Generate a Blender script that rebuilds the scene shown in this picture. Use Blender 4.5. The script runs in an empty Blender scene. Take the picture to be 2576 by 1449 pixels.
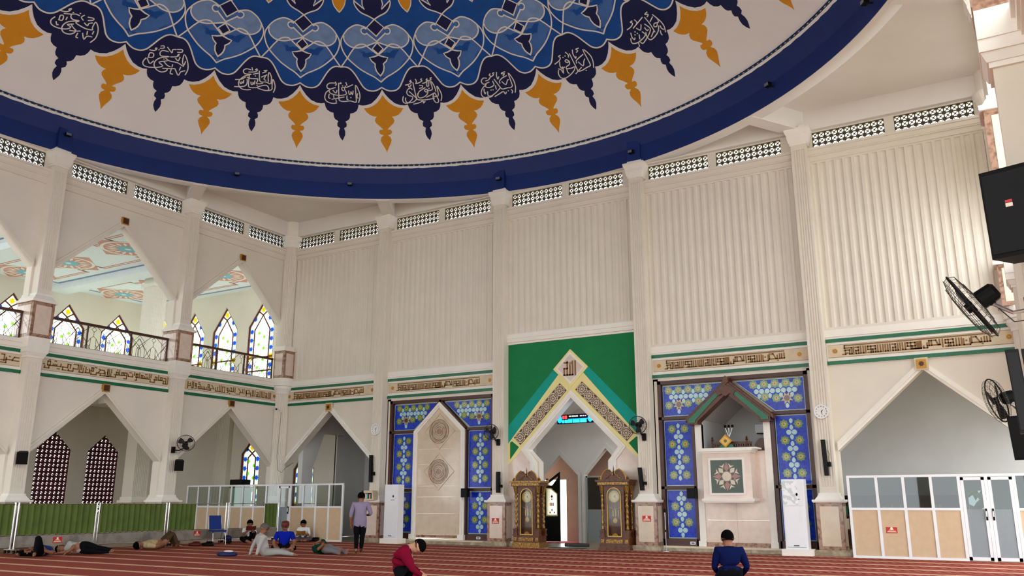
import bpy, math, random
from mathutils import Vector, Matrix
from mathutils.geometry import tessellate_polygon
random.seed(7)
PI = math.pi
SC = bpy.context.scene
COL = SC.collection
A = 5.3485            # bay width of the square hall
RM = 5 * A            # hall side
# ------------------------------------------------------------------ camera
cam_d = bpy.data.cameras.new('camera'); cam = bpy.data.objects.new('camera', cam_d); COL.objects.link(cam)
cam.location = (26.2013, -25.6301, 1.40)
cam.rotation_euler = (PI / 2 + 0.2462, 0, 0.5337)
cam_d.sensor_width = 36; cam_d.lens = 36 * 2148.6 / 2576; cam_d.clip_start = 0.05; cam_d.clip_end = 400
SC.camera = cam
# ------------------------------------------------------------------ sky: bright overcast day
w = bpy.data.worlds.new('overcast_sky'); SC.world = w; w.use_nodes = True
bg = w.node_tree.nodes['Background']; bg.inputs[0].default_value = (0.93, 0.97, 1.0, 1); bg.inputs[1].default_value = 2.6
SC.view_settings.view_transform = 'Standard'; SC.view_settings.look = 'None'
SC.view_settings.gamma = 1; SC.view_settings.use_curve_mapping = False
SC.view_settings.exposure = 0.95
try:
    SC.cycles.max_bounces = 10; SC.cycles.diffuse_bounces = 6; SC.cycles.transparent_max_bounces = 16
    SC.cycles.caustics_reflective = False; SC.cycles.caustics_refractive = False
except Exception: pass

# ------------------------------------------------------------------ materials
def lin(c):
    if isinstance(c, str):
        c = [int(c[i:i + 2], 16) / 255 for i in (0, 2, 4)]
    return tuple(x / 12.92 if x <= .04045 else ((x + .055) / 1.055) ** 2.4 for x in c) + (1,)
MATS = {}
def mat(name, col, rough=.6, metal=0, var=.06, scale=4, bump=0, bscale=30, coat=0, emit=0, alpha=1, spec=.4, col2=None, c2lo=.45, c2hi=.65):
    m = bpy.data.materials.new(name); m.use_nodes = True; nt = m.node_tree; N = nt.nodes; L = nt.links
    b = N['Principled BSDF']
    b.inputs['Roughness'].default_value = rough; b.inputs['Metallic'].default_value = metal
    b.inputs['Specular IOR Level'].default_value = spec
    if coat: b.inputs['Coat Weight'].default_value = coat; b.inputs['Coat Roughness'].default_value = .04
    tc = N.new('ShaderNodeTexCoord'); no = N.new('ShaderNodeTexNoise')
    no.inputs['Scale'].default_value = scale; no.inputs['Detail'].default_value = 4
    L.new(tc.outputs['Object'], no.inputs['Vector'])
    cr = N.new('ShaderNodeValToRGB'); L.new(no.outputs['Fac'], cr.inputs['Fac'])
    c = lin(col); c2 = lin(col2) if col2 else tuple(x * (1 - var * 2) for x in c[:3]) + (1,)
    cr.color_ramp.elements[0].position = c2lo if col2 else .3; cr.color_ramp.elements[1].position = c2hi if col2 else .7
    cr.color_ramp.elements[0].color = c2; cr.color_ramp.elements[1].color = c
    L.new(cr.outputs['Color'], b.inputs['Base Color'])
    if bump:
        n2 = N.new('ShaderNodeTexNoise'); n2.inputs['Scale'].default_value = bscale; L.new(tc.outputs['Object'], n2.inputs['Vector'])
        bp = N.new('ShaderNodeBump'); bp.inputs['Strength'].default_value = bump; bp.inputs['Distance'].default_value = .02
        L.new(n2.outputs['Fac'], bp.inputs['Height']); L.new(bp.outputs['Normal'], b.inputs['Normal'])
    if emit:
        b.inputs['Emission Color'].default_value = c; b.inputs['Emission Strength'].default_value = emit
    b.inputs['Alpha'].default_value = alpha
    MATS[name] = m; return m
def glass(name, col, rough=.05, clear=.9, refl=.12):
    """tinted pane: lets daylight through with its colour, plus a gloss"""
    m = bpy.data.materials.new(name); m.use_nodes = True; nt = m.node_tree; N = nt.nodes; L = nt.links
    N.clear(); out = N.new('ShaderNodeOutputMaterial')
    t = N.new('ShaderNodeBsdfTransparent'); t.inputs[0].default_value = lin(col)
    g = N.new('ShaderNodeBsdfGlossy'); g.inputs['Roughness'].default_value = rough
    d = N.new('ShaderNodeBsdfTranslucent'); d.inputs[0].default_value = lin(col)
    m1 = N.new('ShaderNodeMixShader'); m1.inputs[0].default_value = clear; L.new(d.outputs[0], m1.inputs[1]); L.new(t.outputs[0], m1.inputs[2])
    m2 = N.new('ShaderNodeMixShader'); m2.inputs[0].default_value = refl; L.new(m1.outputs[0], m2.inputs[1]); L.new(g.outputs[0], m2.inputs[2])
    L.new(m2.outputs[0], out.inputs[0]); MATS[name] = m; return m
mat('plaster', 'e3dccd', .75, var=.03, scale=1.2, bump=.05, bscale=40)
mat('plaster_left', 'e6dfd2', .8, var=.035, scale=.9, bump=.05, bscale=40)
mat('white_trim', 'efebe1', .6, var=.02)
mat('ceiling_white', 'e8e5df', .85, var=.03, scale=.6)
mat('dome_white', 'f0f0ef', .85, var=.02, scale=.8)
mat('blue_ring', '04276e', .55, var=.08, scale=1.5)
mat('paint_blue', '0450a6', .7, var=.12, scale=2.5)
mat('paint_navy', '06184f', .6, var=.08, scale=2)
mat('paint_heart', '4675bd', .75, var=.10, scale=3)
mat('paint_lobe', '7d9fd0', .75, var=.10, scale=3)
mat('paint_yellow', 'e0981c', .7, var=.04, scale=3)
mat('paint_white', 'eceae4', .7, var=.02)
mat('maroon', '5a1712', .6); mat('leaf_green', '0f5a38', .5); mat('gold', 'c08a2a', .4, .3)
mat('green_wall', '0a7d45', .8, var=.07, scale=2)
mat('teal', '04a08e', .8, var=.05); mat('pale_yellow', 'efe39c', .7, var=.03)
mat('green_tile', '046a45', .3, var=.1, scale=6)
mat('cream_panel', 'd9c8a9', .6, var=.05)
mat('letter_brown', '86602f', .45, var=.05)
mat('marble_pale', 'e0cdbd', .18, var=.06, scale=5, coat=.3)
mat('marble_beige', 'd8c7ad', .2, var=.07, scale=3.5, coat=.3)
mat('marble_brown', '74513f', .2, scale=9, col2='a5826c', coat=.2)
mat('stone_base', 'b3a488', .3, scale=5, col2='8d7d66')
mat('wood_frame', '4a2418', .35, var=.1, scale=8)
mat('wood_dark', '46230f', .35, scale=10, col2='5f3216')
mat('brass', 'c9a24e', .35, .4, var=.1, scale=20)
mat('carved_gold', 'b08a44', .35, .5, scale=40, col2='5c3a17', c2lo=.4, c2hi=.6)
mat('black', '0d0d0d', .6, var=0, spec=.12); mat('black_gloss', '0a0a0b', .45, var=0, spec=.15); mat('dark_grey', '1f1f20', .6, spec=.15)
mat('black_wire', '3a3732', .5); mat('steel', 'c9cbcc', .25, .9, var=.02)
mat('alu_white', 'e6e8ea', .35, .1, var=.01); mat('plastic_white', 'e9ebef', .35, var=.01)
mat('ply', 'd3b896', .6, var=.05, scale=6)
mat('grey_inner', 'd4d4d2', .85, var=.05, scale=.8)
mat('pink_inner', 'b08f80', .8, var=.04)
mat('gallery_ceiling', 'e6eef5', .8, var=.02); mat('med_red', 'd59a8e', .7); mat('med_blue', '7cc0d4', .7); mat('line_blue', '8496b8', .7)
mat('glass_blue', '08209a', .25, scale=14, col2='133bc4', coat=.15, spec=.25, bump=.15, bscale=60)
mat('glass_green', '5c8e3c', .2, coat=.3, scale=20, var=.15); mat('glass_gold', 'c9b062', .2, coat=.3, var=.15, scale=25)
mat('glass_pale', 'a9cfcf', .2, coat=.3, var=.06, scale=20); mat('glass_brown', '5d3a2a', .2, coat=.3)
mat('frost', '8d979b', .5, var=.05, scale=60)
glass('clear_glass', 'e6ebe9', .02, .97, .05); glass('dark_glass', '8c9694', .02, .95, .06); glass('clock_glass', 'f2f2f0', .02, .98, .02)
glass('sg_clear', 'f6f8ee', .1, .35, .04); glass('sg_blue', '4a86e8', .1, .35, .04); glass('sg_green', '9fdc57', .1, .35, .04); glass('sg_yellow', 'f2cf2a', .1, .35, .04); glass('sg_pale', 'dcecdc', .1, .35, .04)
mat('sg_frame', '6b1d1c', .5); mat('lattice_maroon', '55131a', .6); mat('grille_brown', '4d4531', .8, var=.1)
mat('ground', 'dedbd4', .9); mat('foliage', '3f6a2c', .8, scale=6, col2='7ea04a')
mat('stainless', 'd8d8d6', .15, .95, var=.02); mat('curtain_green', '5d7030', .85, var=.12, scale=3); mat('board_grey', '6f6a62', .5, scale=2.5, col2='8d877c')
mat('red_sticker', 'c22222', .4, var=0); mat('sticker_white', 'f0e6dc', .5, var=0)
mat('skin', '8a5a40', .55, var=.04); mat('skin_light', 'b98a6c', .55, var=.04); mat('hair', '070606', .9, var=0, spec=.03); mat('hair_grey', '5a5652', .9, spec=.05)
mat('lattice_gap', 'f5f2ff', .6)

# ------------------------------------------------------------------ geometry helpers
class MB:
    def __init__(s): s.v = []; s.f = []; s.mi = []; s.ms = []; s.cur = 0; s.sm = []; s.smooth = False
    def m(s, name):
        if name not in s.ms: s.ms.append(name)
        s.cur = s.ms.index(name); return s
    def face(s, idx): s.f.append(idx); s.mi.append(s.cur); s.sm.append(s.smooth)
    def add(s, vs, fs):
        o = len(s.v); s.v += [tuple(p) for p in vs]
        for f in fs: s.face([i + o for i in f])
        return s
    def box(s, x0, x1, y0, y1, z0, z1):
        return s.add([(x0, y0, z0), (x1, y0, z0), (x1, y1, z0), (x0, y1, z0), (x0, y0, z1), (x1, y0, z1), (x1, y1, z1), (x0, y1, z1)],
                     [(3, 2, 1, 0), (4, 5, 6, 7), (0, 1, 5, 4), (1, 2, 6, 5), (2, 3, 7, 6), (3, 0, 4, 7)])
    def cbox(s, c, sx, sy, sz): return s.box(c[0] - sx / 2, c[0] + sx / 2, c[1] - sy / 2, c[1] + sy / 2, c[2] - sz / 2, c[2] + sz / 2)
    def plate(s, loops, f, d0, d1, back=True):
        """2-D outline (first loop) with holes, mapped by f(u, v, d), between depths d0 (front) and d1"""
        loops = [list(l) for l in loops]
        tris = tessellate_polygon([[Vector((p[0], p[1], 0)) for p in l] for l in loops])
        flat = [p for l in loops for p in l]; n = len(flat); o = len(s.v)
        s.v += [tuple(f(p[0], p[1], d0)) for p in flat]
        if d1 is not None: s.v += [tuple(f(p[0], p[1], d1)) for p in flat]
        for t in tris:
            s.face([o + i for i in t])
            if back and d1 is not None: s.face([o + n + i for i in reversed(t)])
        if d1 is not None:
            k = 0
            for l in loops:
                for i in range(len(l)):
                    a, b = k + i, k + (i + 1) % len(l); s.face([o + a, o + b, o + n + b, o + n + a])
                k += len(l)
        return s
    def tube(s, path, r, n=8, cap=True):
        path = [Vector(p) for p in path]; rr = r if isinstance(r, (list, tuple)) else [r] * len(path); o = len(s.v); up = Vector((0, 0, 1)); prev = None
        for i, p in enumerate(path):
            t = (path[min(i + 1, len(path) - 1)] - path[max(i - 1, 0)]).normalized()
            if prev is None:
                a = t.cross(up)
                if a.length < .05: a = t.cross(Vector((1, 0, 0)))
            else: a = prev - t * prev.dot(t)
            a.normalize(); prev = a; b = t.cross(a)
            for k in range(n):
                q = 2 * PI * k / n; s.v.append(tuple(p + (a * math.cos(q) + b * math.sin(q)) * rr[i]))
        for i in range(len(path) - 1):
            for k in range(n):
                s.face([o + i * n + k, o + i * n + (k + 1) % n, o + (i + 1) * n + (k + 1) % n, o + (i + 1) * n + k])
        if cap: s.face([o + k for k in range(n)][::-1]); s.face([o + (len(path) - 1) * n + k for k in range(n)])
        return s
    def lathe(s, prof, c=(0, 0, 0), n=20, axis='z', cap=True):
        o = len(s.v)
        for r, h in prof:
            for k in range(n):
                q = 2 * PI * k / n; x, y = r * math.cos(q), r * math.sin(q)
                p = (x, y, h) if axis == 'z' else ((x, h, y) if axis == 'y' else (h, x, y))
                s.v.append((c[0] + p[0], c[1] + p[1], c[2] + p[2]))
        for i in range(len(prof) - 1):
            for k in range(n):
                s.face([o + i * n + k, o + i * n + (k + 1) % n, o + (i + 1) * n + (k + 1) % n, o + (i + 1) * n + k])
        if cap: s.face([o + k for k in range(n)][::-1]); s.face([o + (len(prof) - 1) * n + k for k in range(n)])
        return s
    def ell(s, c, rx, ry, rz, n=14, k=9):
        o = len(s.v)
        for i in range(k + 1):
            t = -PI / 2 + PI * i / k
            for j in range(n):
                q = 2 * PI * j / n; s.v.append((c[0] + rx * math.cos(t) * math.cos(q), c[1] + ry * math.cos(t) * math.sin(q), c[2] + rz * math.sin(t)))
        for i in range(k):
            for j in range(n): s.face([o + i * n + j, o + i * n + (j + 1) % n, o + (i + 1) * n + (j + 1) % n, o + (i + 1) * n + j])
        return s
    def mesh(s, name, mats=None):
        me = bpy.data.meshes.new(name); me.from_pydata(s.v, [], s.f)
        for nm in (s.ms or ['plaster']): me.materials.append(MATS[nm])
        me.polygons.foreach_set('material_index', s.mi); me.polygons.foreach_set('use_smooth', s.sm); me.update(); return me
    def build(s, name, material=None, parent=None, local=False):
        if material and not s.ms: s.ms = [material]
        if parent is not None and not local:
            l = parent.location if parent.parent is None else parent.parent.location + parent.location
            s.v = [(p[0] - l[0], p[1] - l[1], p[2] - l[2]) for p in s.v]
        return link(name, s.mesh(name), parent)
def link(name, me, parent=None):
    o = bpy.data.objects.new(name, me); COL.objects.link(o)
    if parent is not None: o.parent = parent
    return o
def tag(o, label, cat, group=None):
    o['label'] = label; o['category'] = cat
    if group: o['group'] = group
    return o
def thing(name, label, cat, loc=(0, 0, 0), group=None, rz=0):
    o = bpy.data.objects.new(name, None); COL.objects.link(o); o.location = loc; o.rotation_euler = (0, 0, rz); o.empty_display_size = .1
    return tag(o, label, cat, group)
def st(o): o['kind'] = 'structure'; return o
def stuff(o): o['kind'] = 'stuff'; return o
def copy_tree(o, parent=None):
    c = o.copy(); COL.objects.link(c)
    if parent is not None: c.parent = parent
    for ch in list(o.children): copy_tree(ch, c)
    return c
# plane maps: back wall (u = X, v = Z, d = distance out of the wall into the hall), left wall (u = -Y), right wall
fB = lambda u, v, d: (u, -d, v)
fL = lambda u, v, d: (d, -u, v)
fR = lambda u, v, d: (RM - d, -u, v)
def rect(x0, x1, z0, z1): return [(x0, z0), (x1, z0), (x1, z1), (x0, z1)]
def offs(poly, d):
    """offset an open-ended convex-ish polyline outwards (closed polygon, CCW) by d"""
    n = len(poly); out = []
    for i in range(n):
        p0, p1, p2 = Vector(poly[i - 1]), Vector(poly[i]), Vector(poly[(i + 1) % n])
        e1 = (p1 - p0).normalized(); e2 = (p2 - p1).normalized(); n1 = Vector((e1.y, -e1.x)); n2 = Vector((e2.y, -e2.x))
        b = n1 + n2; b = b / max(b.dot(n1), .3); out.append((p1.x + b.x * d, p1.y + b.y * d))
    return out
def strokes(mb, segs, f, d0, d1, wd):
    """flat lettering strokes with square ends: each (u0, v0, u1, v1)"""
    for u0, v0, u1, v1 in segs:
        p = Vector((u0, v0)); q = Vector((u1, v1)); t = (q - p); L = t.length
        t = t / L if L > 1e-6 else Vector((1, 0)); n = Vector((-t.y, t.x)) * wd / 2; t = t * wd / 2
        pts = [p - t - n, q + t - n, q + t + n, p - t + n]
        mb.plate([[(c.x, c.y) for c in pts]], f, d0, d1, back=False)
    return mb
# painted dome motifs: (degrees of azimuth from the motif axis, degrees of elevation on the dome sphere)
DM = {
'scallop': [(7.5,50.25), (6.48,50.27), (5.62,49.98), (4.8,49.32), (3.98,48.36), (3.33,47.68), (2.51,47.31), (1.53,47.25), (0.79,47.4), (0.0,47.71)],
'heart': [(0.02,48.44), (1.1,49.04), (2.45,49.53), (3.83,50.1), (5.16,50.83), (6.16,51.47), (6.89,52.2), (7.33,53.03), (7.31,53.7), (6.87,54.31), (6.32,54.83), (5.6,55.27), (4.56,55.64), (3.74,55.75), (2.86,55.64), (1.89,55.41)],
'lobe_low': [(-0.04,53.63), (1.0,53.37), (2.23,53.1), (3.34,52.87), (4.41,52.82), (5.39,52.94), (6.24,53.32), (6.7,53.81), (6.72,54.27)],
'heart_top': [(0.11,51.98), (2.23,53.1), (2.75,53.3), (3.56,53.28), (4.33,53.05), (4.79,52.74), (5.47,52.17), (6.16,51.47), (7.39,50.31)],
'dia': [(0.01,56.47), (1.83,55.45), (0.01,54.34)],
'vline': [(0.04,53.71), (1.95,54.7)],
'curl': [(1.99,55.26), (2.28,55.36), (2.6,55.38), (2.88,55.3), (3.06,55.16), (3.09,54.97), (2.97,54.79), (2.74,54.65), (2.43,54.59), (2.12,54.61), (1.87,54.72)],
'sdia': [(-0.05,53.54), (1.09,52.74), (0.03,52.07)],
'tulip': [(0.09,51.9), (0.99,51.7), (1.83,51.6), (1.42,51.12), (0.81,50.79), (0.88,50.41), (0.72,49.9), (0.42,49.56), (-0.02,49.22)],
'bud': [(0.01,56.47), (1.13,56.87), (2.69,57.3), (3.56,57.82), (4.06,58.38), (4.08,58.79)],
'slit': [(4.02,58.75), (1.89,57.73), (2.32,58.34), (2.23,58.83)],
'drop': [(0.44,57.31), (0.98,57.9), (1.42,58.62)],
'yel': [(-0.03,46.71), (0.42,46.21), (1.17,45.62), (1.92,45.25), (2.69,45.02), (3.56,44.92), (3.11,44.43), (2.56,44.08), (1.96,43.89), (1.31,43.84), (1.62,43.59), (1.72,43.26), (1.5,42.93), (0.93,42.57), (0.53,42.28), (0.41,42.1), (0.94,42.1), (1.12,41.84), (0.98,41.55), (0.68,41.44), (0.35,41.4), (0.8,41.07), (0.93,40.67), (0.72,40.23), (0.35,39.71), (0.13,39.35), (-0.0,39.01)],
'nlow': [(7.5,47.43), (7.03,46.85), (6.32,46.2), (5.41,45.61), (4.44,45.34), (3.65,45.28), (3.03,45.38)],
'nav': [(3.03,45.38), (2.87,44.9), (2.6,44.53), (2.05,44.26), (1.47,44.16), (1.46,43.98), (1.39,43.61), (1.15,43.31), (0.61,43.09), (0.81,42.79), (0.79,42.42), (0.35,42.19), (0.54,41.75), (0.53,41.31), (0.28,40.86), (0.06,40.52)],
}
DT = {
-22.5: [[(3.22,45.63),(3.49,46.1),(3.5,46.62),(3.27,47.15),(2.96,47.56),(2.94,46.46),(2.59,46.22),(2.13,46.25)],[(2.21,46.7),(1.94,46.39),(1.9,45.87),(2.21,45.46),(2.62,45.44),(2.79,45.75),(2.59,46.22),(2.34,46.69),(2.21,46.7)],[(2.08,46.02),(0.66,45.91),(-0.81,45.94),(-1.21,46.22),(-1.37,47.2),(-1.46,48.23)],[(-1.3,46.03),(-1.86,45.72),(-2.89,45.63),(-3.29,45.9),(-3.22,46.29)],[(-1.22,46.15),(-1.69,46.56),(-2.41,47.1)],[(-1.8,47.34),(-2.09,47.55),(-2.64,47.37),(-2.91,46.93),(-2.61,46.59),(-1.99,46.44),(-1.95,46.18),(-2.38,45.87),(-2.98,45.6),(-3.61,45.65),(-3.83,45.98),(-3.64,46.49)],[(2.58,46.87),(2.54,47.39),(2.31,47.92),(1.93,48.26),(2.05,47.35),(1.8,47.11),(1.13,47.08),(0.97,47.16)],[(1.15,47.15),(0.81,47.29),(0.49,47.11),(0.72,46.91),(1.1,46.95),(0.82,46.58),(0.19,46.29),(-0.57,46.19),(-0.89,46.4),(-0.9,46.79)],[(0.68,47.49),(0.05,47.27),(-0.56,47.03),(-0.82,46.72)],[(-0.29,47.8),(0.27,47.77),(0.12,47.52),(-0.37,47.45)],[(1.68,48.41),(1.44,47.71)],[(1.27,48.3),(1.05,47.67),(1.38,47.65)],[(2.24,48.7),(1.94,48.65),(2.12,48.45),(1.67,48.38)],[(1.36,48.62),(1.11,48.44),(1.49,48.42),(0.84,48.13),(0.35,48.06)],[(0.31,48.67),(0.09,48.55),(0.34,48.41),(-0.29,48.18),(-0.88,48.08)],[(-0.89,48.66),(-0.77,48.33),(-0.98,48.09)],[(-1.81,48.57),(-2.05,48.38),(-1.67,48.37),(-2.21,48.07),(-2.94,47.96)],[(-1.92,45.43),(-0.79,45.58),(-0.11,45.78),(-0.08,45.49),(0.24,45.7)],[(1.35,47.36),(1.44,47.36)],[(0.64,46.23),(2.05,46.64)],[(-2.44,47.88),(-2.25,47.68),(-1.86,47.96)]],
-7.5: [[(2.22,45.24),(2.59,45.92),(2.61,46.82),(2.08,47.8),(2.1,46.38),(2.04,46.07),(1.59,45.94),(1.04,45.99),(0.16,45.95),(-0.15,46.12),(-0.54,46.75),(-0.93,47.38)],[(1.57,47.49),(0.6,47.31),(-0.03,47.01),(-0.05,46.75)],[(0.4,46.88),(0.95,46.42),(1.49,46.92),(1.74,46.95)],[(-0.21,46.19),(-1.3,45.69),(-2.38,45.37),(-2.89,45.5),(-2.78,46.0)],[(-1.32,47.18),(-1.23,46.72),(-1.71,46.52),(-2.4,46.47),(-2.89,46.66),(-2.65,47.02),(-2.02,47.14)],[(-2.26,47.68),(-2.91,47.76),(-3.44,47.43),(-3.22,47.02),(-2.65,47.02)],[(-2.7,46.9),(-3.52,46.54),(-4.01,46.02),(-4.0,45.56),(-3.45,45.27),(-2.62,45.24),(-2.11,45.34)],[(-0.56,48.17),(-0.87,48.15),(-0.77,47.94),(-1.34,47.76)],[(-1.36,48.15),(-1.63,47.99),(-1.41,47.83),(-1.97,47.45),(-2.59,47.37)],[(-0.06,48.17),(-0.27,47.75),(-0.24,47.29),(0.09,47.57)],[(1.54,48.01),(0.93,47.97),(0.77,47.86),(1.33,47.78),(0.93,47.58)],[(-1.68,45.22),(-0.63,45.48),(0.11,45.64),(0.33,45.28),(0.62,45.5)],[(1.66,45.68),(1.8,45.46),(1.59,45.23)],[(-3.3,46.39),(-3.42,46.08),(-3.36,45.75),(-3.2,45.92)],[(-1.01,46.56),(-1.08,46.18),(-1.02,46.11)],[(-2.12,46.12),(-2.03,46.11)],[(-1.74,46.1),(-1.65,46.09)],[(1.0,45.61),(1.09,45.6)]],
7.5: [[(2.82,45.36),(3.22,46.11),(3.21,46.89),(2.43,47.79),(2.5,45.99),(2.27,45.69),(1.63,45.65),(0.56,45.52),(-0.11,45.6),(-0.19,46.01),(-0.28,47.9)],[(2.03,47.23),(0.91,47.0),(0.34,46.82),(0.2,46.54)],[(0.61,46.6),(1.13,45.97),(1.61,46.44),(1.96,46.66)],[(0.7,45.88),(-0.74,45.4)],[(-0.93,47.04),(-1.32,47.36),(-1.68,47.21),(-1.35,46.98),(-0.93,47.04),(-1.17,46.7),(-1.9,46.55),(-1.93,46.32),(-1.03,46.2),(-0.41,46.22),(-0.8,45.84),(-1.91,45.46),(-2.97,45.3),(-3.67,45.52),(-3.83,46.03),(-3.56,46.44)],[(1.79,48.11),(1.2,48.1),(1.47,47.87),(1.05,47.74)],[(0.56,48.17),(0.31,47.69),(0.43,47.11),(0.64,47.3)],[(-0.88,48.2),(-0.6,47.82),(-0.75,47.54)],[(-2.06,48.07),(-2.48,48.01),(-2.25,47.8),(-2.71,47.51),(-3.73,47.29)],[(-2.7,47.35),(-2.97,46.86),(-2.78,46.51),(-2.59,46.7)],[(-3.45,46.61),(-3.03,46.41),(-2.88,45.91),(-2.62,46.47),(-2.24,46.59)],[(-1.98,46.26),(-2.05,45.96),(-1.93,45.7)],[(-1.79,47.74),(-1.69,47.71)],[(-1.29,47.82),(-1.19,47.8)],[(1.24,45.36),(1.34,45.34)]],
22.5: [[(2.77,45.3),(3.15,45.93),(3.06,46.66),(2.53,47.64),(2.85,47.05),(2.75,46.62),(2.34,46.62),(1.9,46.7),(1.54,46.45),(1.97,46.29),(2.37,46.53)],[(2.36,46.23),(1.61,45.73),(0.35,45.41),(-0.4,45.43),(-0.58,45.88),(-0.36,46.34)],[(1.13,45.9),(1.17,46.89),(1.01,47.8)],[(2.31,47.4),(1.42,47.11)],[(1.0,46.02),(0.09,45.65)],[(0.31,47.19),(0.74,46.5),(0.16,46.09),(-1.07,45.66),(-1.9,45.47),(-2.17,45.72)],[(-0.87,46.6),(-0.63,46.21),(-1.12,45.99),(-2.46,45.81),(-3.38,45.92),(-3.63,46.19),(-3.38,46.57)],[(0.62,47.94),(-1.97,47.43)],[(-1.43,47.25),(-0.98,46.87),(-0.33,47.34)],[(-0.06,46.86),(0.02,46.45),(0.33,46.49)],[(-2.85,47.1),(-3.07,46.63),(-2.91,46.27),(-2.64,46.41)],[(1.98,48.15),(1.33,48.07),(1.91,47.86),(1.46,47.72)],[(-1.42,48.18),(-1.84,48.16),(-1.57,47.92),(-2.24,47.68),(-3.11,47.61)],[(-0.9,48.16),(-0.76,47.8),(-1.11,47.61)],[(2.59,46.14),(2.53,45.85),(2.74,45.63)],[(2.1,45.7),(1.95,45.45),(1.96,45.22)],[(-1.66,46.48),(-1.97,46.04)],[(-2.57,45.7),(-2.71,45.35)],[(-2.09,47.01),(-1.99,46.97)],[(-1.85,46.73),(-1.75,46.7)],[(-2.39,46.72),(-2.29,46.68)]],
-52.5: [[(2.95,46.05),(3.15,46.69),(2.98,47.26),(2.62,47.72),(2.59,46.92),(2.57,46.34),(1.44,46.13),(0.07,46.33),(0.78,46.64),(1.63,46.81),(2.06,46.5),(2.01,46.2)],[(0.07,46.33),(-1.06,46.18),(-1.44,46.42),(-1.55,47.7)],[(-1.83,47.16),(-1.73,46.67),(-2.03,46.26),(-2.93,46.03),(-3.72,45.94)],[(2.36,47.11),(2.36,47.77),(2.2,48.18),(1.8,48.53),(1.76,47.84),(1.89,47.35)],[(2.18,47.06),(1.47,47.23),(0.7,47.13),(0.32,47.37),(0.07,48.5)],[(-0.08,48.19),(-0.91,47.94)],[(-0.14,47.46),(-0.71,47.39),(-1.48,47.35),(-1.88,47.44)],[(-0.04,47.47),(0.01,47.19),(-0.12,46.81),(0.92,46.98)],[(-1.41,48.45),(-2.2,48.48),(-2.68,48.19),(-2.35,47.81),(-1.2,47.9),(-2.29,47.53),(-3.03,46.92),(-3.17,46.46),(-2.94,46.06),(-2.41,45.81),(-1.65,45.81),(-1.01,45.93)],[(-2.92,46.64),(-2.83,46.44),(-2.61,46.54),(-2.66,46.75),(-2.38,46.58),(-2.36,46.94)],[(-1.1,46.9),(-1.0,46.62),(-0.72,46.66),(-0.77,46.94),(-0.48,46.69),(-0.46,47.13)],[(-3.78,46.84),(-2.86,47.01),(-2.42,47.22),(-2.17,47.4)],[(-0.38,48.73),(-0.64,48.55),(-0.25,48.6),(-0.59,48.3),(-1.73,48.11)],[(1.42,48.74),(0.84,48.63),(1.34,48.58),(0.69,48.32)],[(-1.27,48.75),(-1.11,48.42)],[(1.51,48.17),(0.59,47.77)],[(1.25,47.92),(1.07,47.54),(1.43,47.44)],[(-0.54,47.77),(-0.44,47.78)],[(-0.03,46.6),(0.06,46.62)]],
-37.5: [[(3.06,45.7),(3.37,46.51),(3.17,47.31),(2.65,47.99),(2.63,46.79),(2.67,45.91),(2.46,45.72),(1.57,45.88),(0.57,45.77),(-0.23,45.82),(-0.47,46.17),(-0.48,48.14)],[(0.41,47.16),(0.11,47.29),(0.12,47.58),(0.53,47.6),(0.62,47.31),(0.91,46.88),(0.6,46.65),(-0.61,46.53),(-1.82,46.69),(-2.22,46.96),(-2.02,47.27),(-1.1,47.53)],[(-1.1,48.11),(-2.12,48.06),(-2.63,47.74),(-2.52,47.38),(-2.02,47.27),(-2.72,46.86),(-3.01,46.26),(-2.81,45.76),(-2.21,45.5),(-1.42,45.43),(-0.88,45.53)],[(2.09,48.01),(0.83,47.61),(0.74,47.82)],[(0.48,46.36),(-1.72,45.97)],[(1.33,47.19),(1.41,46.75),(1.72,46.84),(1.73,47.13),(2.01,46.7),(2.14,47.21)],[(-1.09,48.26),(-0.89,47.97),(-1.1,47.82)],[(-0.07,48.23),(-0.28,48.07),(0.03,48.09)],[(0.86,48.26),(1.05,47.91)],[(-1.51,47.15),(-1.01,46.8),(-0.8,47.18)],[(-2.22,46.6),(-2.31,46.16),(-2.02,46.06)],[(-1.42,46.49),(-1.37,46.2)],[(0.99,46.52),(0.98,46.08),(1.18,46.05)],[(2.94,46.87),(2.81,46.43),(3.0,46.28)],[(-1.02,45.93),(-0.93,45.68)],[(0.18,47.8),(0.28,47.81)],[(1.64,46.32),(1.74,46.33)]],
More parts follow.
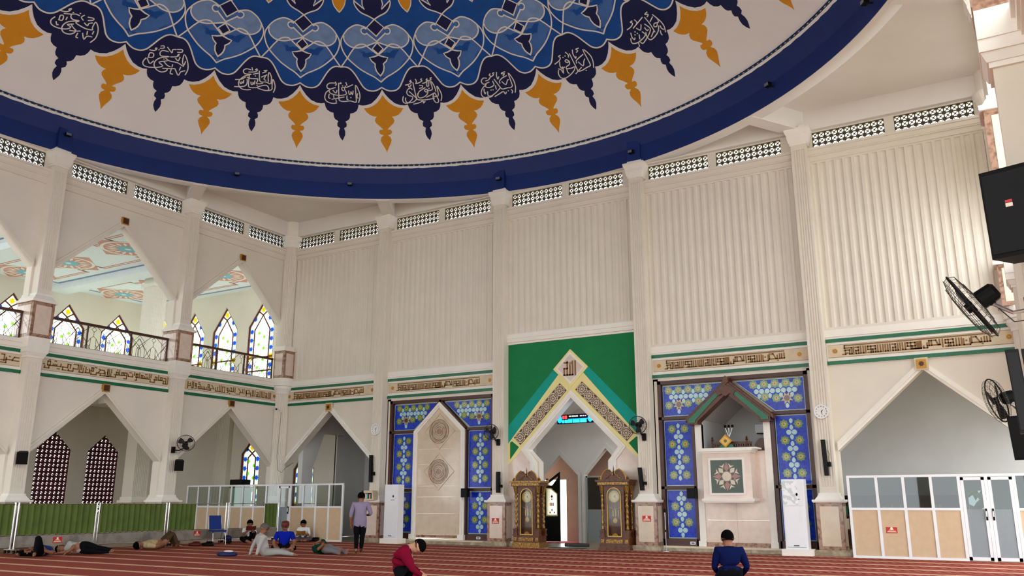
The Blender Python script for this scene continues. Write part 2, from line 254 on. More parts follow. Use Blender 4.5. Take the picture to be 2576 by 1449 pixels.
-82.5: [[(2.5,46.16),(2.94,46.85),(2.84,47.69),(2.43,48.27),(1.88,48.57),(1.83,47.84),(1.98,47.61),(1.08,47.44),(0.06,47.49),(-0.73,47.62),(-0.49,47.86)],[(-2.91,48.04),(-1.99,48.29),(-1.34,48.52),(-0.74,48.53)],[(-1.91,48.32),(-1.76,47.97),(-1.27,47.83),(-0.37,47.98),(-1.7,47.44),(-2.2,46.87),(-2.13,46.34),(-1.57,46.06),(-0.75,46.15),(-0.22,46.53),(-0.3,46.82)],[(-3.84,47.26),(-4.1,46.81),(-3.88,46.42),(-3.24,46.26),(-2.23,46.34),(-1.42,46.59),(-1.07,46.95),(-1.72,47.04),(-0.96,47.38)],[(-1.0,46.54),(-0.32,46.69),(0.41,46.94)],[(-1.29,47.27),(-0.71,46.99),(-0.22,46.84)],[(-3.17,47.15),(-2.66,47.26),(-2.81,47.76),(-3.25,47.68),(-3.14,47.24)],[(-3.69,48.15),(-2.81,48.31),(-2.4,48.58),(-2.31,48.89),(-2.59,48.71),(-2.4,48.58)],[(-3.35,46.85),(-3.06,46.56),(-2.86,46.63)],[(-2.24,47.8),(-2.23,47.49)],[(-0.1,48.79),(-0.38,48.45),(0.08,48.22)],[(0.53,48.76),(1.37,48.88),(1.41,48.66),(0.77,48.41)],[(0.44,47.98),(1.04,47.82),(1.06,48.11),(1.52,48.34)],[(0.23,46.6),(0.23,46.13),(0.53,46.11)],[(0.88,46.82),(1.44,46.21),(1.65,46.68),(2.36,46.82)],[(1.41,47.23),(1.53,46.87)],[(2.25,47.5),(2.26,47.15)],[(-0.81,48.78),(-0.73,48.81)],[(-1.82,48.55),(-1.74,48.58)]],
-67.5: [[(2.97,45.99),(3.16,46.79),(2.72,47.74),(1.94,48.41),(2.0,47.43),(2.38,46.95),(1.25,47.19),(-0.07,47.13),(-0.75,47.3)],[(-0.71,48.18),(-1.63,48.13),(-1.92,47.74),(-1.53,47.43),(-0.28,47.65),(-1.63,47.17),(-2.22,46.63),(-2.19,46.08),(-1.62,45.66),(-0.77,45.54),(-0.08,45.86),(-0.07,46.1)],[(-3.75,46.65),(-4.01,46.11),(-3.73,45.7),(-2.92,45.67),(-1.63,45.94),(-0.87,46.31),(-1.6,46.62),(-0.45,47.05)],[(-0.75,46.02),(0.29,46.22),(1.04,46.38)],[(-0.89,46.87),(-0.24,46.54),(0.3,46.46)],[(-3.51,46.79),(-2.77,46.98),(-2.87,47.43),(-3.46,47.36),(-3.43,46.85)],[(-3.62,47.72),(-2.85,47.83),(-2.6,48.21),(-2.87,48.11),(-2.6,47.97)],[(-2.13,48.57),(-1.67,48.71),(-1.56,48.46),(-2.12,48.29)],[(-1.02,48.67),(-0.07,48.17),(-0.13,48.56),(0.44,48.72)],[(0.63,48.77),(1.43,48.9),(1.45,48.59),(0.77,48.44)],[(-0.07,47.65),(0.87,47.9),(1.15,48.28),(0.91,48.07),(1.14,48.04)],[(0.77,47.64),(1.27,47.43),(1.39,47.94)],[(-3.54,46.63),(-2.92,46.14),(-2.5,46.57)],[(0.58,46.8),(0.59,46.49)],[(0.58,46.24),(0.59,45.69),(1.0,45.66)],[(1.15,46.37),(1.9,45.69),(2.14,46.18),(2.76,46.47)],[(1.93,46.77),(1.87,46.36)],[(2.46,47.6),(2.4,47.19)],[(-2.27,48.05),(-2.18,48.08)],[(-1.05,47.15),(-0.96,47.17)]],
}
# square Kufic strokes (u along the wall, v 0..1 of the letter height)
KB = [(0.74,0.94,4.37,0.94),(0.67,0.06,0.75,0.06),(0.75,0.06,0.75,0.46),(0.73,0.46,0.86,0.46),(0.86,0.06,0.86,0.46),(0.86,0.06,0.92,0.06),(0.92,0.06,0.92,0.68),(0.73,0.68,0.92,0.68),(0.73,0.68,0.73,0.94),(0.79,0.16,0.81,0.16),(0.97,0.04,0.97,0.72),(1.02,0.68,1.1,0.68),(1.1,0.06,1.1,0.68),(1.03,0.36,1.1,0.36),(1.03,0.06,1.03,0.36),(1.03,0.06,1.24,0.06),(1.16,0.06,1.16,0.72),(1.23,0.06,1.23,0.72),(1.29,0.04,1.29,0.72),(1.35,0.68,1.44,0.68),(1.35,0.36,1.35,0.68),(1.35,0.36,1.44,0.36),(1.43,0.06,1.43,0.68),(1.35,0.06,1.43,0.06),(1.48,0.68,1.55,0.68),(1.55,0.06,1.55,0.68),(1.48,0.36,1.55,0.36),(1.48,0.06,1.48,0.36),(1.48,0.06,1.7,0.06),(1.61,0.06,1.61,0.72),(1.68,0.06,1.68,0.72),(1.75,0.04,1.75,0.72),(1.81,0.4,1.81,0.72),(1.81,0.06,1.81,0.24),(1.8,0.06,1.88,0.06),(1.87,0.06,1.87,0.72),(1.93,0.04,1.93,0.72),(1.99,0.68,2.07,0.68),(2.07,0.06,2.07,0.68),(2.0,0.36,2.07,0.36),(2.0,0.06,2.0,0.36),(1.99,0.06,2.14,0.06),(2.13,0.06,2.13,0.72),(2.19,0.04,2.19,0.72),(2.25,0.4,2.25,0.72),(2.25,0.06,2.25,0.24),(2.25,0.06,2.33,0.06),(2.32,0.06,2.32,0.72),(2.37,0.68,2.46,0.68),(2.38,0.36,2.38,0.68),(2.37,0.36,2.46,0.36),(2.46,0.06,2.46,0.68),(2.37,0.06,2.46,0.06),(2.5,0.68,2.57,0.68),(2.57,0.06,2.57,0.68),(2.5,0.36,2.57,0.36),(2.5,0.06,2.5,0.36),(2.5,0.06,2.71,0.06),(2.62,0.06,2.62,0.72),(2.69,0.06,2.69,0.72),(2.54,0.06,2.72,0.06),(2.72,0.06,2.72,0.72),(2.65,0.06,2.65,0.72),(2.78,0.06,2.78,0.24),(2.78,0.06,2.87,0.06),(2.87,0.06,2.87,0.5),(2.87,0.26,3.19,0.26),(2.92,0.26,2.92,0.72),(2.92,0.72,2.98,0.72),(2.98,0.26,2.98,0.72),(3.03,0.72,3.09,0.72),(3.09,0.72,3.14,0.26),(3.18,0.26,3.18,0.75),(3.25,0.04,3.25,0.75),(3.32,0.68,3.39,0.68),(3.32,0.36,3.32,0.68),(3.32,0.36,3.39,0.36),(3.39,0.06,3.39,0.68),(3.32,0.06,3.39,0.06),(3.44,0.68,3.51,0.68),(3.51,0.06,3.51,0.68),(3.44,0.36,3.51,0.36),(3.44,0.06,3.44,0.36),(3.44,0.06,3.66,0.06),(3.58,0.06,3.58,0.72),(3.65,0.06,3.65,0.72),(3.71,0.04,3.71,0.72),(3.76,0.06,3.76,0.62),(3.76,0.06,3.91,0.06),(3.91,0.06,3.91,0.62),(3.82,0.46,3.83,0.46),(3.95,0.2,3.95,0.75),(3.95,0.2,4.39,0.2),(4.0,0.72,4.06,0.72),(4.06,0.72,4.14,0.2),(4.18,0.2,4.18,0.55),(4.19,0.02,4.2,0.02),(4.25,0.2,4.25,0.66),(4.31,0.2,4.31,0.66),(4.38,0.2,4.38,0.72)]
KL1 = [(4.76,-0.02,4.76,0.8),(4.76,0.3,4.64,0.3),(4.65,0.3,4.65,0.7),(4.71,0.55,4.7,0.55),(4.57,0.06,4.57,0.85),(4.51,0.06,4.51,0.85),(4.59,0.06,4.51,0.06),(4.44,0.68,4.37,0.68),(4.43,0.36,4.43,0.68),(4.44,0.36,4.37,0.36),(4.38,0.06,4.38,0.68),(4.44,0.06,4.38,0.06),(4.29,0.68,4.21,0.68),(4.21,0.06,4.21,0.68),(4.29,0.36,4.21,0.36),(4.29,0.06,4.29,0.36),(4.29,0.1,3.91,0.1),(4.15,0.1,4.15,0.4),(4.07,0.1,4.07,0.4),(4.0,0.1,4.0,0.4),(3.92,0.1,3.92,0.4),(4.28,0.9,4.24,0.9),(3.85,0.06,3.85,0.8),(3.85,0.45,3.78,0.45),(3.85,0.8,3.78,0.8),(3.78,0.06,3.78,0.8),(3.85,0.06,3.71,0.06),(3.72,0.06,3.72,0.3),(3.71,0.3,3.56,0.3),(3.68,0.75,3.56,0.3),(3.48,0.06,3.48,0.5),(3.39,0.06,3.39,0.5),(3.48,0.06,3.39,0.06),(3.41,0.6,3.39,0.6),(3.3,0.06,3.3,0.85),(3.23,0.06,3.23,0.85),(3.33,0.06,3.23,0.06),(3.16,-0.02,3.16,0.75),(3.16,0.75,3.04,0.75),(3.05,0.0,3.05,0.75),(3.1,0.0,3.04,0.0),(2.94,0.68,2.89,0.68),(2.94,0.36,2.94,0.68),(2.94,0.36,2.89,0.36),(2.89,0.06,2.89,0.68),(2.94,0.06,2.89,0.06),(2.91,0.3,2.61,0.3),(2.8,0.3,2.8,0.55),(2.71,0.3,2.71,0.75),(2.79,0.75,2.71,0.75),(2.62,0.3,2.62,0.85),(2.82,0,2.79,0),(2.54,0.2,2.54,0.85),(2.48,0.05,2.31,0.05),(2.3,0.05,2.3,0.3),(2.31,0.3,2.16,0.3),(2.37,0.8,2.26,0.4),(2.17,0.3,2.17,0.8),(2.09,0.2,2.09,0.85),(1.99,0.68,1.95,0.68),(1.99,0.36,1.99,0.68),(1.99,0.36,1.95,0.36),(1.96,0.06,1.96,0.68),(1.99,0.06,1.96,0.06),(1.96,0.3,1.75,0.3),(1.83,0.3,1.83,0.8),(1.91,0.8,1.83,0.8),(1.75,-0.02,1.75,0.5),(1.66,0.06,1.66,0.85),(1.6,0.06,1.6,0.85),(1.68,0.06,1.6,0.06),(1.52,0.06,1.52,0.85),(1.44,0.68,1.36,0.68),(1.36,0.06,1.36,0.68),(1.43,0.36,1.36,0.36),(1.43,0.06,1.43,0.36),(1.45,0.06,1.26,0.06),(1.26,0.06,1.26,0.85),(1.18,0.06,1.18,0.85),(1.11,0.06,1.11,0.85),(1.04,0.06,1.04,0.85),(1.12,0.06,1.04,0.06),(0.96,0.68,0.89,0.68),(0.89,0.06,0.89,0.68),(0.95,0.36,0.89,0.36),(0.95,0.06,0.95,0.36),(0.97,0.06,0.74,0.06),(0.81,0.06,0.81,0.85),(0.74,0.06,0.74,0.85),(0.68,0.0,0.68,0.85)]
KL2 = [(10.24,0.5,10.22,0.5),(10.2,0.1,10.2,0.3),(10.21,0.1,10.06,0.1),(10.06,0.1,10.06,0.4),(10.11,0.42,9.67,0.42),(10.11,0.42,10.11,0.85),(10.11,0.85,10.03,0.85),(10.03,0.42,10.03,0.85),(10.06,1.02,10.05,1.02),(9.93,0.42,9.93,0.6),(9.87,0.42,9.87,0.6),(9.81,0.42,9.81,0.6),(9.88,0.95,9.84,0.95),(9.67,0.42,9.67,0.7),(9.78,0.15,9.71,0.15),(9.61,0.1,9.48,0.1),(9.61,0.1,9.61,0.42),(9.61,0.42,9.45,0.42),(9.44,0.42,9.44,0.8),(9.44,0.8,9.34,0.8),(9.35,0.4,9.35,0.8),(9.41,0.1,9.41,0.25),(9.42,0.1,9.25,0.1),(9.25,0.1,9.25,0.45),(9.24,0.4,9.1,0.4),(9.23,0.9,9.08,0.9),(9.08,0.4,9.08,0.9),(9.02,0.4,9.02,0.92),(8.96,0.4,8.96,0.92),(9.03,0.1,9.03,0.3),(9.04,0.1,8.91,0.1),(8.9,0.1,8.9,0.6),(8.88,0.85,8.87,0.85),(8.81,0.15,8.81,0.75),(8.83,0.15,8.69,0.15),(8.68,0.15,8.68,0.6),(8.68,0.42,8.55,0.42),(8.54,0.42,8.54,0.8),(8.6,0.8,8.54,0.8),(8.6,0.42,8.6,0.8),(8.76,0.5,8.75,0.5),(8.62,0.05,8.62,0.25),(8.63,0.05,8.44,0.05),(8.43,0.05,8.43,0.3),(8.41,0.3,8.15,0.3),(8.15,0.3,8.15,0.68),(8.29,0.68,8.15,0.68),(8.37,0.3,8.29,0.68),(8.34,0.75,8.33,0.75),(8.48,0.9,8.43,0.85),(8.28,0.05,8.28,0.25),(8.29,0.05,8.11,0.05),(8.11,0.05,8.11,0.5),(8.05,0.05,8.0,0.05),(8.02,0.25,8.02,0.8),(8.02,0.35,8.02,0.9),(7.96,0.05,7.96,0.9),(8.05,0.08,7.96,0.08),(7.88,0.55,7.88,0.9),(7.9,0.08,7.9,0.4),(7.9,0.08,7.72,0.08),(7.72,0.08,7.72,0.35),(7.76,0.38,7.63,0.38),(7.63,0.38,7.63,0.7),(7.7,0.7,7.63,0.7),(7.7,0.38,7.7,0.7),(7.67,0.95,7.66,0.95),(7.58,0.4,7.58,0.95),(7.58,0.4,7.43,0.4),(7.43,0.4,7.43,0.72),(7.49,0.72,7.43,0.72),(7.49,0.4,7.49,0.72),(7.3,0.05,7.3,0.75),(7.39,0.75,7.3,0.75),(7.38,0.42,7.38,0.75),(7.38,0.42,7.3,0.42),(7.4,0.05,7.3,0.05),(7.24,0.4,7.24,0.62),(7.24,0.4,7.07,0.4),(7.07,0.4,7.07,0.72),(7.19,0.85,7.13,0.85),(7.0,0.6,7.0,0.95),(6.91,0.05,6.91,0.78),(6.96,0.05,6.91,0.05),(6.94,0.82,6.86,0.82),(6.94,0.42,6.94,0.82),(6.94,0.4,6.41,0.4),(6.86,0.4,6.86,0.82),(6.8,0.55,6.8,0.95),(6.73,0.4,6.73,0.75),(6.73,0.75,6.67,0.75),(6.67,0.4,6.67,0.75),(6.6,0.4,6.6,0.62),(6.54,0.4,6.54,0.62),(6.48,0.4,6.48,0.62),(6.56,0.9,6.51,0.9),(6.41,0.4,6.41,1.0),(6.34,0.6,6.34,1.0),(6.36,0.08,6.36,0.4),(6.37,0.08,6.19,0.08),(6.19,0.08,6.19,0.4),(6.22,0.42,6.1,0.42),(6.1,0.42,6.1,0.78),(6.17,0.78,6.1,0.78),(6.17,0.42,6.17,0.78),(6.03,0.45,6.03,1.0),(6.04,0.45,5.88,0.45),(5.88,0.45,5.88,0.8),(5.95,0.8,5.88,0.8),(5.95,0.45,5.95,0.8),(5.81,0.75,5.72,0.75),(5.72,0.08,5.72,0.75),(5.83,0.42,5.72,0.42),(5.82,0.08,5.82,0.42),(5.83,0.08,5.64,0.08),(5.64,0.08,5.64,0.92)]
KL3 = [(11.22,0.36,11.03,0.36),(11.16,0.72,11.03,0.72),(11.23,0.4,11.17,0.72),(11.41,0.05,11.41,0.6),(11.41,0.4,11.22,0.4),(11.59,0.05,11.41,0.05),(11.47,0.25,11.47,0.9),(11.56,0.9,11.47,0.9),(11.56,0.3,11.47,0.3),(11.32,0.75,11.3,0.75)]
# ------------------------------------------------------------------ setting: ground, floor, walls
GAL = 6.0            # gallery slab underside .. 6.30 top
HX0, HY1 = -13.0, 2.75   # far wall of the left aisle / gallery and its end wall
o = st(MB().m('ground').box(-60, 80, -80, 60, -.9, -.6).build('ground'))
o = st(MB().m('stone_base').box(HX0 - .3, RM + 8, -RM - 8, 9, -.6, -.012).build('floor'))

def arch(c, hw, z0, zs, za): return [(c - hw, z0), (c + hw, z0), (c + hw, zs), (c, za), (c - hw, zs)]
ZG0, ZG1 = 11.87, 12.43
def grille_rects(i): return [rect(i * A + .36, i * A + 2.42, ZG0, ZG1), rect(i * A + 2.69, i * A + 4.76, ZG0, ZG1)]
MIH = [(12.12, -.02), (14.70, -.02), (14.70, 2.72), (15.04, 3.14), (13.37, 4.80), (11.70, 3.14), (12.12, 2.72)]
holes = [arch(.5 * A, A / 2 - .30, 0, 2.80, 4.93), arch(4.5 * A, A / 2 - .30, 0, 2.80, 4.93),
         rect(A + .26, 2 * A - .26, .12, 5.13), rect(3 * A + .26, 4 * A - .26, .12, 5.13)]
# back wall: the arches reach the floor, so cut them into the outline
def wall_outline(x1, arches, ztop):
    pts = [(0, 0)]
    for ar in arches:
        p = [ar[0]] + [ar[-1 - i] for i in range(len(ar) - 2)] + [ar[1]]
        pts += [(p[0][0], 0)] + p[1:-1] + [(p[-1][0], 0)]
    return pts + [(x1, 0), (x1, ztop), (0, ztop)]
wb = MB().m('plaster')
mih_o = [MIH[0], MIH[1]] + MIH[2:]
wb.plate([wall_outline(RM, [holes[0], mih_o, holes[1]], 12.95), holes[2], holes[3]] + [r for i in range(5) for r in grille_rects(i)], fB, 0, -.30)
wall_back = st(wb.build('wall_back'))
fQ = lambda u, v, d: (u, -RM + d, v)
for side, f, mt in (('left', fL, 'plaster_left'), ('right', fR, 'plaster_left'), ('rear', fQ, 'plaster_left')):
    lo = [arch((j + .5) * A, A / 2 - .30, 0, 2.80, 4.93) for j in range(5)]
    up = [arch((j + .5) * A, A / 2 - .30, 6.30, 8.62, 10.78) for j in range(5)]
    m = MB().m(mt); m.plate([wall_outline(RM, lo, 12.95)] + up + [r for i in range(5) for r in grille_rects(i)], f, 0, -.30)
    wl = st(m.build('wall_' + side))
    for k, ar in enumerate(lo + up):
        b = ar[:]; out = [(b[1][0], b[1][1]), (b[2][0], b[2][1]), b[3], b[4], b[0]]
        inner = [b[2], b[3], b[4]]; outer = [(b[2][0], b[2][1] + .24), (b[3][0], b[3][1] + .24), (b[4][0], b[4][1] + .24)]
        MB().m(mt).plate([inner + outer[::-1]], f, .05, -.02).build('arch_moulding', None, wl)
        MB().m(mt).plate([[(p[0], p[1] + .08) for p in inner] + [(p[0], p[1] - .09) for p in outer[::-1]]], f, .075, .02).build('arch_moulding', None, wl)
        c = b[3][0]; t = MB().m('gold').plate([rect(c - .13, c + .13, b[3][1] + .05, b[3][1] + .31)], f, .10, .02)
        t.m('wood_frame').plate([rect(c - .10, c + .10, b[3][1] + .08, b[3][1] + .28)], f, .11, .09).build('keystone_tile', None, wl)
for k in (0, 1):
    b = holes[k]; inner = [b[2], b[3], b[4]]; outer = [(p[0], p[1] + .26) for p in inner]
    MB().m('white_trim').plate([inner + outer[::-1]], fB, .05, -.02).build('arch_moulding', None, wall_back)
    MB().m('white_trim').plate([[(p[0], p[1] + .09) for p in inner] + [(p[0], p[1] - .09) for p in outer[::-1]]], fB, .08, .02).build('arch_moulding', None, wall_back)
    c = b[3][0]; t = MB().m('cream_panel').plate([rect(c - .17, c + .17, 4.90, 5.24)], fB, .10, .02)
    t.m('gold').plate([rect(c - .12, c + .12, 4.95, 5.19)], fB, .12, .09)
    t.m('wood_frame').plate([[(c + .085 * math.cos(q * PI / 8) * (1 if q % 2 else .6), 5.07 + .085 * math.sin(q * PI / 8) * (1 if q % 2 else .6)) for q in range(16)]], fB, .13, .11).build('keystone_tile', None, wall_back)

# fluted plaster panels between the columns, mouldings
def fluted(x0, x1, z0, z1, step=.24):
    n = max(3, int(round((x1 - x0 - .1) / step))); g = (x1 - x0 - .1) / n; m = MB().m('plaster')
    D = .055; prof = [(x0, D)]; zt, zb = z1 - .1, z0 + .1
    for i in range(n):
        c = x0 + .05 + g * (i + .5); h = g * .33
        for q in range(7):
            t = PI * q / 6; prof.append((c - h * math.cos(t), D - .05 * math.sin(t)))
    prof.append((x1, D))
    o_ = len(m.v)
    for (x, d) in prof: m.v += [(x, -d, zb), (x, -d, zt)]
    for i in range(len(prof) - 1):
        m.face([o_ + 2 * i, o_ + 2 * i + 2, o_ + 2 * i + 3, o_ + 2 * i + 1])
    m.plate([[(x0, z0), (x1, z0), (x1, zb), (x0, zb)]], fB, D, 0); m.plate([[(x0, zt), (x1, zt), (x1, z1), (x0, z1)]], fB, D, 0)
    return m
for i in range(5):
    x0, x1 = i * A + .2, (i + 1) * A - .2
    zb = 7.10 if i == 2 else 6.22
    fluted(x0, x1, zb, 11.50).build('fluted_panel', None, wall_back)
    m = MB().m('plaster')
    for z0, z1, d in ((11.46, 11.62, .09), (11.62, 11.66, .13), (11.66, 11.80, .15), (11.80, 11.88, .19)): m.box(x0, x1, -d, 0, z0, z1)
    m.build('cornice', None, wall_back)
    m = MB().m('white_trim')
    if i == 2:
        for z0, z1, d in ((6.80, 6.87, .06), (6.87, 7.0, .12), (7.0, 7.06, .15), (7.06, 7.16, .09)): m.box(x0, x1, -d, 0, z0, z1)
    else:
        for z0, z1, d in ((5.97, 6.03, .05), (6.03, 6.13, .08), (6.13, 6.24, .065)): m.box(x0, x1, -d, 0, z0, z1)
    m.build('moulding', None, wall_back)
for side, f in (('left', fL), ('right', fR)):
    wl = bpy.data.objects['wall_' + side]
    for j in range(5):
        m = MB().m('plaster_left'); u0, u1 = j * A + .2, (j + 1) * A - .2
        for z0, z1, d in ((11.40, 11.62, .06), (11.62, 11.66, .10), (11.66, 11.80, .12), (11.80, 11.88, .16)): m.plate([rect(u0, u1, z0, z1)], f, d, 0)
        m.build('cornice', None, wl)
        m = MB().m('white_trim')
        for z0, z1, d in ((5.97, 6.03, .05), (6.03, 6.17, .08), (6.17, 6.30, .12)): m.plate([rect(u0, u1, z0, z1)], f, d, 0)
        m.build('moulding', None, wl)

# pierced ventilation blocks under the eaves
def vent_block():
    m = MB().m('grille_brown'); s = .094; n = 12
    sq = [(-s, -s), (s, -s), (s, s), (-s, s)]
    ring = [(.086 * math.cos(2 * PI * k / 8 + PI / 8), .086 * math.sin(2 * PI * k / 8 + PI / 8)) for k in range(8)]
    m.plate([sq, ring], lambda u, v, d: (u, -d, v), .018, -.018)
    f = lambda u, v, d: (u, -d, v)
    star = [((.046 if k % 2 else .02) * math.cos(PI * k / 4), (.046 if k % 2 else .02) * math.sin(PI * k / 4)) for k in range(8)]
    m.plate([star], f, .012, -.012)
    for k in range(4):
        q = PI / 4 + k * PI / 2; c, s_ = math.cos(q), math.sin(q); w_ = .007
        m.plate([[(c * .045 - s_ * w_, s_ * .045 + c * w_), (c * .045 + s_ * w_, s_ * .045 - c * w_), (c * .08 + s_ * w_, s_ * .08 - c * w_), (c * .08 - s_ * w_, s_ * .08 + c * w_)]], f, .015, -.015)
    return m.mesh('vent_block')
VB = vent_block()
def grilles(wl, mp, idx, rz):
    for i in idx:
        for r in grille_rects(i):
            for a in range(11):
                for b in range(3):
                    u = r[0][0] + (a + .5) * (r[1][0] - r[0][0]) / 11; v = ZG0 + (b + .5) * .1867
                    o = link('vent_block', VB, wl); o.location = mp(u, v, -.06); o.rotation_euler = (0, 0, rz); o.scale = ((r[1][0] - r[0][0]) / 11 / .188, 1, .993)
grilles(wall_back, fB, range(5), 0); grilles(bpy.data.objects['wall_left'], fL, (0, 1, 2), PI / 2)
# eaves outside, above the vents
m = MB().m('ceiling_white'); m.box(-13, RM + 1.6, .3, 1.45, 12.62, 12.75); m.box(-1.45, -.3, -RM, .3, 12.62, 12.75); st(m.build('trim_1'))

# ------------------------------------------------------------------ ceiling: corner slabs, ring beam, radial beams, dome
DC = Vector((RM / 2, -RM / 2, 0))
cir = lambda R, n=96: [(DC.x + R * math.cos(2 * PI * k / n), DC.y + R * math.sin(2 * PI * k / n)) for k in range(n)]
fZ = lambda u, v, d: (u, v, d)
m = MB().m('ceiling_white'); m.plate([[(-.3, -RM - .3), (RM + .3, -RM - .3), (RM + .3, .3), (-.3, .3)], cir(13.50)], fZ, 13.10, 13.30)
# wall beams
for k0, k1 in ((0, 2 * A + .1), (3 * A - .1, RM)):
    for x0, x1, y0, y1 in ((k0, k1, -.16, .02), (-.02, .16, -k1, -k0), (RM - .16, RM + .02, -k1, -k0)): m.box(x0, x1, y0, y1, 12.47, 13.12)
ceiling = st(m.build('ceiling'))
m = MB().m('ceiling_white')
n = 192
def ringstrip(m, prof, n=192):
    o = len(m.v)
    for R, z in prof:
        for k in range(n):
            q = 2 * PI * k / n; m.v.append((DC.x + R * math.sin(q), DC.y + R * math.cos(q), z))
    for i in range(len(prof) - 1):
        for k in range(n): m.face([o + i * n + k, o + i * n + (k + 1) % n, o + (i + 1) * n + (k + 1) % n, o + (i + 1) * n + k])
m.smooth = True
ringstrip(m, [(13.37, 12.53), (13.40, 12.50), (13.80, 12.50), (13.80, 13.14)])
m.build('ring_beam', None, ceiling)
m = MB().m('blue_ring'); ringstrip(m, [(13.40, 12.51), (13.36, 12.53), (13.36, 13.12)]); ringstrip(m, [(13.36, 13.12), (13.09, 13.70), (12.99, 13.72), (12.99, 13.74), (13.30, 13.76)]); m.build('blue_drum', None, ceiling)
def radial(m, px, py, wdt=.24):
    v = Vector((px, py, 0)) - DC; L = v.length; v.normalize(); t = Vector((-v.y, v.x, 0)) * wdt; p, q = DC + v * (13.45), DC + v * (L + .1)
    pts = [p - t, q - t, q + t, p + t]
    m.add([(c.x, c.y, 12.48) for c in pts] + [(c.x, c.y, 13.12) for c in pts], [(3, 2, 1, 0), (0, 1, 5, 4), (1, 2, 6, 5), (2, 3, 7, 6), (3, 0, 4, 7)])
for i in (1, 4):
    for p in ((i * A, 0), (0, -i * A), (RM, -i * A)): m = MB().m('ceiling_white'); radial(m, *p); m.build('radial_beam', None, ceiling)
for i in (2, 3):
    MB().m('blue_ring').box(i * A - .235, i * A + .235, -.375, -.02, 12.60, 13.32).build('blue_pier', None, ceiling)
    MB().m('blue_ring').box(.02, .375, -i * A - .235, -i * A + .235, 12.60, 13.32).build('blue_pier', None, ceiling)
    MB().m('blue_ring').box(RM - .375, RM - .02, -i * A - .235, -i * A + .235, 12.60, 13.32).build('blue_pier', None, ceiling)
# dome
ZS, RSP = 3.8, 16.4
def dm(az, th, off=0):
    a_, t_ = math.radians(az), math.radians(th); r = RSP - off
    return (r * math.cos(t_) * math.sin(a_), r * math.cos(t_) * math.cos(a_), ZS + r * math.sin(t_))
m = MB().m('dome_white'); m.smooth = True; T0 = 36.7
rows = [T0 + (89.9 - T0) * i / 26 for i in range(27)]
for t in rows:
    for k in range(144): m.v.append(dm(k * 2.5, t))
for i in range(26):
    for k in range(144): m.face([i * 144 + k, i * 144 + (k + 1) % 144, (i + 1) * 144 + (k + 1) % 144, (i + 1) * 144 + k])
dome = st(m.build('dome')); dome.location = DC
def split(tri, lim, out):
    a, b, c = tri; d = [math.hypot((p[0] - q[0]) * .68, p[1] - q[1]) for p, q in ((a, b), (b, c), (c, a))]
    k = d.index(max(d))
    if d[k] < lim: out.append(tri); return
    p, q, r = tri[k], tri[(k + 1) % 3], tri[(k + 2) % 3]; mid = ((p[0] + q[0]) / 2, (p[1] + q[1]) / 2)
    split((p, mid, r), lim, out); split((mid, q, r), lim, out)
def decal(m, poly, layer, lim=1.3):
    for t in tessellate_polygon([[Vector((p[0], p[1], 0)) for p in poly]]):
        out = []; split(tuple(poly[i] for i in t), lim, out)
        for tr in out: m.add([dm(p[0], p[1], .005 * layer) for p in tr], [(0, 1, 2)])
    return m
def smooth(pts, n=4):
    out = []; P = [pts[0]] + list(pts) + [pts[-1]]
    for i in range(1, len(P) - 2):
        for k in range(n):
            t = k / n; p0, p1, p2, p3 = P[i - 1], P[i], P[i + 1], P[i + 2]
            out.append(tuple(.5 * (2 * p1[c] + (p2[c] - p0[c]) * t + (2 * p0[c] - 5 * p1[c] + 4 * p2[c] - p3[c]) * t * t + (3 * p1[c] - p0[c] - 3 * p2[c] + p3[c]) * t ** 3) for c in (0, 1)))
    return out + [pts[-1]]
def ribbon(m, pts, layer, wd):
    """painted line of width wd (degrees of elevation) on the dome"""
    k = .66; P = [Vector((p[0] * k, p[1])) for p in pts]; L_, R_ = [], []
    for i, p in enumerate(P):
        t = P[min(i + 1, len(P) - 1)] - P[max(i - 1, 0)]
        t = t.normalized() if t.length > 1e-6 else Vector((1, 0)); nn = Vector((-t.y, t.x)) * wd / 2
        if i == 0: p = p - t * wd / 3
        if i == len(P) - 1: p = p + t * wd / 3
        L_.append(p + nn); R_.append(p - nn)
    vs = [dm(p.x / k, p.y, .005 * layer) for p in L_ + R_]; n = len(P)
    m.add(vs, [(i, i + 1, n + i + 1, n + i) for i in range(n - 1)]); return m
mir = lambda pts: [(-u, v) for u, v in pts]
sc = smooth(DM['scallop'])
# blue field above the scalloped line
m = MB().m('paint_blue'); cols = []
full = []
for k in range(24):
    c = k * 15.0; full += [(c + u, v) for u, v in mir(sc)][:-1] + [(c + u, v) for u, v in sc[::-1]][:-1]
NR = 14
for (u, v) in full:
    for i in range(NR + 1): m.v.append(dm(u, v + (89.5 - v) * i / NR, .005))
nf = len(full)
for k in range(nf):
    for i in range(NR): m.face([k * (NR + 1) + i, ((k + 1) % nf) * (NR + 1) + i, ((k + 1) % nf) * (NR + 1) + i + 1, k * (NR + 1) + i + 1])
m.smooth = True; m.build('painted_blue_field', None, dome, local=True)
ym = decal(MB().m('paint_yellow'), mir(DM['yel'])[:-1] + DM['yel'][::-1][:-1], 2).mesh('yellow_pendant')
nh = [(7.5 - u, v) for u, v in sc]      # scallop seen from the navy axis: starts at top (0), ends at 7.5
right = nh + DM['nlow'] + DM['nav']
poly = [p for i, p in enumerate(right) if i == 0 or p != right[i - 1]]
nm_ = MB(); nm_.m('paint_navy'); decal(nm_, [(max(u, 0), v) for u, v in poly] + [(-max(u, .0), v) for u, v in poly[::-1] if u > .1], 2)
nm_.m('paint_white'); ribbon(nm_, nh, 5, .17); ribbon(nm_, mir(nh), 5, .17); nmesh = nm_.mesh('navy_pendant')
